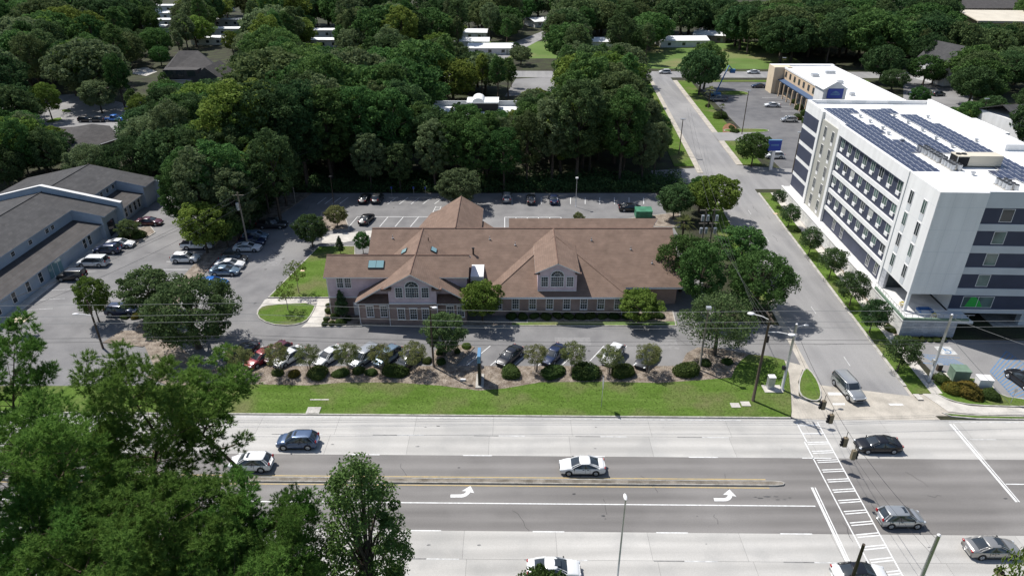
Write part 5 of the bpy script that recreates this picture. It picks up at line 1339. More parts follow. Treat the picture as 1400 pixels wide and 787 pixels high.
# --- foreground pines: whorled branches carrying needle tufts
def pine_kind(key, seed, H, z_low, spread, n_br=70, tufts=19):
    rng = np.random.default_rng(seed)
    mb = MB()
    tx = [Vector((rng.uniform(-.25, .25) * i, rng.uniform(-.25, .25) * i, H * i / 6.0)) for i in range(7)]
    mb.tube(tx, [.30, .27, .24, .20, .15, .09, .03], 8)
    C, D = [], []
    for b in range(n_br):
        f = (b + rng.random()) / n_br
        z = z_low + (H - z_low) * f ** .9
        i = min(5, int(z / H * 6)); base = tx[i].lerp(tx[i + 1], z / H * 6 - i)
        ang = b * 2.39996 + rng.uniform(-.5, .5)
        prof = math.sin(math.pi * min(1, .18 + .8 * (1 - f) ** .75)) if f > .2 else .75 + f
        ln = spread * max(.18, prof) * rng.uniform(.65, 1.1)
        rise = rng.uniform(-.05, .35) + .5 * f
        dirv = Vector((math.cos(ang), math.sin(ang), rise)).normalized()
        tip = base + dirv * ln + Vector((0, 0, .12 * ln))
        mid = base.lerp(tip, .5) - Vector((0, 0, .05 * ln))
        mb.tube([base, mid, tip], [.075 * (1.2 - f), .05 * (1.2 - f), .012], 5)
        side = Vector((-dirv.y, dirv.x, 0))
        ncl = max(2, int(round(1.15 * ln)))
        for q in range(ncl):
            t = 1.0 if q == 0 else rng.uniform(.4, .98)
            p = base.lerp(mid, t * 2) if t < .5 else mid.lerp(tip, t * 2 - 1)
            lat = 0 if q == 0 else (1 if q % 2 else -1) * rng.uniform(.18, .42) * ln * (1.25 - .6 * t)
            cc = p + side * lat + Vector((0, 0, abs(lat) * .15 + rng.normal(.1, .35)))
            if q: mb.tube([p, cc], [.022, .010], 4, cap=False)
            cr = rng.uniform(.40, .62)
            for z_ in range(tufts):
                o3 = Vector((rng.uniform(-1, 1), rng.uniform(-1, 1), rng.uniform(-.5, 1))); o3 = o3.normalized() * cr * rng.uniform(.6, 1.4); o3.z *= .85
                C.append(cc + o3); D.append((o3 * 2.2 + Vector((0, 0, .35))).normalized())
    C = np.array([tuple(c) for c in C]); D = np.array([tuple(d) for d in D])
    m = 28
    n = len(C)
    Cn = np.repeat(C, m, 0); Dn = np.repeat(D, m, 0)
    tl = rng.uniform(-.12, .12, (n * m, 1))
    o = Cn + Dn * tl
    nd = Dn * .75 + rng.normal(0, .55, (n * m, 3)); nd /= np.linalg.norm(nd, axis=1, keepdims=True)
    u, w = rot_to(nd)
    ln = rng.uniform(.18, .32, (n * m, 1)); wd = .020
    th = rng.uniform(0, 6.28, (n * m, 1)); a = u * np.cos(th) + w * np.sin(th)
    V = np.stack([o - a * wd, o + a * wd, o + nd * ln], 1).reshape(-1, 3)
    F = np.arange(len(V)).reshape(-1, 3)
    k = Kind(); k.H = H; k.crown = numpy_mesh('needles', V, F, ['pine_needle']); k.trunk = mb.mesh('trunk', 'pine_bark', True)
    KIND[key] = k
for i in range(4): pine_kind('pine%d' % i, 90 + i, 28, 10 + i, 3.8 + .22 * i, 70, 26)
pine_kind('pine_slim', 97, 27, 20.3, 2.9, 28, 28)
PINES = [
    ('pine0', 150, 482, 33.5, .95, 'tall pine with the highest crown in the foreground group at lower left'),
    ('pine_slim', 286, 510, 37.5, 1.0, 'slim pine with an open crown overhanging the avenue kerb'),
    ('pine1', 205, 640, 27.5, 1.0, 'pine in the middle of the foreground group'),
    ('pine2', 282, 655, 30.0, .80, 'pine whose crown partly hides the white car on the avenue'),
    ('pine3', 40, 560, 29.0, 1.0, 'pine at the left edge in front of the car park'),
    ('pine1', -6, 452, 38.0, .85, 'pine at the far left edge with its top over the office car park'),
    ('pine2', 95, 735, 22.5, .95, 'nearest pine at the bottom left corner'),
    ('pine0', 300, 745, 25.0, .9, 'near pine at the bottom between the leafy tree and the pine group'),
    ('pine1', 392, 660, 34.0, .50, 'short pine beside the dark leafy tree'),
    ('pine2', 362, 690, 29.0, .72, 'low pine at the right side of the foreground group'),
    ('pine0', 405, 762, 27.5, .62, 'small pine at the bottom edge left of the leafy tree'),
    ('pine1', 95, 600, 34.0, .9, 'pine closing the gap between the left edge and the tallest pine'),
    ('pine3', 15, 690, 25.0, .9, 'pine filling the left edge of the lower foreground'),
]
def at_top(px, py, Y):
    dx = (px - 700) / F_PX; dy = (py - 393.5) / F_PX; t = Y / (_c - dy * _s)
    return dx * t, CAM_H - (_s + dy * _c) * t
for (key, px, py, Y, wd, lab) in PINES:
    x, z = at_top(px, py, Y); z -= .6 if key == 'pine_slim' else 2.0
    k = KIND[key]; t = thing('pine_tree', lab, 'pine tree', (x, Y, 0), random.uniform(0, 6.28), 'foreground pines')
    t.scale = (wd * .98, wd * .98, z / k.H); put('trunk', k.trunk, t); put('needles', k.crown, t)
x, z = at_top(482, 624, 33.5)
plant('gum', 'leafy_tree', 'dark leafy upright tree right of the foreground pines', 'tree', x, 33.5, z, None, 1.12)
x, z = at_top(745, 783, 30); plant('mid0', 'small_tree', 'treetop just showing at the bottom edge before a white car', 'tree', x, 30, z, None, .42)
x, z = at_top(1414, 748, 33); plant('young', 'sapling', 'thin sapling tip at the right edge beside the grey car', 'tree', x, 33, z, None, .32)

# --- single trees round the car parks: (kind, crown top px, base px, height or None, width factor, label)
def lone(key, bx, by, H, label, wide=1.0, leaf=None, name='tree', group=None, z=.1, cat='tree'):
    g = G(bx, by); return plant(key, name, label, cat, g.x, g.y, H, group, wide, None, z, leaf)
lone('oak0', 272, 476, 10.0, 'big spreading oak between the two car parks', 1.1, name='oak_tree')
lone('mid1', 212, 432, 7.6, 'rounded oak beside the parked black car at the left car park', 1.25, 'oak_leaf', 'oak_tree')
lone('mid0', 136, 440, 7.2, 'lone small tree by the lamp post in the left car park', .72, 'bright_leaf')
lone('mid1', 284, 346, 9.5, 'light green tree on the strip behind the white parked cars', 1.05, 'bright_leaf')
lone('mid0', 312, 338, 7.0, 'darker tree beside the utility pole on the strip', 1.0)
lone('mid0', 428, 338, 6.2, 'round dark tree on the lawn behind the parked row', 1.05, 'dark_leaf')
lone('young', 409, 401, 5.6, 'thin young tree with sparse leaves on the clinic lawn', 1.0)
lone('young', 394, 425, 4.6, 'young bright tree on the rounded corner lawn', 1.2, 'bright_leaf')
lone('cone', 466, 348, 3.6, 'small narrow conifer behind the clinic wing')
lone('mid1', 497, 347, 4.2, 'bushy young tree against the rear of the clinic wing', .75, 'wood_leaf')
lone('cone', 469, 436, 4.9, 'conical evergreen against the clinic wing wall', 1.0)
lone('mid0', 660, 440, 6.6, 'bright leafy tree between the two clinic gables', 1.05, 'bright_leaf')
lone('mid1', 607, 487, 6.6, 'tree on the island in front of the clinic entrance gable', 1.0, 'oak_leaf')
lone('mid1', 872, 441, 5.2, 'low spreading bright tree at the right of the clinic front', 1.35, 'bright_leaf')
lone('wood0', 950, 432, 12.5, 'tall dark tree at the right corner of the clinic', 1.0)
lone('oak1', 930, 398, 9.5, 'oak behind the right end of the clinic', .78, 'wood_leaf', 'oak_tree')
lone('moss_oak', 976, 486, 9.2, 'moss hung oak beside the street corner', 1.0, None, 'oak_tree')
lone('oak1', 1032, 425, 9.4, 'spreading oak overhanging the side street', .95, 'wood_leaf', 'oak_tree')
lone('mid1', 1010, 372, 8.0, 'tree behind the spreading oak by the side street', 1.2, 'wood_leaf')
lone('mid0', 975, 300, 9.0, 'bright tree leaning over the side street behind the clinic', 1.2, 'bright_leaf')
lone('mid1', 955, 290, 7.5, 'dark tree beside the side street bend', 1.0)
lone('mid0', 628, 283, 8.0, 'pale green tree at the rear of the clinic car park', 1.25, 'silver_leaf')
lone('mid1', 790, 312, 3.2, 'bush-like small tree on the rear car park island', .8, 'myrtle_leaf')
lone('mid0', 920, 300, 7.0, 'dark tree behind the green waste container', 1.1, 'dark_leaf')
lone('mid1', 178, 326, 3.6, 'low tree in the bed beside the office block', 1.2, 'oak_leaf')
lone('mid0', 462, 311, 4.4, 'shaggy shrub-like tree in the rear bed', 1.05, 'myrtle_leaf')
lone('mid0', 1027, 228, 8.2, 'round tree on the motel lawn beside the blue sign', 1.1)
lone('far1', 955, 130, 14.5, 'big dark round tree at the motel car park corner', .86, 'dark_leaf')
lone('far2', 962, 122, 15.5, 'second dark round tree behind the motel car park corner', .75, 'wood_leaf')
lone('far2', 1262, 104, 15, 'dark oak at the left of the white gabled building', .8, 'dark_leaf', 'oak_tree')
lone('far0', 1328, 128, 14, 'dark oak in front of the right end of the white gabled building', .8, 'oak_leaf', 'oak_tree')
lone('far1', 1300, 92, 17, 'broad oak rising behind the white gabled building', 1.0, 'oak_leaf', 'oak_tree')
lone('mid0', 1252, 150, 7, 'small green tree behind the hotel parapet', 1.0, 'wood_leaf')
lone('mid1', 1320, 178, 8, 'round tree behind the hotel at the lane', 1.2, 'wood_leaf')
lone('wood1', 44, 252, 15, 'tall tree behind the left end of the office block', .85)
lone('oak0', 15, 262, 10, 'spreading tree at the left edge behind the office block', .8, None, 'oak_tree')
lone('far0', 12, 165, 19, 'big tree at the far left edge beside the far car park', .8, 'dark_leaf')
lone('tall0', 172, 150, 17, 'tall thin tree right of the far left car park', .8, 'wood_leaf')
lone('mid0', 72, 165, 11.0, 'slender bright tree in the far left car park', .85, 'bright_leaf')
lone('mid1', 140, 155, 10.0, 'grey green spreading tree in the far left car park', 1.2, 'silver_leaf')
# hotel street trees
ST = [(1063, 284, 3.4), (1077, 311, 4.2), (1105, 349, 4.6), (1133, 381, 5.0), (1161, 419, 5.2), (1188, 456, 4.9), (1226, 508, 4.8)]
SN = ['nearest the motel driveway', 'second from the motel driveway', 'third from the motel driveway', 'middle one of seven', 'third from the avenue', 'second from the avenue', 'nearest the avenue']
for i, ((a, b, h), w_) in enumerate(zip(ST, SN)):
    lone('street%d' % (i % 3), a, b, h * 1.1, 'small street tree on the hotel grass strip, %s' % w_, 1.05, None, 'street_tree', 'street trees beside the hotel')
for i, (a, b, w_) in enumerate(((1090, 300, 14), (1115, 336, 13), (1142, 366, 14), (1178, 403, 16), (1208, 440, 18), (1216, 455, 16), (1090, 318, 10))):
    shrub('hedge%d' % (i % 3), 'low green shrub along the foot of the white hotel podium', a, b, w_, w_ * .9, 'shrubs at the hotel podium', 'podium_shrub')
# crape myrtles along the avenue bed
MY = [(330, 511, 'under the big oak at the left end'), (383, 510, 'in front of the red parked car'), (424, 509, 'between two white parked cars'), (478, 509, 'in front of the grey parked van'), (522, 509, 'in front of the light blue parked car'), (567, 508, 'left of the lamp post'), (733, 508, 'right of the black parked car'), (783, 508, 'second to the right of the black parked car'), (832, 511, 'third to the right of the black parked car'), (886, 510, 'at the right end of the row')]
for i, (a, b, w_) in enumerate(MY):
    lone('myrtle%d' % (i % 3), a, b, 4.0 + .3 * (i % 2), 'small crape myrtle in the planting bed, %s' % w_, .88, None, 'crape_myrtle', 'crape myrtles in the planting bed', .12)
# clipped shrubs
SH = [(380, 514, 17, 'small clipped shrub beneath the second crape myrtle'), (438, 517, 29, 'dark clipped shrub in front of the white parked cars'), (466, 516, 23, 'rounded green shrub left of the grey parked van'), (490, 512, 20, 'dark small shrub in front of the grey parked van'), (508, 515, 17, 'small shrub in front of the light blue parked car'), (541, 517, 32, 'wide clipped shrub left of the lamp post'), (585, 497, 14, 'small dark shrub at the foot of the lamp post'), (700, 516, 30, 'clipped shrub in front of the black parked car'), (757, 518, 34, 'dark clipped mound under the crape myrtles, left of three'), (801, 519, 42, 'dark clipped mound under the crape myrtles, middle of three'), (854, 519, 36, 'dark clipped mound under the crape myrtles, right of three'), (938, 515, 31, 'tall bright egg shaped shrub near the right end of the bed'), (963, 501, 18, 'round shrub beside the brown pole'), (994, 500, 15, 'small dark shrub in the shade of the moss hung oak')]
for i, (a, b, w_, lab) in enumerate(SH):
    shrub('hedge%d' % (i % 3), lab, a, b, w_, w_ * (1.0 if a == 938 else .78), 'clipped shrubs in the planting bed', 'clipped_shrub', .1)
shrub('rust', 'rusty brown shrub left of the dark clipped shrub', 404, 515, 18, 14, 'clipped shrubs in the planting bed')
for i, (a, b, w_, lab) in enumerate(((603, 485, 13, 'upper dark shrub on the island under the tree'), (602, 499, 14, 'lower dark shrub on the island under the tree'), (626, 484, 11, 'small dark shrub on the island beside a yellow green plant'))):
    shrub('hedge%d' % i, lab, a, b, w_, w_, 'shrubs on the entrance island')
shrub('rust', 'yellow green plant on the tip of the entrance island', 638, 478, 13, 9, leaf='bright_leaf')
for i, (a, b, w_, lab) in enumerate(((444, 446, 11, 'left front ball shrub'), (455, 446, 11, 'middle front ball shrub'), (466, 446, 15, 'right front ball shrub'), (446, 439, 10, 'left back ball shrub'), (449, 430, 12, 'upper left ball shrub'), (458, 437, 13, 'middle back ball shrub'), (450, 420, 10, 'topmost ball shrub'), (476, 440, 12, 'rightmost ball shrub'))):
    shrub('hedge%d' % (i % 3), lab + ' beside the clinic wing', a, b, w_, w_ * .9, 'ball shrubs beside the clinic wing', 'ball_shrub')
for i, (a, b, w_, k_, lab) in enumerate(((1287, 524, 22, 'hedge0', 'small green clipped shrub by the steel pole at the hotel corner'), (1298, 538, 32, 'rust', 'yellowish clipped shrub left in the corner lawn group'), (1327, 547, 36, 'rust', 'yellowish clipped shrub in the middle of the corner lawn group'), (1354, 547, 27, 'hedge1', 'dark green clipped shrub right in the corner lawn group'))):
    shrub(k_, lab, a, b, w_, w_ * .8, 'clipped shrubs on the hotel corner lawn')
for k in range(14):
    g = G(700 + k * 16, 436); shrub('hedge%d' % (k % 3), 'dark foundation shrub along the shaded clinic front', 700 + k * 15.5, 437, 17, 11, 'foundation shrubs along the clinic', 'foundation_shrub')
for i, (a, b, w_, lab) in enumerate(((172, 436, 13, 'low shrub left of three beside the dark blue parked car'), (186, 437, 16, 'yellowish low shrub in the middle of three beside the dark blue parked car'), (199, 434, 12, 'low shrub right of three beside the dark blue parked car'), (168, 331, 20, 'dark low shrub in the kerbed bed by the office'), (190, 327, 24, 'wide dark shrub at the tip of the kerbed bed by the office'))):
    shrub('rust' if i == 1 else 'hedge%d' % (i % 3), lab, a, b, w_, w_ * .7)
for k in range(6): shrub('hedge%d' % (k % 3), 'low shrub at the dark foot of the hotel terrace wall', 1240 + k * 10, 467, 12, 8, 'shrubs under the hotel terrace', 'terrace_shrub')
for i, (a, b, w_) in enumerate(((1072, 126, 8), (1078, 134, 8), (1086, 143, 8), (1092, 152, 9), (1098, 160, 9), (1100, 170, 9), (1090, 165, 9))):
    shrub('hedge%d' % (i % 3), 'green bush along the front of the motel', a, b, w_ * 1.4, w_ * 1.5, 'bushes along the motel', 'motel_bush')
for i, (a, b, w_, lab) in enumerate(((980, 164, 9, 'round dark shrub at the base of the left palm'), (983, 164, 20, 'wide dark shrub beside the motel entrance'), (1000, 178, 11, 'bush on the pine straw bed, left of two'), (1005, 183, 12, 'bush on the pine straw bed, right of two'), (968, 148, 9, 'shrub at the foot of the palm on the motel lawn'))):
    shrub('hedge%d' % (i % 3), lab, a, b, w_, w_ * .8, None, 'motel_shrub')
sheet('pine_straw_bed', smooth_poly(pts([(988, 172), (1000, 168), (1014, 184), (1002, 190), (988, 184)]), 1), 0.126, 'pine_straw', 'reddish pine straw bed on the motel lawn')
# palms
def palm_kind(key, seed, H, nf=26, fl=1.7):
    rng = np.random.default_rng(seed); mb = MB()
    mb.tube([(0, 0, 0), (.05, 0, H * .5), (0, .05, H)], [.2, .16, .17], 8); trunk = mb.mesh('trunk', 'bark', True)
    V, F = [], []
    for i in range(nf):
        a = i * 2.39996; el = rng.uniform(-.4, 1.2)
        d = Vector((math.cos(a) * math.cos(el), math.sin(a) * math.cos(el), math.sin(el))); s = Vector((-math.sin(a), math.cos(a), 0))
        for j in range(16):
            f = .35 + .65 * j / 15
            p = Vector((0, 0, H)) + d * fl * f - Vector((0, 0, .55 * f * f * fl * .5))
            for sg in (-1, 1):
                q = p + s * sg * .42 * fl * (1.15 - f) + d * .28 - Vector((0, 0, .12)); b = len(V)
                V += [p, p + d * .07, q]; F.append((b, b + 1, b + 2))
    k = Kind(); k.H = H; k.trunk = trunk; k.crown = numpy_mesh('fronds', np.array([tuple(v) for v in V]), np.array(F), ['palm_leaf']); KIND[key] = k
palm_kind('palm', 120, 5.0)
for (a, b, h, lab) in ((930, 345, 5.6, 'palm at the right end of the clinic roof'), (968, 148, 5.4, 'palm on the motel lawn behind the entrance'), (985, 163, 3.6, 'short palm above the wide dark shrub at the motel entrance')):
    g = G(a, b); t = thing('palm_tree', lab, 'palm', (g.x, g.y, .1)); s = h / 5.0; t.scale = (s, s, s); put('trunk', KIND['palm'].trunk, t); put('fronds', KIND['palm'].crown, t)
# potted yellow plants on terrace
for i, (dx_, dy_) in enumerate(((.3, 1.3), (3.3, -1.9))):
    p = h2w(dx_, dy_, ZP); k = KIND['palm']; t = thing('potted_plant', ('yellow leaved plant behind the corner column of the hotel terrace', 'yellow leaved plant beside the blue sofa on the hotel terrace')[i], 'potted plant', p)
    f = put('fronds', k.crown, t, (0, 0, -.9), scale=.28); f.material_slots[0].link = 'OBJECT'; f.material_slots[0].material = M['yellow_leaf']
    m = MB(); m.tube([(0, 0, 0), (0, 0, .45)], [.2, .26], 8); m.build('pot', 'white_trim', t)

# --- woods
def W2P(x, y, z):
    dz = z - CAM_H
    zc = y * _c - dz * _s
    return 700 + F_PX * x / zc, 393.5 - F_PX * (y * _s + dz * _c) / zc, F_PX / zc
# things that show between the trees: (pixel box, depth behind which trees do not matter)
KEEP = [((210, 4, 232, 36), 600), ((302, 24, 324, 40), 600), ((280, 46, 292, 54), 600), ((428, 36, 452, 57), 600), ((228, 78, 316, 108), 290), ((66, 132, 168, 172), 240), ((30, 120, 60, 150), 240),
        ((638, 40, 652, 62), 420), ((662, 58, 684, 68), 420), ((712, 30, 734, 60), 420), ((734, 22, 750, 32), 420), ((706, 108, 750, 120), 300), ((600, 135, 612, 143), 230), ((650, 130, 668, 138), 230), ((672, 138, 700, 148), 230), ((812, 50, 834, 58), 420),
        ((886, 94, 1060, 106), 300), ((905, 66, 1034, 92), 400), ((915, 48, 980, 60), 420), ((894, 104, 1095, 125), 260), ((907, 125, 1095, 150), 260), ((920, 150, 1095, 180), 260), ((932, 180, 1095, 215), 260), ((940, 215, 1095, 262), 260), ((1040, 60, 1182, 130), 260), ((1244, 114, 1290, 140), 250), ((1296, 106, 1304, 120), 270), ((1300, 138, 1345, 165), 240), ((1318, 0, 1400, 30), 520), 
        ((165, 92, 214, 102), 300),  ((98, 178, 140, 196), 200), ((1380, 120, 1400, 165), 260),  ((1330, 165, 1400, 225), 200)]
NOGO = [(-76, -63.5, 60, 138.5), (-44.5, 31, 60, 138.5), (-64, -44.5, 60, 113.5), (-110, -76, 70, 139), (27, 62, 60, 138), (41.5, 62, 138, 175), (43.5, 62, 175, 262), (55, 88, 60, 258), (56, 105, 84, 142), (88, 122, 158, 244), (-60, 320, 255, 278), (-112, -62, 138, 141)]
def free(x, y, r):
    if -62 < x < -45 and 113 < y < 139.5: return y - 113.5 > (abs(x + 54) - 4.5) * 1.6
    for (a, b, c, d) in NOGO:
        if a - r * .55 < x < b + r * .55 and c - r * .45 < y < d + r * .55: return False
    return True
def visible_ok(x, y, r, h):
    px, pt, s = W2P(x, y, h); _, pb, s2 = W2P(x, y, h * .15)
    hw = r * s * .82
    if px + hw < -10 or px - hw > 1410 or pb < -4: return False
    for (b, dep) in KEEP:
        if y < dep and px + hw > b[0] and px - hw < b[2] and pt < b[3] and pb > b[1]: return False
    return True
WOODS = [
    # x0, x1, y0, y1, spacing, kinds, height range, group, label stem
    (-64, 42, 139.5, 172, 7.0, ('wood0', 'wood1', 'wood2'), (17, 23), 'tall wood behind the clinic', 'tall tree in the dense wood behind the clinic car park'),
    (-60.5, -46, 115, 140, 4.6, ('wood0', 'wood2', 'wood1'), (12, 19), 'trees between the office block and the clinic', 'leafy tree in the clump between the office block and the clinic'),
    (-150, -64, 139, 176, 9.0, ('wood1', 'far0', 'oak0'), (11, 17), 'trees behind the office block', 'tree in the group behind the grey roofed office block'),
    (-190, 44, 173, 262, 10.5, ('far0', 'far1', 'far2', 'wood1', 'tall0', 'fpine0', 'round'), (14, 21), 'wood in the middle distance', 'broad tree in the wood between clinic and cross road'),
    (-330, 36, 262, 440, 13.5, ('far0', 'far1', 'far2', 'tall0', 'tall1', 'fpine0', 'fpine1', 'round'), (15, 23), 'far woodland at left', 'far tree in the woodland at the upper left'),
    (36, 360, 277, 470, 12.5, ('far0', 'far1', 'far2', 'tall1', 'fpine1', 'round'), (14, 21), 'far woodland at right', 'far tree in the woodland at the upper right'),
    (105, 260, 100, 262, 9.5, ('far1', 'far2', 'oak0', 'oak1'), (11, 17), 'dark trees behind the hotel and motel', 'dark tree among the oaks behind the hotel and motel'),
]
LEAFS = {'far': ['wood_leaf', 'wood_leaf', 'dark_leaf', 'wood_leaf', 'oak_leaf', 'dark_leaf', 'silver_leaf', 'bright_leaf'], 'right': ['dark_leaf', 'oak_leaf', 'dark_leaf', 'wood_leaf']}
TREES = []
for wi, (x0, x1, y0, y1, sp, kinds, hr, grp, lab) in enumerate(WOODS):
    yy = y0; row = 0
    while yy < y1:
        xx = x0 + (row % 2) * sp * .5
        while xx < x1:
            x = xx + random.uniform(-.32, .32) * sp; y = yy + random.uniform(-.32, .32) * sp
            key = random.choice(kinds); h = random.uniform(*hr); k = KIND[key]
            if wi == 0: h = random.uniform(20, 25) if y < 149 else random.uniform(14, 25)
            if key.startswith('mid'): h = random.uniform(8, 11)
            if key.startswith('oak'): h = min(h, 13)
            if key == 'round': h = min(h, 14)
            r = k.R * h / k.H
            for f in (1.0, .88, .77, .66, .55, .45):      # a smaller tree where a big one would stand in the way
                if free(x, y, r * f) and visible_ok(x, y, r * f, h * f):
                    TREES.append((x, y, key, h * f, wi)); break
            xx += sp
        yy += sp * .87; row += 1
# only those tall enough to show above their nearer neighbours
cover = np.full((140, 79), 1e9)
TREES.sort(key=lambda t: t[1])
kept = []
seen = np.zeros((281, 160), dtype=np.int16)
for (x, y, key, h, wi) in TREES:
    k = KIND[key]; r = k.R * h / k.H
    px, pt, s = W2P(x, y, h); _, pm, _ = W2P(x, y, h * .45)
    hw = r * s * .8
    i0, i1 = int(max(0, (px - hw) / 5)), int(min(280, (px + hw) / 5)) + 1
    j0, j1 = int(max(0, pt / 5)), int(max(1, min(158, pm / 5))) + 1
    if i1 <= i0 or j1 <= j0: continue
    box_ = seen[i0:i1, j0:j1]
    if box_.size and (box_ < 3).sum() >= 2 or y < 150:
        kept.append((x, y, key, h, wi))
        seen[i0:i1, j0:j1] += 1
print('woodland trees', len(TREES), 'kept', len(kept))
NAMES = {'r': 'rounded_tree', 'w': 'broadleaf_tree', 'f': 'spreading_tree', 't': 'tall_tree', 'o': 'oak_tree', 'm': 'small_tree'}
for (x, y, key, h, wi) in kept:
    lf = random.choice(LEAFS['right' if wi in (5, 6) else 'far'])
    if wi in (0, 1) and lf == 'bright_leaf' and random.random() < .5: lf = 'silver_leaf' if x > 0 else 'bright_leaf'
    if wi in (0,) and 15 < x < 30: lf = random.choice(('silver_leaf', 'wood_leaf', 'oak_leaf'))
    tint = {'wood_leaf': 'mid green', 'oak_leaf': 'olive green', 'dark_leaf': 'dark green', 'bright_leaf': 'yellow green', 'silver_leaf': 'grey green'}[lf]
    labs = WOODS[wi][8]
    plant(key, 'far_pine' if key.startswith('fpine') else NAMES[key[0]], '%s %s' % (tint, labs), 'tree', x, y, h, '%s, %s' % (WOODS[wi][7], tint), random.uniform(.9, 1.18), None, 0.0, lf)
# low undergrowth that closes the foot of the woods
rng = np.random.default_rng(5)
P = []
for (x0, x1, y0, y1, n) in ((-62, 38, 139.4, 150, 34000), (-59, -49, 116, 139, 6000), (-100, -66, 139, 148, 6000)):
    q = np.stack([rng.uniform(x0, x1, n), rng.uniform(y0, y1, n), rng.random(n) ** 1.5 * 2.6], 1)
    q[:, 2] *= .45 + .55 * np.abs(np.sin(q[:, 0] * .55) * np.cos(q[:, 1] * .5 + q[:, 0] * .21)); P.append(q)
P = np.concatenate(P); N = np.tile([[0, -.3, .8]], (len(P), 1))
V, F = leaves(P, N, .42, rng)
stuff(put('undergrowth', numpy_mesh('undergrowth', V, F, ['dark_leaf'])), 'dark undergrowth along the foot of the woods')

# fallen leaves and twigs on the planting bed, weeds and seed heads in the verge
def in_poly(px, py, poly):
    c = np.zeros(len(px), bool); n = len(poly)
    for i in range(n):
        (x0, y0), (x1, y1) = poly[i], poly[(i + 1) % n]
        hit = ((y0 > py) != (y1 > py)) & (px < (x1 - x0) * (py - y0) / (y1 - y0 + 1e-12) + x0)
        c ^= hit
    return c
def scatter(poly, n, rng):
    q = np.array(poly); p = rng.uniform(q.min(0), q.max(0), (n, 2))
    return p[in_poly(p[:, 0], p[:, 1], poly)]
leaf_mat('litter_leaf', (.10, .065, .035), (.26, .19, .11), trans=0)
leaf_mat('weed_leaf', (.060, .105, .018), (.150, .185, .050), trans=.2)
p = scatter(bedp, 26000, rng); P = np.concatenate([p, np.full((len(p), 1), .128)], 1)
V, F = leaves(P, np.tile([[0, 0, 1.0]], (len(P), 1)), .11, rng, .5, .35)
stuff(put('leaf_litter', numpy_mesh('leaf_litter', V, F, ['litter_leaf'])), 'fallen leaves and twigs on the planting bed')
p = scatter(verge, 24000, rng); p = p[p[:, 0] > -32]
P = np.concatenate([p, rng.uniform(.11, .17, (len(p), 1))], 1)
V, F = leaves(P, np.tile([[0, -.9, .5]], (len(P), 1)), .13, rng, .35, .6)
stuff(put('verge_grass', numpy_mesh('verge_grass', V, F, ['weed_leaf'])), 'longer grass and weeds in the verge lawn')
# ---------------------------------------------------------------- vehicles
def paint(name, col, metal=0.0, rough=.28):
    return mat('paint_' + name, col, rough, metal=metal, spec=.5, coat=.6)
PAINT = {'white': paint('white', (.74, .74, .73)), 'silver': paint('silver', (.44, .45, .45), .55), 'grey': paint('grey', (.17, .175, .18), .4), 'black': paint('black', (.010, .010, .012)),
         'navy': paint('navy', (.018, .03, .075), .2), 'blue': paint('blue', (.03, .13, .42), .2), 'pale_blue': paint('pale_blue', (.20, .28, .36), .4), 'steel_blue': paint('steel_blue', (.085, .13, .22), .4), 'red': paint('red', (.30, .035, .045)),
         'maroon': paint('maroon', (.085, .014, .022)), 'pewter': paint('pewter', (.36, .35, .33), .5), 'dark_grey': paint('dark_grey', (.05, .052, .056), .3), 'bright_blue': paint('bright_blue', (.03, .17, .55), .2)}
SPEC = {  # L, W, H, belt, hood, tail, windscreen base, windscreen top, rear top, rear base, wheel r, ground clearance
    'sedan': (4.85, 1.85, 1.47, .97, .93, 1.06, 1.28, .30, -.80, -1.92, .335, .19),
    'suv': (4.58, 1.87, 1.68, 1.05, 1.03, 1.08, 1.30, .45, -1.62, -2.16, .365, .22),
    'small_suv': (4.28, 1.81, 1.65, 1.03, 1.02, 1.06, 1.22, .45, -1.48, -2.0, .35, .22),
    'van': (5.10, 2.00, 1.76, 1.04, 1.00, 1.06, 1.62, .72, -2.15, -2.42, .35, .20),
    'boxy': (4.45, 1.88, 1.84, 1.14, 1.12, 1.14, .92, .66, -2.02, -2.12, .40, .30),
    'large_suv': (5.25, 1.98, 1.86, 1.18, 1.14, 1.18, 1.22, .60, -2.30, -2.62, .39, .28),
    'pickup': (5.75, 2.00, 1.86, 1.15, 1.13, 1.12, 1.22, .62, -.88, -1.02, .39, .30),
}
CARS = {}
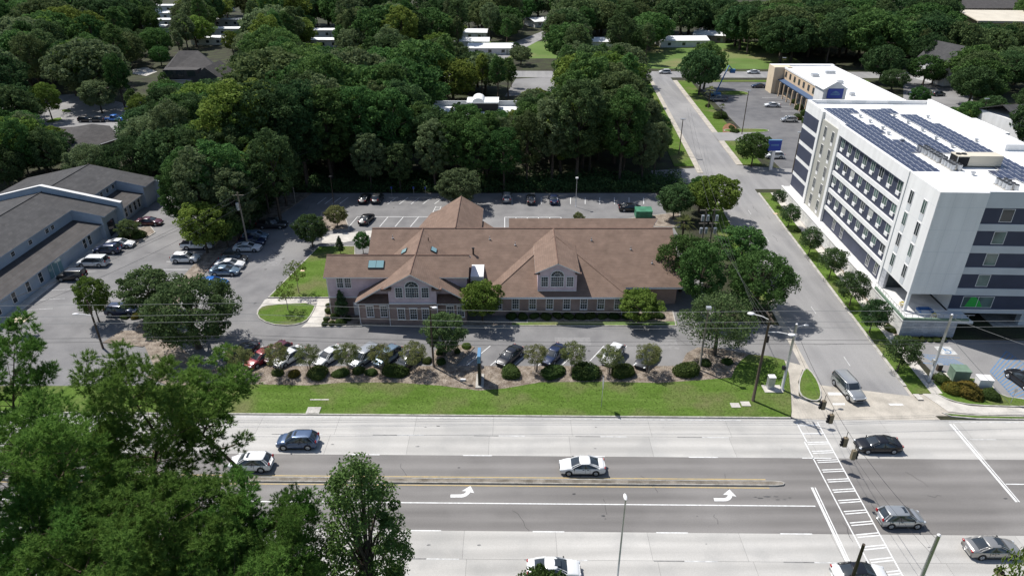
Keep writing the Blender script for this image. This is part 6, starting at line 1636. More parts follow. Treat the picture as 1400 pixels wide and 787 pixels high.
def car_meshes(kind):
    if kind in CARS: return CARS[kind]
    L, W, H, belt, hood, tail, wb, wt, rt, rb, wr, gc = SPEC[kind]
    hw = W / 2
    st = [(-L / 2, tail * .70, .80, gc + .14), (-L / 2 + .07, tail * .90, .90, gc + .04), (-L / 2 + .22, tail, .955, gc), (rb + .0, max(tail, belt) if kind not in ('pickup',) else tail, .99, gc), (rt, belt + .02, 1.0, gc), (0, belt, 1.0, gc), (wb, (belt + hood) / 2 + .03, 1.0, gc), (wb + .35, hood + .02, .99, gc), (L / 2 - .55, hood - .05, .96, gc), (L / 2 - .22, hood - .14, .91, gc), (L / 2 - .07, hood - .25, .83, gc + .03), (L / 2, hood - .38, .74, gc + .12)]
    st = sorted(st, key=lambda s: s[0])
    xs = np.linspace(-L / 2, L / 2, 30)
    sx = [s[0] for s in st]
    vs, fs = [], []
    prof = [(0, 0), (.82, 0), (.95, .06), (.995, .22), (1.0, .45), (.985, .68), (.95, .86), (.89, .96), (.78, 1.0), (.4, 1.025), (0, 1.035)]
    prof = prof + [(-a, b) for a, b in reversed(prof[1:-1])]
    n = len(prof)
    for x in xs:
        zt = np.interp(x, sx, [s[1] for s in st]); wf = np.interp(x, sx, [s[2] for s in st]); zb = np.interp(x, sx, [s[3] for s in st])
        for a, b in prof: vs.append((x, a * hw * wf, zb + (zt - zb) * b))
    for i in range(len(xs) - 1):
        for k in range(n): fs.append((i * n + k, i * n + (k + 1) % n, (i + 1) * n + (k + 1) % n, (i + 1) * n + k))
    fs.append(tuple(range(n))); fs.append(tuple((len(xs) - 1) * n + k for k in reversed(range(n))))
    out = {}
    b = MB(); b.add(vs, fs); out['body'] = b.mesh('car_body', 'paint_white', True)
    # greenhouse
    def ringpts(xf, xr, w, z, c=.16):
        p = []
        for (cx, cy, a0) in ((xf, w, 0), (xr, w, 90), (xr, -w, 180), (xf, -w, 270)):
            pass
        pts_ = [(xf, -w * .82), (xf + .03, -w * .4), (xf + .045, 0), (xf + .03, w * .4), (xf, w * .82), (xf - c, w), ((xf + xr) / 2, w * 1.015), (xr + c, w), (xr, w * .84), (xr - .03, 0), (xr, -w * .84), (xr + c, -w), ((xf + xr) / 2, -w * 1.015), (xf - c, -w)]
        return [(x, y, z) for x, y in pts_]
    zb = belt - .05; zt = H - .075
    w0, w1 = hw * .93, hw * (.73 if kind not in ('boxy', 'van', 'large_suv') else .80)
    rings = []
    for f in (0, .35, .7, 1.0):
        fc_ = f ** 1.4; rings.append(ringpts(wb + (wt - wb) * fc_, rb + (rt - rb) * fc_, w0 + (w1 - w0) * f ** 1.2, zb + (zt - zb) * f))
    m = len(rings[0]); g = MB(); gv = sum(rings, []); gf = []
    for i in range(3):
        for k in range(m): gf.append((i * m + k, i * m + (k + 1) % m, (i + 1) * m + (k + 1) % m, (i + 1) * m + k))
    g.add(gv, gf); out['windows'] = g.mesh('car_windows', 'car_glass', True)
    r = MB(); base = rings[-1]
    cx = (wt + rt) / 2
    def sc(f, fz): return [(cx + (x - cx) * f, y * f, fz) for x, y, z in base]
    lay = [sc(1.012, zt - .02), sc(1.02, zt + .004), sc(.95, zt + .035), sc(.78, zt + .062), sc(.4, zt + .078)]
    rv = sum(lay, []); rff = []
    for i in range(4):
        for k in range(m): rff.append((i * m + k, i * m + (k + 1) % m, (i + 1) * m + (k + 1) % m, (i + 1) * m + k))
    rff.append(tuple(4 * m + k for k in range(m)))
    r.add(rv, rff)
    def on(f, idx): return Vector(rings[0][idx]).lerp(Vector(rings[3][idx]), f)
    for i0, rad in ((0, .045), (4, .045), (5, .03), (13, .03)):
        r.tube([rings[0][i0], rings[1][i0], rings[2][i0], rings[3][i0]], rad, 5)
    for i0 in (7, 8, 10, 11):
        r.tube([rings[0][i0], rings[1][i0], rings[2][i0], rings[3][i0]], .065 if kind in ('suv', 'small_suv', 'sedan') else .05, 5)
    out['roof'] = r.mesh('car_roof', 'paint_white', True)
    p = MB()
    for i0 in (6, 12): p.tube([rings[0][i0], rings[1][i0], rings[2][i0], rings[3][i0]], .035, 4)
    out['pillar'] = p.mesh('car_pillar', 'trim_black')
    # wheels
    t = MB(); t.tube([(0, -.11, 0), (0, .11, 0)], wr, 18); out['wheel'] = t.mesh('tyre', 'rubber')
    t = MB(); t.tube([(0, .10, 0), (0, .125, 0)], [wr * .68, wr * .62], 14); 
    for k in range(5):
        a = k * 2 * math.pi / 5; t.tube([(0, .127, 0), (math.cos(a) * wr * .62, .127, math.sin(a) * wr * .62)], .03, 4)
    out['rim'] = t.mesh('rim', 'rim_alloy')
    a = MB()
    out['wpos'] = [(.305 * L, hw), (-.285 * L, hw), (.305 * L, -hw), (-.285 * L, -hw)]
    for x, y in out['wpos']: a.tube([(x, y - (.22 if y > 0 else -.22), wr + .02), (x, y + (.006 if y > 0 else -.006), wr + .02)], wr * 1.17, 18)
    a.box(-.285 * L, .305 * L, -hw * .97, hw * .97, gc - .06, gc + .07)
    out['arch'] = a.mesh('wheel_arch', 'trim_black')
    hl = MB(); hl.blob((0, 0, 0), (.20, .17, .085), 8, 5); out['headlight'] = hl.mesh('headlight', 'headlight', True)
    tl = MB(); tl.blob((0, 0, 0), (.10, .19, .10 if kind == 'sedan' else .20), 8, 5); out['taillight'] = tl.mesh('taillight', 'taillight', True)
    gr = MB(); gr.box(L / 2 - .10, L / 2 + .012, -hw * .42, hw * .42, gc + .22, gc + .42); out['grille'] = gr.mesh('grille', 'trim_black')
    mi = MB(); mi.blob((0, 0, 0), (.08, .12, .075), 8, 4); out['mirror'] = mi.mesh('mirror', 'trim_black', True)
    pl = MB(); pl.box(-L / 2 - .012, -L / 2 + .03, -.16, .16, gc + .42, gc + .58); out['plate'] = pl.mesh('number_plate', 'plate')
    sr_ = MB(); zz = H - .004; sr_.box(cx + .15, cx + .85, -hw * .42, hw * .42, H - .03, zz); out['sunroof'] = sr_.mesh('sunroof', 'car_glass')
    rr = MB()
    for y in (-w1 * .93, w1 * .93): rr.tube([(wt - .25, y, zt + .03), (wt - .35, y, zt + .10), (rt + .35, y, zt + .10), (rt + .25, y, zt + .03)], .022, 5)
    out['roof_rail'] = rr.mesh('roof_rail', 'trim_black')
    if kind == 'pickup':
        bd = MB(); bd.box(-L / 2 + .12, rb - .1, -hw * .8, hw * .8, tail - .02, tail + .045); out['bed'] = bd.mesh('truck_bed', 'trim_black')
    # door seams and handles
    ds = MB()
    for x in ((wb + wt) / 2 + .12, (wt + rt) / 2 - .02, rt + .05):
        for y in (-1, 1): ds.box(x - .008, x + .008, y * hw * .985 - .018, y * hw * .985 + .018, gc + .16, belt - .07)
    for x in ((wt + rt) / 2 + .12, rt + .18):
        for y in (-1, 1): ds.box(x, x + .18, y * hw * .985 - .025, y * hw * .985 + .025, belt - .16, belt - .12)
    out['door_seam'] = ds.mesh('door_seam', 'trim_black')
    CARS[kind] = out
    return out
def car(px, py, head, kind, col, label, name=None, cat='car', sun=False, rails=False, blackroof=False, group=None, at=None):
    out = car_meshes(kind); L, W, H, belt, hood, tail, wb, wt, rt, rb, wr, gc = SPEC[kind]
    g = at or G(px, py, .75)
    t = thing(name or {'sedan': 'sedan_car', 'suv': 'sport_utility_car', 'small_suv': 'sport_utility_car', 'van': 'minivan', 'boxy': 'off_road_car', 'large_suv': 'sport_utility_car', 'pickup': 'pickup_truck'}[kind], label, cat, (g[0], g[1], .024), R(head), group)
    P = PAINT[col]
    def painted(nm):
        o = put(nm, out[nm], t); o.material_slots[0].link = 'OBJECT'; o.material_slots[0].material = P; return o
    painted('body'); ro = painted('roof')
    if blackroof: ro.material_slots[0].material = PAINT['black']
    put('windows', out['windows'], t); put('pillar', out['pillar'], t); put('wheel_arch', out['arch'], t); put('grille', out['grille'], t); put('number_plate', out['plate'], t); put('door_seam', out['door_seam'], t)
    for x, y in out['wpos']:
        w = put('wheel', out['wheel'], t, (x, y - (.095 if y > 0 else -.095), wr), rotz=0 if y > 0 else math.pi); put('rim', out['rim'], w)
    hw = W / 2
    for y in (-1, 1):
        put('headlight', out['headlight'], t, (L / 2 - .17, y * hw * .72, hood - .27)); put('taillight', out['taillight'], t, (-L / 2 + .08, y * hw * .72, tail - .15 if kind == 'sedan' else tail - .05)); put('mirror', out['mirror'], t, (wb - .35, y * (hw + .06), belt + .03))
    if sun: put('sunroof', out['sunroof'], t)
    if rails: put('roof_rail', out['roof_rail'], t)
    if 'bed' in out: put('truck_bed', out['bed'], t)
    return t
# on the avenue
car(407, 601, 180.5, 'suv', 'steel_blue', 'steel blue sport utility car with sunroof driving left in the far lane', sun=True, rails=True)
car(343, 631, 180, 'suv', 'white', 'white car with sunroof half hidden by the foreground pines', sun=True)
car(796, 635, 180, 'sedan', 'white', 'white sedan driving left beside the median')
car(1201, 606, 180, 'sedan', 'black', 'black sedan driving left through the junction')
car(1231, 706, 0, 'small_suv', 'silver', 'small silver sport utility car crossing the junction to the right', sun=True)
car(1357, 747, 0, 'sedan', 'pewter', 'metallic grey sedan with sunroof at the right edge of the avenue', sun=True)
car(757, 776, 0, 'sedan', 'white', 'white sedan with dark roof glass cut by the bottom edge', sun=True, blackroof=False)
car(1176, 783, 0, 'sedan', 'white', 'white sedan with black roof waiting at the stop bar', blackroof=True)
car(1160, 529, -83, 'large_suv', 'silver', 'large silver sport utility car waiting at the side street stop line', rails=True)
# front row of the clinic (angled bays)
A = 238
car(331, 480, A, 'sedan', 'black', 'black car in the oak shade at the left end of the front row')
car(357, 487, A, 'sedan', 'red', 'faded red sedan in the front row')
car(378, 481, A + 3, 'suv', 'maroon', 'dark red car tucked beside the faded red sedan')
car(395, 486, A, 'sedan', 'white', 'white sedan with sunroof, first of two white cars in the front row', sun=True)
car(450, 485, A, 'sedan', 'white', 'white sedan with dark rear window, second white car in the front row')
car(498, 486, A, 'van', 'silver', 'silver grey minivan in the front row')
car(530, 486, A, 'suv', 'pale_blue', 'light blue sport utility car in the front row', rails=True)
car(557, 492, A, 'sedan', 'dark_grey', 'dark grey car mostly hidden behind a crape myrtle')
car(697, 485, A, 'sedan', 'black', 'glossy black sedan right of the entrance island')
car(757, 483, A, 'sedan', 'navy', 'navy sedan behind the crape myrtles right of the black sedan')
car(838, 484, A, 'suv', 'white', 'white sport utility car hidden behind the third crape myrtle')
car(884, 488, A, 'sedan', 'dark_grey', 'dark car behind the rightmost crape myrtle')
# left car park
car(98, 376, 183, 'boxy', 'black', 'boxy black off road car against the office wall')
car(127, 357, 180, 'van', 'white', 'white minivan with roof rails against the office wall', rails=True)
car(147, 340, 182, 'suv', 'navy', 'navy sport utility car between the two white cars by the office')
car(164, 332, 2, 'sedan', 'white', 'white sedan nearest the kerbed bed by the office')
car(204, 302, 0, 'sedan', 'maroon', 'dark red sedan beyond the kerbed bed by the office')
car(253, 352, 0, 'suv', 'white', 'white sport utility car nose in to the planted strip', sun=True)
car(270, 334, 0, 'pickup', 'white', 'white pickup half hidden under the light green tree', cat='truck')
car(166, 423, 0, 'suv', 'navy', 'dark blue car beside the lone small tree and lamp post')
car(290, 385, 0, 'sedan', 'bright_blue', 'bright blue car mostly hidden by the big oak')
car(307, 369, 0, 'sedan', 'pale_blue', 'grey blue sedan in the row facing the clinic lawn')
car(314, 360, 0, 'sedan', 'white', 'white sedan in the row facing the clinic lawn')
car(319, 353, 0, 'suv', 'dark_grey', 'dark car behind the white sedan in the row facing the clinic lawn')
car(338, 337, 0, 'sedan', 'white', 'white car with its bonnet out of the shade by the utility pole')
car(344, 329, 0, 'sedan', 'navy', 'dark blue car between a white and a light blue car by the utility pole')
car(349, 322, 0, 'suv', 'pale_blue', 'light blue sport utility car beside the utility pole')
car(372, 306, 0, 'pickup', 'dark_grey', 'dark pickup in deep shade under the wood', cat='truck')
# rear car park
car(501, 298, 78, 'sedan', 'black', 'black sedan alone behind the clinic wing')
car(516, 270, 85, 'suv', 'dark_grey', 'dark car in the shaded rear row at the left')
car(499, 270, 85, 'sedan', 'black', 'black car at the left end of the shaded rear row')
car(693, 269, 90, 'suv', 'silver', 'silver car in the sun gap of the rear row')
car(726, 271, 90, 'sedan', 'dark_grey', 'dark car in the rear row just right of the silver car')
car(757, 271, 90, 'sedan', 'navy', 'navy car in the rear row second right of the silver car')
car(862, 283, 0, 'sedan', 'black', 'black car in the shade left of the green waste container')
# street beyond and motel car park
car(909, 98, 180, 'suv', 'white', 'white car turning at the far cross road')
car(895, 99, 180, 'suv', 'white', 'white car on the far cross road left of the junction') if False else None
car(1030, 98, 180, 'sedan', 'white', 'white car on the cross road behind the motel')
car(1056, 143, 178, 'sedan', 'white', 'white sedan parked in front of the motel')
car(1079, 163, 178, 'suv', 'silver', 'silver car parked beside the motel bushes')
car(1059, 212, 180, 'suv', 'white', 'white sport utility car behind the blue motel sign', rails=True)
car(982, 135, 180, 'pickup', 'grey', 'grey pickup beside the blue boom lift', cat='truck')
car(1037, 117, 180, 'sedan', 'navy', 'dark blue car at the far end of the motel')
# far left car park
car(118, 163, 0, 'suv', 'black', 'black car in the far left car park, left of two dark ones')
car(133, 163, 180, 'suv', 'dark_grey', 'dark grey car in the far left car park beside the blue pickup')
car(157, 162, 0, 'pickup', 'bright_blue', 'bright blue pickup in the far left car park', cat='truck')
car(36, 140, 30, 'sedan', 'dark_grey', 'dark sedan in the shade at the upper left car park')
car(30, 149, 30, 'sedan', 'silver', 'silver car in the shade at the upper left car park')
car(46, 133, 30, 'suv', 'black', 'black car under the trees at the upper left car park')
# behind hotel and forecourt
car(1253, 126, 170, 'sedan', 'silver', 'silver car in the shaded car park behind the hotel')
car(1262, 133, 170, 'suv', 'black', 'black car in the shaded car park behind the hotel')
car(1283, 128, 10, 'suv', 'dark_grey', 'dark grey car in the shaded car park by the white gabled building')
car(1331, 164, 60, 'sedan', 'navy', 'navy car on the lane behind the hotel')
car(1400, 518, 100, 'suv', 'black', 'black car cut by the right edge on the hotel forecourt')
# ---------------------------------------------------------------- poles, signals, wires, signs
def pole(name, label, x, y, h, r0, r1, m, cat='pole', group=None, lean=(0, 0)):
    t = thing(name, label, cat, (x, y, 0), 0, group)
    mb = MB(); mb.tube([(0, 0, -.1), (lean[0], lean[1], h)], [r0, r1], 10); mb.build('shaft', m, t, smooth=True)
    return t
def lamp_arm(t, h, dx, dy, dz=.35, m='white_trim', head=.55):
    mb = MB(); mb.tube([(0, 0, h), (dx * .5, dy * .5, h + dz), (dx, dy, h + dz)], .05, 6); a = mb.build('lamp_arm', m, t)
    d = Vector((dx, dy, 0)).normalized()
    mb = MB(); mb.blob((dx + d.x * head * .5, dy + d.y * head * .5, h + dz), (.18 + abs(d.x) * head * .6, .18 + abs(d.y) * head * .6, .12), 8, 5); mb.build('lamp_head', m, t, smooth=True)
UP = (29.5, 67.0)
t = pole('utility_pole', 'dark wooden utility pole with two white street lamps at the street corner', UP[0], UP[1], 12.4, .19, .12, 'wood_pole', 'utility pole')
lamp_arm(t, 10.0, 2.2, -.9, .25); lamp_arm(t, 11.6, -1.6, .9, .25); 
mb = MB(); mb.box(-.06, .06, -1.2, 1.2, 11.9, 12.05); mb.build('crossarm', 'wood_pole', t)
mb = MB(); mb.tube([(.25, 0, 8.6), (.25, 0, 9.4)], .16, 8); mb.build('conduit_box', 'black_metal', t)
SPN = [('signal_pole', 'galvanised signal pole beside the grey cabinet at the corner lawn', 33.8, 69.2, 9.7), ('signal_pole', 'galvanised pole tip at the bottom edge beside the grey sedan', 33.5, 37.9, 9.5), ('signal_pole', 'galvanised signal pole at the hotel corner lawn', 53.1, 70.9, 10.0)]
for (n, lab, x, y, h) in SPN:
    t = pole(n, lab, x, y, h, .19, .14, 'steel_pole', 'signal pole', 'galvanised signal poles')
    mb = MB(); mb.tube([(0, 0, 0), (0, 0, .2)], .34, 10); mb.build('base_plate', 'kerb_concrete', t)
    mb = MB(); mb.tube([(0, 0, h), (0, 0, h + .1)], [.16, .08], 8); mb.build('cap', 'white_trim', t)
    if y > 60 and x < 40:
        lamp_arm(t, h - .4, 1.1, .2, .1, 'galvanised', .3); mb = MB(); mb.box(-.55, -.2, -.18, .18, 3.2, 3.7); mb.build('pedestrian_signal', 'black_metal', t)
    if x > 50: mb = MB(); mb.box(-.4, -.15, -.2, .2, 3.0, 3.5); mb.build('pedestrian_signal', 'steel_pole', t)
t = pole('utility_pole', 'dark wooden pole tip over the white sedan at the bottom edge', 27.2, 37.0, 9.5, .18, .12, 'wood_pole', 'utility pole')
def wire(name, label, pts_, r=.02, m='wire', group=None, sag=.8, n=12):
    mb = MB()
    for (a, b) in zip(pts_[:-1], pts_[1:]):
        a, b = Vector(a), Vector(b)
        path = [a.lerp(b, k / n) - Vector((0, 0, 4 * sag * (k / n) * (1 - k / n))) for k in range(n + 1)]
        mb.tube(path, r, 4, cap=False)
    return tag(mb.build(name, m), label, 'wire', group)
# traffic signals on a span wire over the crossing
A_, B_ = Vector((33.75, 69.2, 9.2)), Vector((33.5, 37.9, 9.0))
def span(y, sag): 
    f = (A_.y - y) / (A_.y - B_.y); return A_.lerp(B_, f).z - 4 * sag * f * (1 - f)
wire('span_wire', 'upper span wire carrying the signals across the avenue', [A_, B_], .022, 'black_metal', None, 2.2, 20)
wire('span_wire', 'lower tether wire of the hanging signals across the avenue', [A_ - Vector((0, 0, 1.6)), B_ - Vector((0, 0, 1.6))], .015, 'black_metal', None, 2.0, 20)
sig_b = MB(); sig_b.box(-.2, .2, -.18, .18, -1.1, 0); sig_b = sig_b.mesh('signal_housing', 'signal_tan')
vis = MB()
for z in (-.18, -.54, -.9): vis.tube([(-.2, 0, z), (-.42, 0, z - .04)], [.15, .16], 8, cap=False)
vis = vis.mesh('visor', 'black_metal')
lens = {}
for nm, z in (('lens_red', -.18), ('lens_amber', -.54), ('lens_green', -.9)):
    l = MB(); l.tube([(-.2, 0, z), (-.215, 0, z)], .13, 10); lens[nm] = l.mesh(nm, nm)
hang = MB(); hang.tube([(0, 0, 0), (0, 0, .75)], .03, 6); hang = hang.mesh('hanger', 'black_metal')
SGN = [(58.8, 0, 'nearest the street corner'), (56.7, 0, 'second from the street corner'), (53.2, 0, 'third from the street corner'), (51.3, 1, 'fourth from the street corner, turned dark side on')]
for (y, kk, w_) in SGN:
    z = span(y, 2.2) - .75
    t = thing('traffic_signal', 'tan hanging traffic signal over the crossing, %s' % w_, 'traffic light', (33.6, y, z), R(0 if not kk else 180), 'signals hanging over the crossing')
    put('housing', sig_b, t); put('visor', vis, t); put('hanger', hang, t)
    for q in lens: put(q, lens[q], t)
t = thing('traffic_signal', 'tan traffic signal cut by the bottom right corner', 'traffic light', (*at_top(1362, 778, 36)[0:1], 36, at_top(1362, 778, 36)[1]), R(90)); put('housing', sig_b, t, rot=(0, R(90), 0)); put('visor', vis, t, rot=(0, R(90), 0))
# pole lights and timber poles
g = G(955.5, 506); t = pole('timber_pole', 'brown timber pole beside the round shrub at the right end of the bed', g.x, g.y, 9.5, .15, .10, 'pale_wood_pole', 'pole'); mb = MB(); mb.box(-.3, .3, -.25, .2, 9.3, 9.6); mb.build('flood_lamp', 'galvanised', t)
g = G(593, 502); t = pole('timber_pole', 'dark timber lamp pole left of the entrance island', g.x, g.y, 9.3, .15, .10, 'wood_pole', 'pole'); lamp_arm(t, 9.2, .5, -.2, .05, 'white_trim', .35)
g = G(141, 476); t = pole('timber_pole', 'dark timber lamp pole with white arm in the left car park', g.x, g.y, 7.6, .16, .11, 'wood_pole', 'pole'); lamp_arm(t, 5.2, -2.0, .2, .15)
g = G(215, 445); t = pole('timber_pole', 'short dark pole in front of the big oak', g.x, g.y, 5.5, .12, .09, 'wood_pole', 'pole')
g = G(340, 341); t = pole('utility_pole', 'pale timber utility pole with grey transformer beside the parked cars', g.x, g.y, 10.8, .17, .11, 'pale_wood_pole', 'utility pole')
mb = MB(); mb.tube([(-.35, -.1, 7.6), (-.35, -.1, 8.9)], .3, 10); mb.build('transformer', 'galvanised', t); mb = MB(); mb.box(-1, 1, -.05, .05, 10.2, 10.32); mb.build('crossarm', 'pale_wood_pole', t)
UP2 = (g.x, g.y)
g = G(404, 278); t = pole('utility_pole', 'thin timber pole in front of the dark wood', g.x, g.y, 10.5, .15, .1, 'pale_wood_pole', 'utility pole'); mb = MB(); mb.box(-1, 1, -.05, .05, 9.9, 10.02); mb.build('crossarm', 'pale_wood_pole', t); UP3 = (g.x, g.y)
g = G(787, 283); t = pole('lamp_post', 'slim grey lamp post behind the clinic roof', g.x, g.y, 6.2, .08, .06, 'galvanised', 'lamp post'); mb = MB(); mb.box(-.25, .25, -.2, .2, 6.1, 6.35); mb.build('lamp_head', 'white_trim', t)
g = G(457, 283); t = pole('lamp_post', 'thin dark lamp post beside the shaggy shrub behind the clinic', g.x, g.y, 6.5, .08, .06, 'wood_pole', 'lamp post'); mb = MB(); mb.box(-.25, .25, -.2, .2, 6.4, 6.6); mb.build('lamp_head', 'black_metal', t)
x, z = at_top(855.5, 682, 41.6); t = pole('lamp_post', 'tall pale street lamp standing at the bottom edge of the avenue', x, 41.6, z, .10, .06, 'steel_pole', 'lamp post'); mb = MB(); mb.blob((0, .25, z), (.17, .42, .12), 8, 5); mb.build('lamp_head', 'white_trim', t)
# twin pole with transformer bank
for i, (a, b) in enumerate(((956, 354), (967, 354))):
    g = G(a, b); t = pole('utility_pole', ('left timber pole of the transformer bank beside the side street', 'right timber pole of the transformer bank beside the side street')[i], g.x, g.y, 9.4, .15, .11, 'pale_wood_pole', 'utility pole', 'twin poles of the transformer bank')
    mb = MB(); mb.box(-1.0, .9 if i else 1.0, -.06, .06, 9.0, 9.12); mb.box(-.9, .8, -.06, .06, 6.6, 6.72); mb.build('crossarm', 'pale_wood_pole', t)
    for zt in (7.3, 5.0):
        for dx in ((-.5, .35) if i == 0 else (.45,)):
            mb = MB(); mb.tube([(dx, -.35, zt), (dx, -.35, zt + 1.0)], .27, 10); mb.build('transformer', 'galvanised', t)
    UP4 = (g.x, g.y)
# motel and far lamps
for (a, b, h, lab) in ((1014, 184, 11.8, 'tall dark lamp pole beside the motel lawn'), (1083, 236, 9.5, 'lamp pole at the hotel end of the motel car park'), (928, 212, 9.0, 'timber pole at the left kerb of the side street'), (1335, 180, 9.0, 'thin lamp pole on the lane behind the hotel'), (912, 60, 11, 'timber pole beside the open lawn'), (1066, 115, 9, 'leaning timber pole behind the motel')):
    g = G(a, b); t = pole('lamp_pole', lab, g.x, g.y, h, .13, .09, 'wood_pole', 'pole')
    mb = MB(); mb.box(-.6, .6, -.2, .2, h - .1, h + .1); mb.build('lamp_head', 'galvanised', t)
# overhead lines
LY = 67.0
for i, (dy_, h0, hl, hr_, lab) in enumerate(((1.0, 12.2, 13.6, 12.4, 'topmost overhead wire along the avenue'), (-1.0, 12.0, 13.2, 12.0, 'second overhead wire along the avenue'), (0, 10.6, 11.6, 10.6, 'third overhead wire along the avenue'), (0, 8.9, 9.4, 8.6, 'fourth overhead wire along the avenue'), (.1, 8.3, 8.8, 8.1, 'lowest overhead cable along the avenue'))):
    wire('overhead_wire', lab, [(-118, LY + dy_, hl), (-30, LY + dy_, (hl + h0) / 2 + .4), (UP[0], LY + dy_, h0), (118, LY + dy_ + 3, hr_)], .021, 'bright_wire' if i < 3 else 'wire', 'overhead wires along the avenue', .55, 10)
for i, (dx_, h0) in enumerate(((-.8, 10.1), (.8, 10.1), (0, 8.2))):
    wire('overhead_wire', ('left wire from the transformer pole into the wood', 'right wire from the transformer pole into the wood', 'service cable from the transformer pole to the second pole')[i], [(UP2[0] + dx_, UP2[1], h0), (UP3[0] + dx_, UP3[1], h0 - .3), (UP3[0] + 20, UP3[1] + 40, h0)], .02, 'wire', 'wires over the clinic car park', .6)
    wire('overhead_wire', ('left wire from the transformer pole over the left car park', 'right wire from the transformer pole over the left car park', 'service cable from the transformer pole over the left car park')[i], [(UP2[0] + dx_, UP2[1], h0), (-62, 72, h0 + 1)], .02, 'wire', 'wires over the left car park', .9)
for i in range(4):
    wire('overhead_wire', ('outer left', 'inner left', 'inner right', 'outer right')[i] + ' wire from the corner pole to the transformer bank', [(UP[0], UP[1] + .2 * i, 11.9 - .8 * i), (UP4[0] - 1.5 + i * .9, UP4[1], 8.9 - .2 * i)], .013, 'wire', 'wires from the corner pole to the transformer bank', 1.0)
wire('overhead_wire', 'left wire from the transformer bank up the side street', [(UP4[0] - .8, UP4[1], 9.2), (45.5, 178, 8.8)], .02, 'wire', None, 1.0)
wire('overhead_wire', 'right wire from the transformer bank up the side street', [(UP4[0] + .6, UP4[1], 9.2), (46.2, 178, 8.8)], .02, 'wire', None, 1.0)
wire('guy_wire', 'guy wire from the hotel corner signal pole to the right', [(53.1, 70.9, 7.5), (60.5, 66.6, .2)], .025, 'bright_wire', None, .02)
wire('span_wire', 'span wire from the hotel corner pole towards the right edge', [(53.1, 70.9, 9.6), (86, 48, 9.0)], .02, 'bright_wire', None, 1.5)
# signs
g = G(656, 524); t = thing('monument_sign', 'tall slim dark monument sign with blue top in the planting bed', 'sign', (g.x, g.y + .3, .1))
mb = MB(); mb.box(-.18, .18, -1.0, 1.0, 0, 3.5); mb.build('pillar', 'black_metal', t); mb = MB(); mb.box(-.2, .2, -1.03, 1.03, 3.5, 4.5); mb.build('sign_box', 'sign_pale_blue', t); mb = MB(); mb.box(-.5, .5, -1.5, 1.5, -.1, .15); mb.build('plinth', 'kerb_concrete', t)
g = G(822, 557); t = thing('road_sign', 'edge-on road sign on a thin post in the verge', 'sign', (g.x, g.y, .1)); mb = MB(); mb.tube([(0, 0, 0), (0, 0, 4.2)], .035, 6); mb.build('post', 'galvanised', t); mb = MB(); mb.box(-.02, .02, -.45, .45, 3.0, 4.15); mb.build('plate', 'galvanised', t)
g = G(1381, 552); t = thing('road_sign', 'thin sign post at the edge of the hotel forecourt', 'sign', (g.x, g.y, .1)); mb = MB(); mb.tube([(0, 0, 0), (0, 0, 2.2)], .035, 6); mb.build('post', 'galvanised', t); mb = MB(); mb.box(-.2, .2, -.02, .02, 1.7, 2.2); mb.build('plate', 'galvanised', t)
for i, px in enumerate((536, 566, 582)):
    g = G(px, 268); t = thing('bay_sign', 'small sign post at the shaded rear row, %s' % ('left of three', 'middle of three', 'right of three')[i], 'sign', (g.x, g.y, .1)); mb = MB(); mb.tube([(0, 0, 0), (0, 0, 2.0)], .03, 6); mb.build('post', 'galvanised', t); mb = MB(); mb.box(-.16, .16, -.045, -.031, 1.5, 2.0); mb.build('plate', 'sign_blue', t)
# cabinets and boxes
g = G(1052, 531); t = thing('signal_cabinet', 'grey metal signal cabinet on a concrete pad beside the signal pole', 'cabinet', (g.x, g.y, .11)); mb = MB(); mb.box(-.4, .4, -.35, .35, .1, 1.75); mb.build('housing', 'galvanised', t); mb = MB(); mb.box(-.9, 1.4, -1.0, .5, 0, .1); mb.build('pad', 'walk_concrete', t); mb = MB(); mb.box(-.43, .43, -.38, .38, 1.75, 1.82); mb.build('lid', 'white_trim', t)
g = G(1308, 519); t = thing('transformer_box', 'grey green pad mounted transformer box at the hotel corner', 'transformer', (g.x, g.y, .13), R(-6)); mb = MB(); mb.box(-.95, .95, -.8, .8, .15, 1.6); mb.build('housing', 'box_green', t); mb = MB(); mb.box(-1.2, 1.2, -1.1, 1.1, 0, .15); mb.build('pad', 'walk_concrete', t); mb = MB(); mb.box(-1, 1, -.85, .85, 1.6, 1.72); mb.build('lid', 'box_green', t)
g = G(1341, 531); t = thing('transformer_box', 'white topped utility box behind the yellowish shrubs', 'transformer', (g.x, g.y, .13), R(-6)); mb = MB(); mb.box(-.8, .8, -.6, .6, 0, 1.5); mb.build('housing', 'off_white', t); mb = MB(); mb.box(-.85, .85, -.65, .65, 1.5, 1.6); mb.build('lid', 'white_trim', t)
g = G(1283, 506); t = thing('meter_box', 'small dark meter box beside the hotel corner pole', 'meter box', (g.x, g.y, .02)); mb = MB(); mb.box(-.3, .3, -.2, .2, 0, .9); mb.build('housing', 'wood_pole', t); mb = MB(); mb.box(-.33, .33, -.23, .23, .9, .96); mb.build('lid', 'galvanised', t)
for i, (a, b, lab) in enumerate(((1005, 555, 'left concrete access cover in the verge near the utility pole'), (1019, 553, 'right concrete access cover in the verge near the utility pole'), (1253, 541.5, 'upper white valve cover in the hotel grass strip'), (1257, 545.5, 'lower white valve cover in the hotel grass strip'), (414, 371, 'tan access cover on the clinic lawn'), (1060, 293, 'pale access cover in the grass by the hotel driveway'))):
    g = G(a, b); mb = MB(); s_ = .55 if i < 2 else .35; mb.box(-s_, s_, -s_ * .8, s_ * .8, 0, .05); c = mb.build('access_cover', 'walk_concrete' if i < 4 else 'tan_stucco', None, (g.x, g.y, .128)); tag(c, lab, 'access cover')
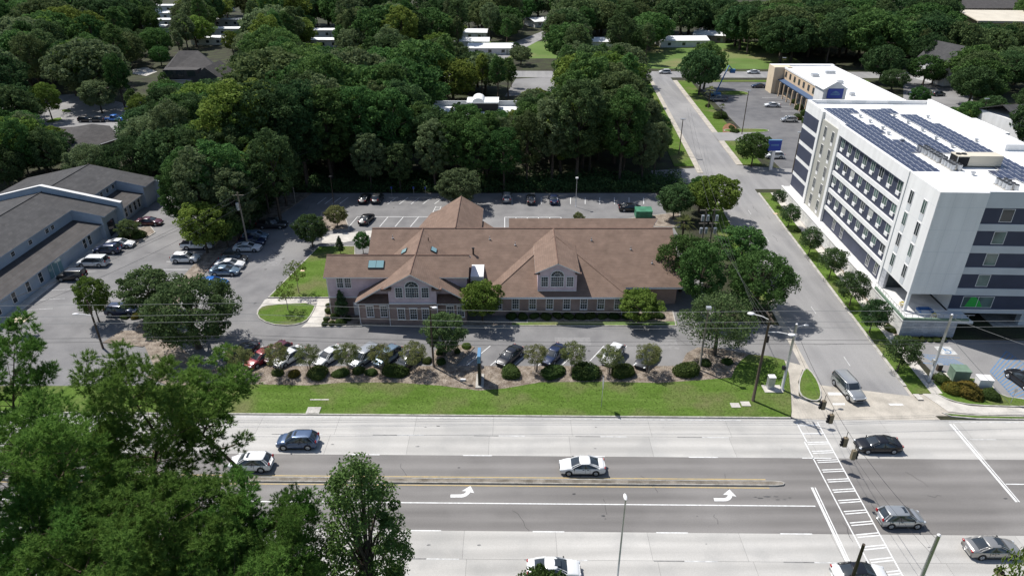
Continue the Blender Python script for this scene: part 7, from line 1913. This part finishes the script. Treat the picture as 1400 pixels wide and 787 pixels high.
g = G(428, 564); t = thing('storm_drain', 'concrete storm drain inlet in the avenue kerb', 'drain', (g.x, g.y + .3, .1)); mb = MB(); mb.box(-.8, .8, -.6, .6, 0, .08); mb.build('slab', 'kerb_concrete', t); mb = MB(); mb.box(-.6, .6, -.66, -.601, -.08, .05); mb.build('inlet', 'dark_gap', t)
g = G(437, 547); mb = MB(); mb.box(-1.15, 1.15, -.1, .1, 0, .03); tag(mb.build('kerb_plank', 'walk_concrete', None, (g.x, g.y, .112)), 'pale plank-like concrete strip lying in the verge', 'plank')
g = G(633, 521); mb = MB(); mb.box(-.35, .35, -.12, .12, 0, .25); tag(mb.build('ground_box', 'white_trim', None, (g.x, g.y, .12)), 'small white box beside the monument sign', 'box')
# waste container
g = G(879, 297); t = thing('waste_container', 'green steel waste container at the rear car park edge', 'waste container', (g.x, g.y, .12)); 
mb = MB(); mb.box(-1.6, 1.6, -1.0, 1.0, .1, 1.5); mb.build('body', 'green_steel', t); mb = MB(); mb.slab([(-1.65, -1.05, 1.5), (1.65, -1.05, 1.5), (1.65, 1.05, 1.75), (-1.65, 1.05, 1.75)], .08); mb.build('lid', 'green_steel', t)
for x in (-1.2, -.4, .4, 1.2): mb = MB(); mb.box(x - .05, x + .05, -1.06, -1.0, .1, 1.45); mb.build('rib', 'green_steel', t)
# boom lift
g = G(978, 132); t = thing('boom_lift', 'blue boom lift raised in the motel car park', 'boom lift', (g.x, g.y, .02)); mb = MB(); mb.box(-1.5, 1.5, -1, 1, .4, 1.3); mb.build('chassis', 'lift_blue', t); mb = MB(); mb.tube([(0, 0, 1.3), (4.6, 5, 9.0)], .22, 6); mb.build('boom', 'lift_blue', t); mb = MB(); mb.tube([(4.6, 5, 9.0), (6.2, 6.2, 7.6)], .15, 6); mb.build('jib', 'lift_blue', t); mb = MB(); mb.box(5.6, 7.2, 5.6, 6.8, 6.4, 7.6); mb.build('basket', 'lift_blue', t)
for x in (-1, 1):
    for y in (-1, 1): mb = MB(); mb.tube([(x, y * .85, .4), (x, y * 1.1, .4)], .4, 10); mb.build('wheel', 'rubber', t)
# cream canopy at left
g = G(27, 437, 2.4); t = thing('canopy', 'small cream flat canopy beside the office car park', 'canopy', (g.x, g.y, 0)); mb = MB(); mb.box(-1.1, 1.1, -.8, .8, 2.35, 2.5); mb.build('top', 'cream_stucco', t)
for x in (-1, 1):
    for y in (-.7, .7): mb = MB(); mb.tube([(x, y, 0), (x, y, 2.35)], .05, 6); mb.build('post', 'galvanised', t)
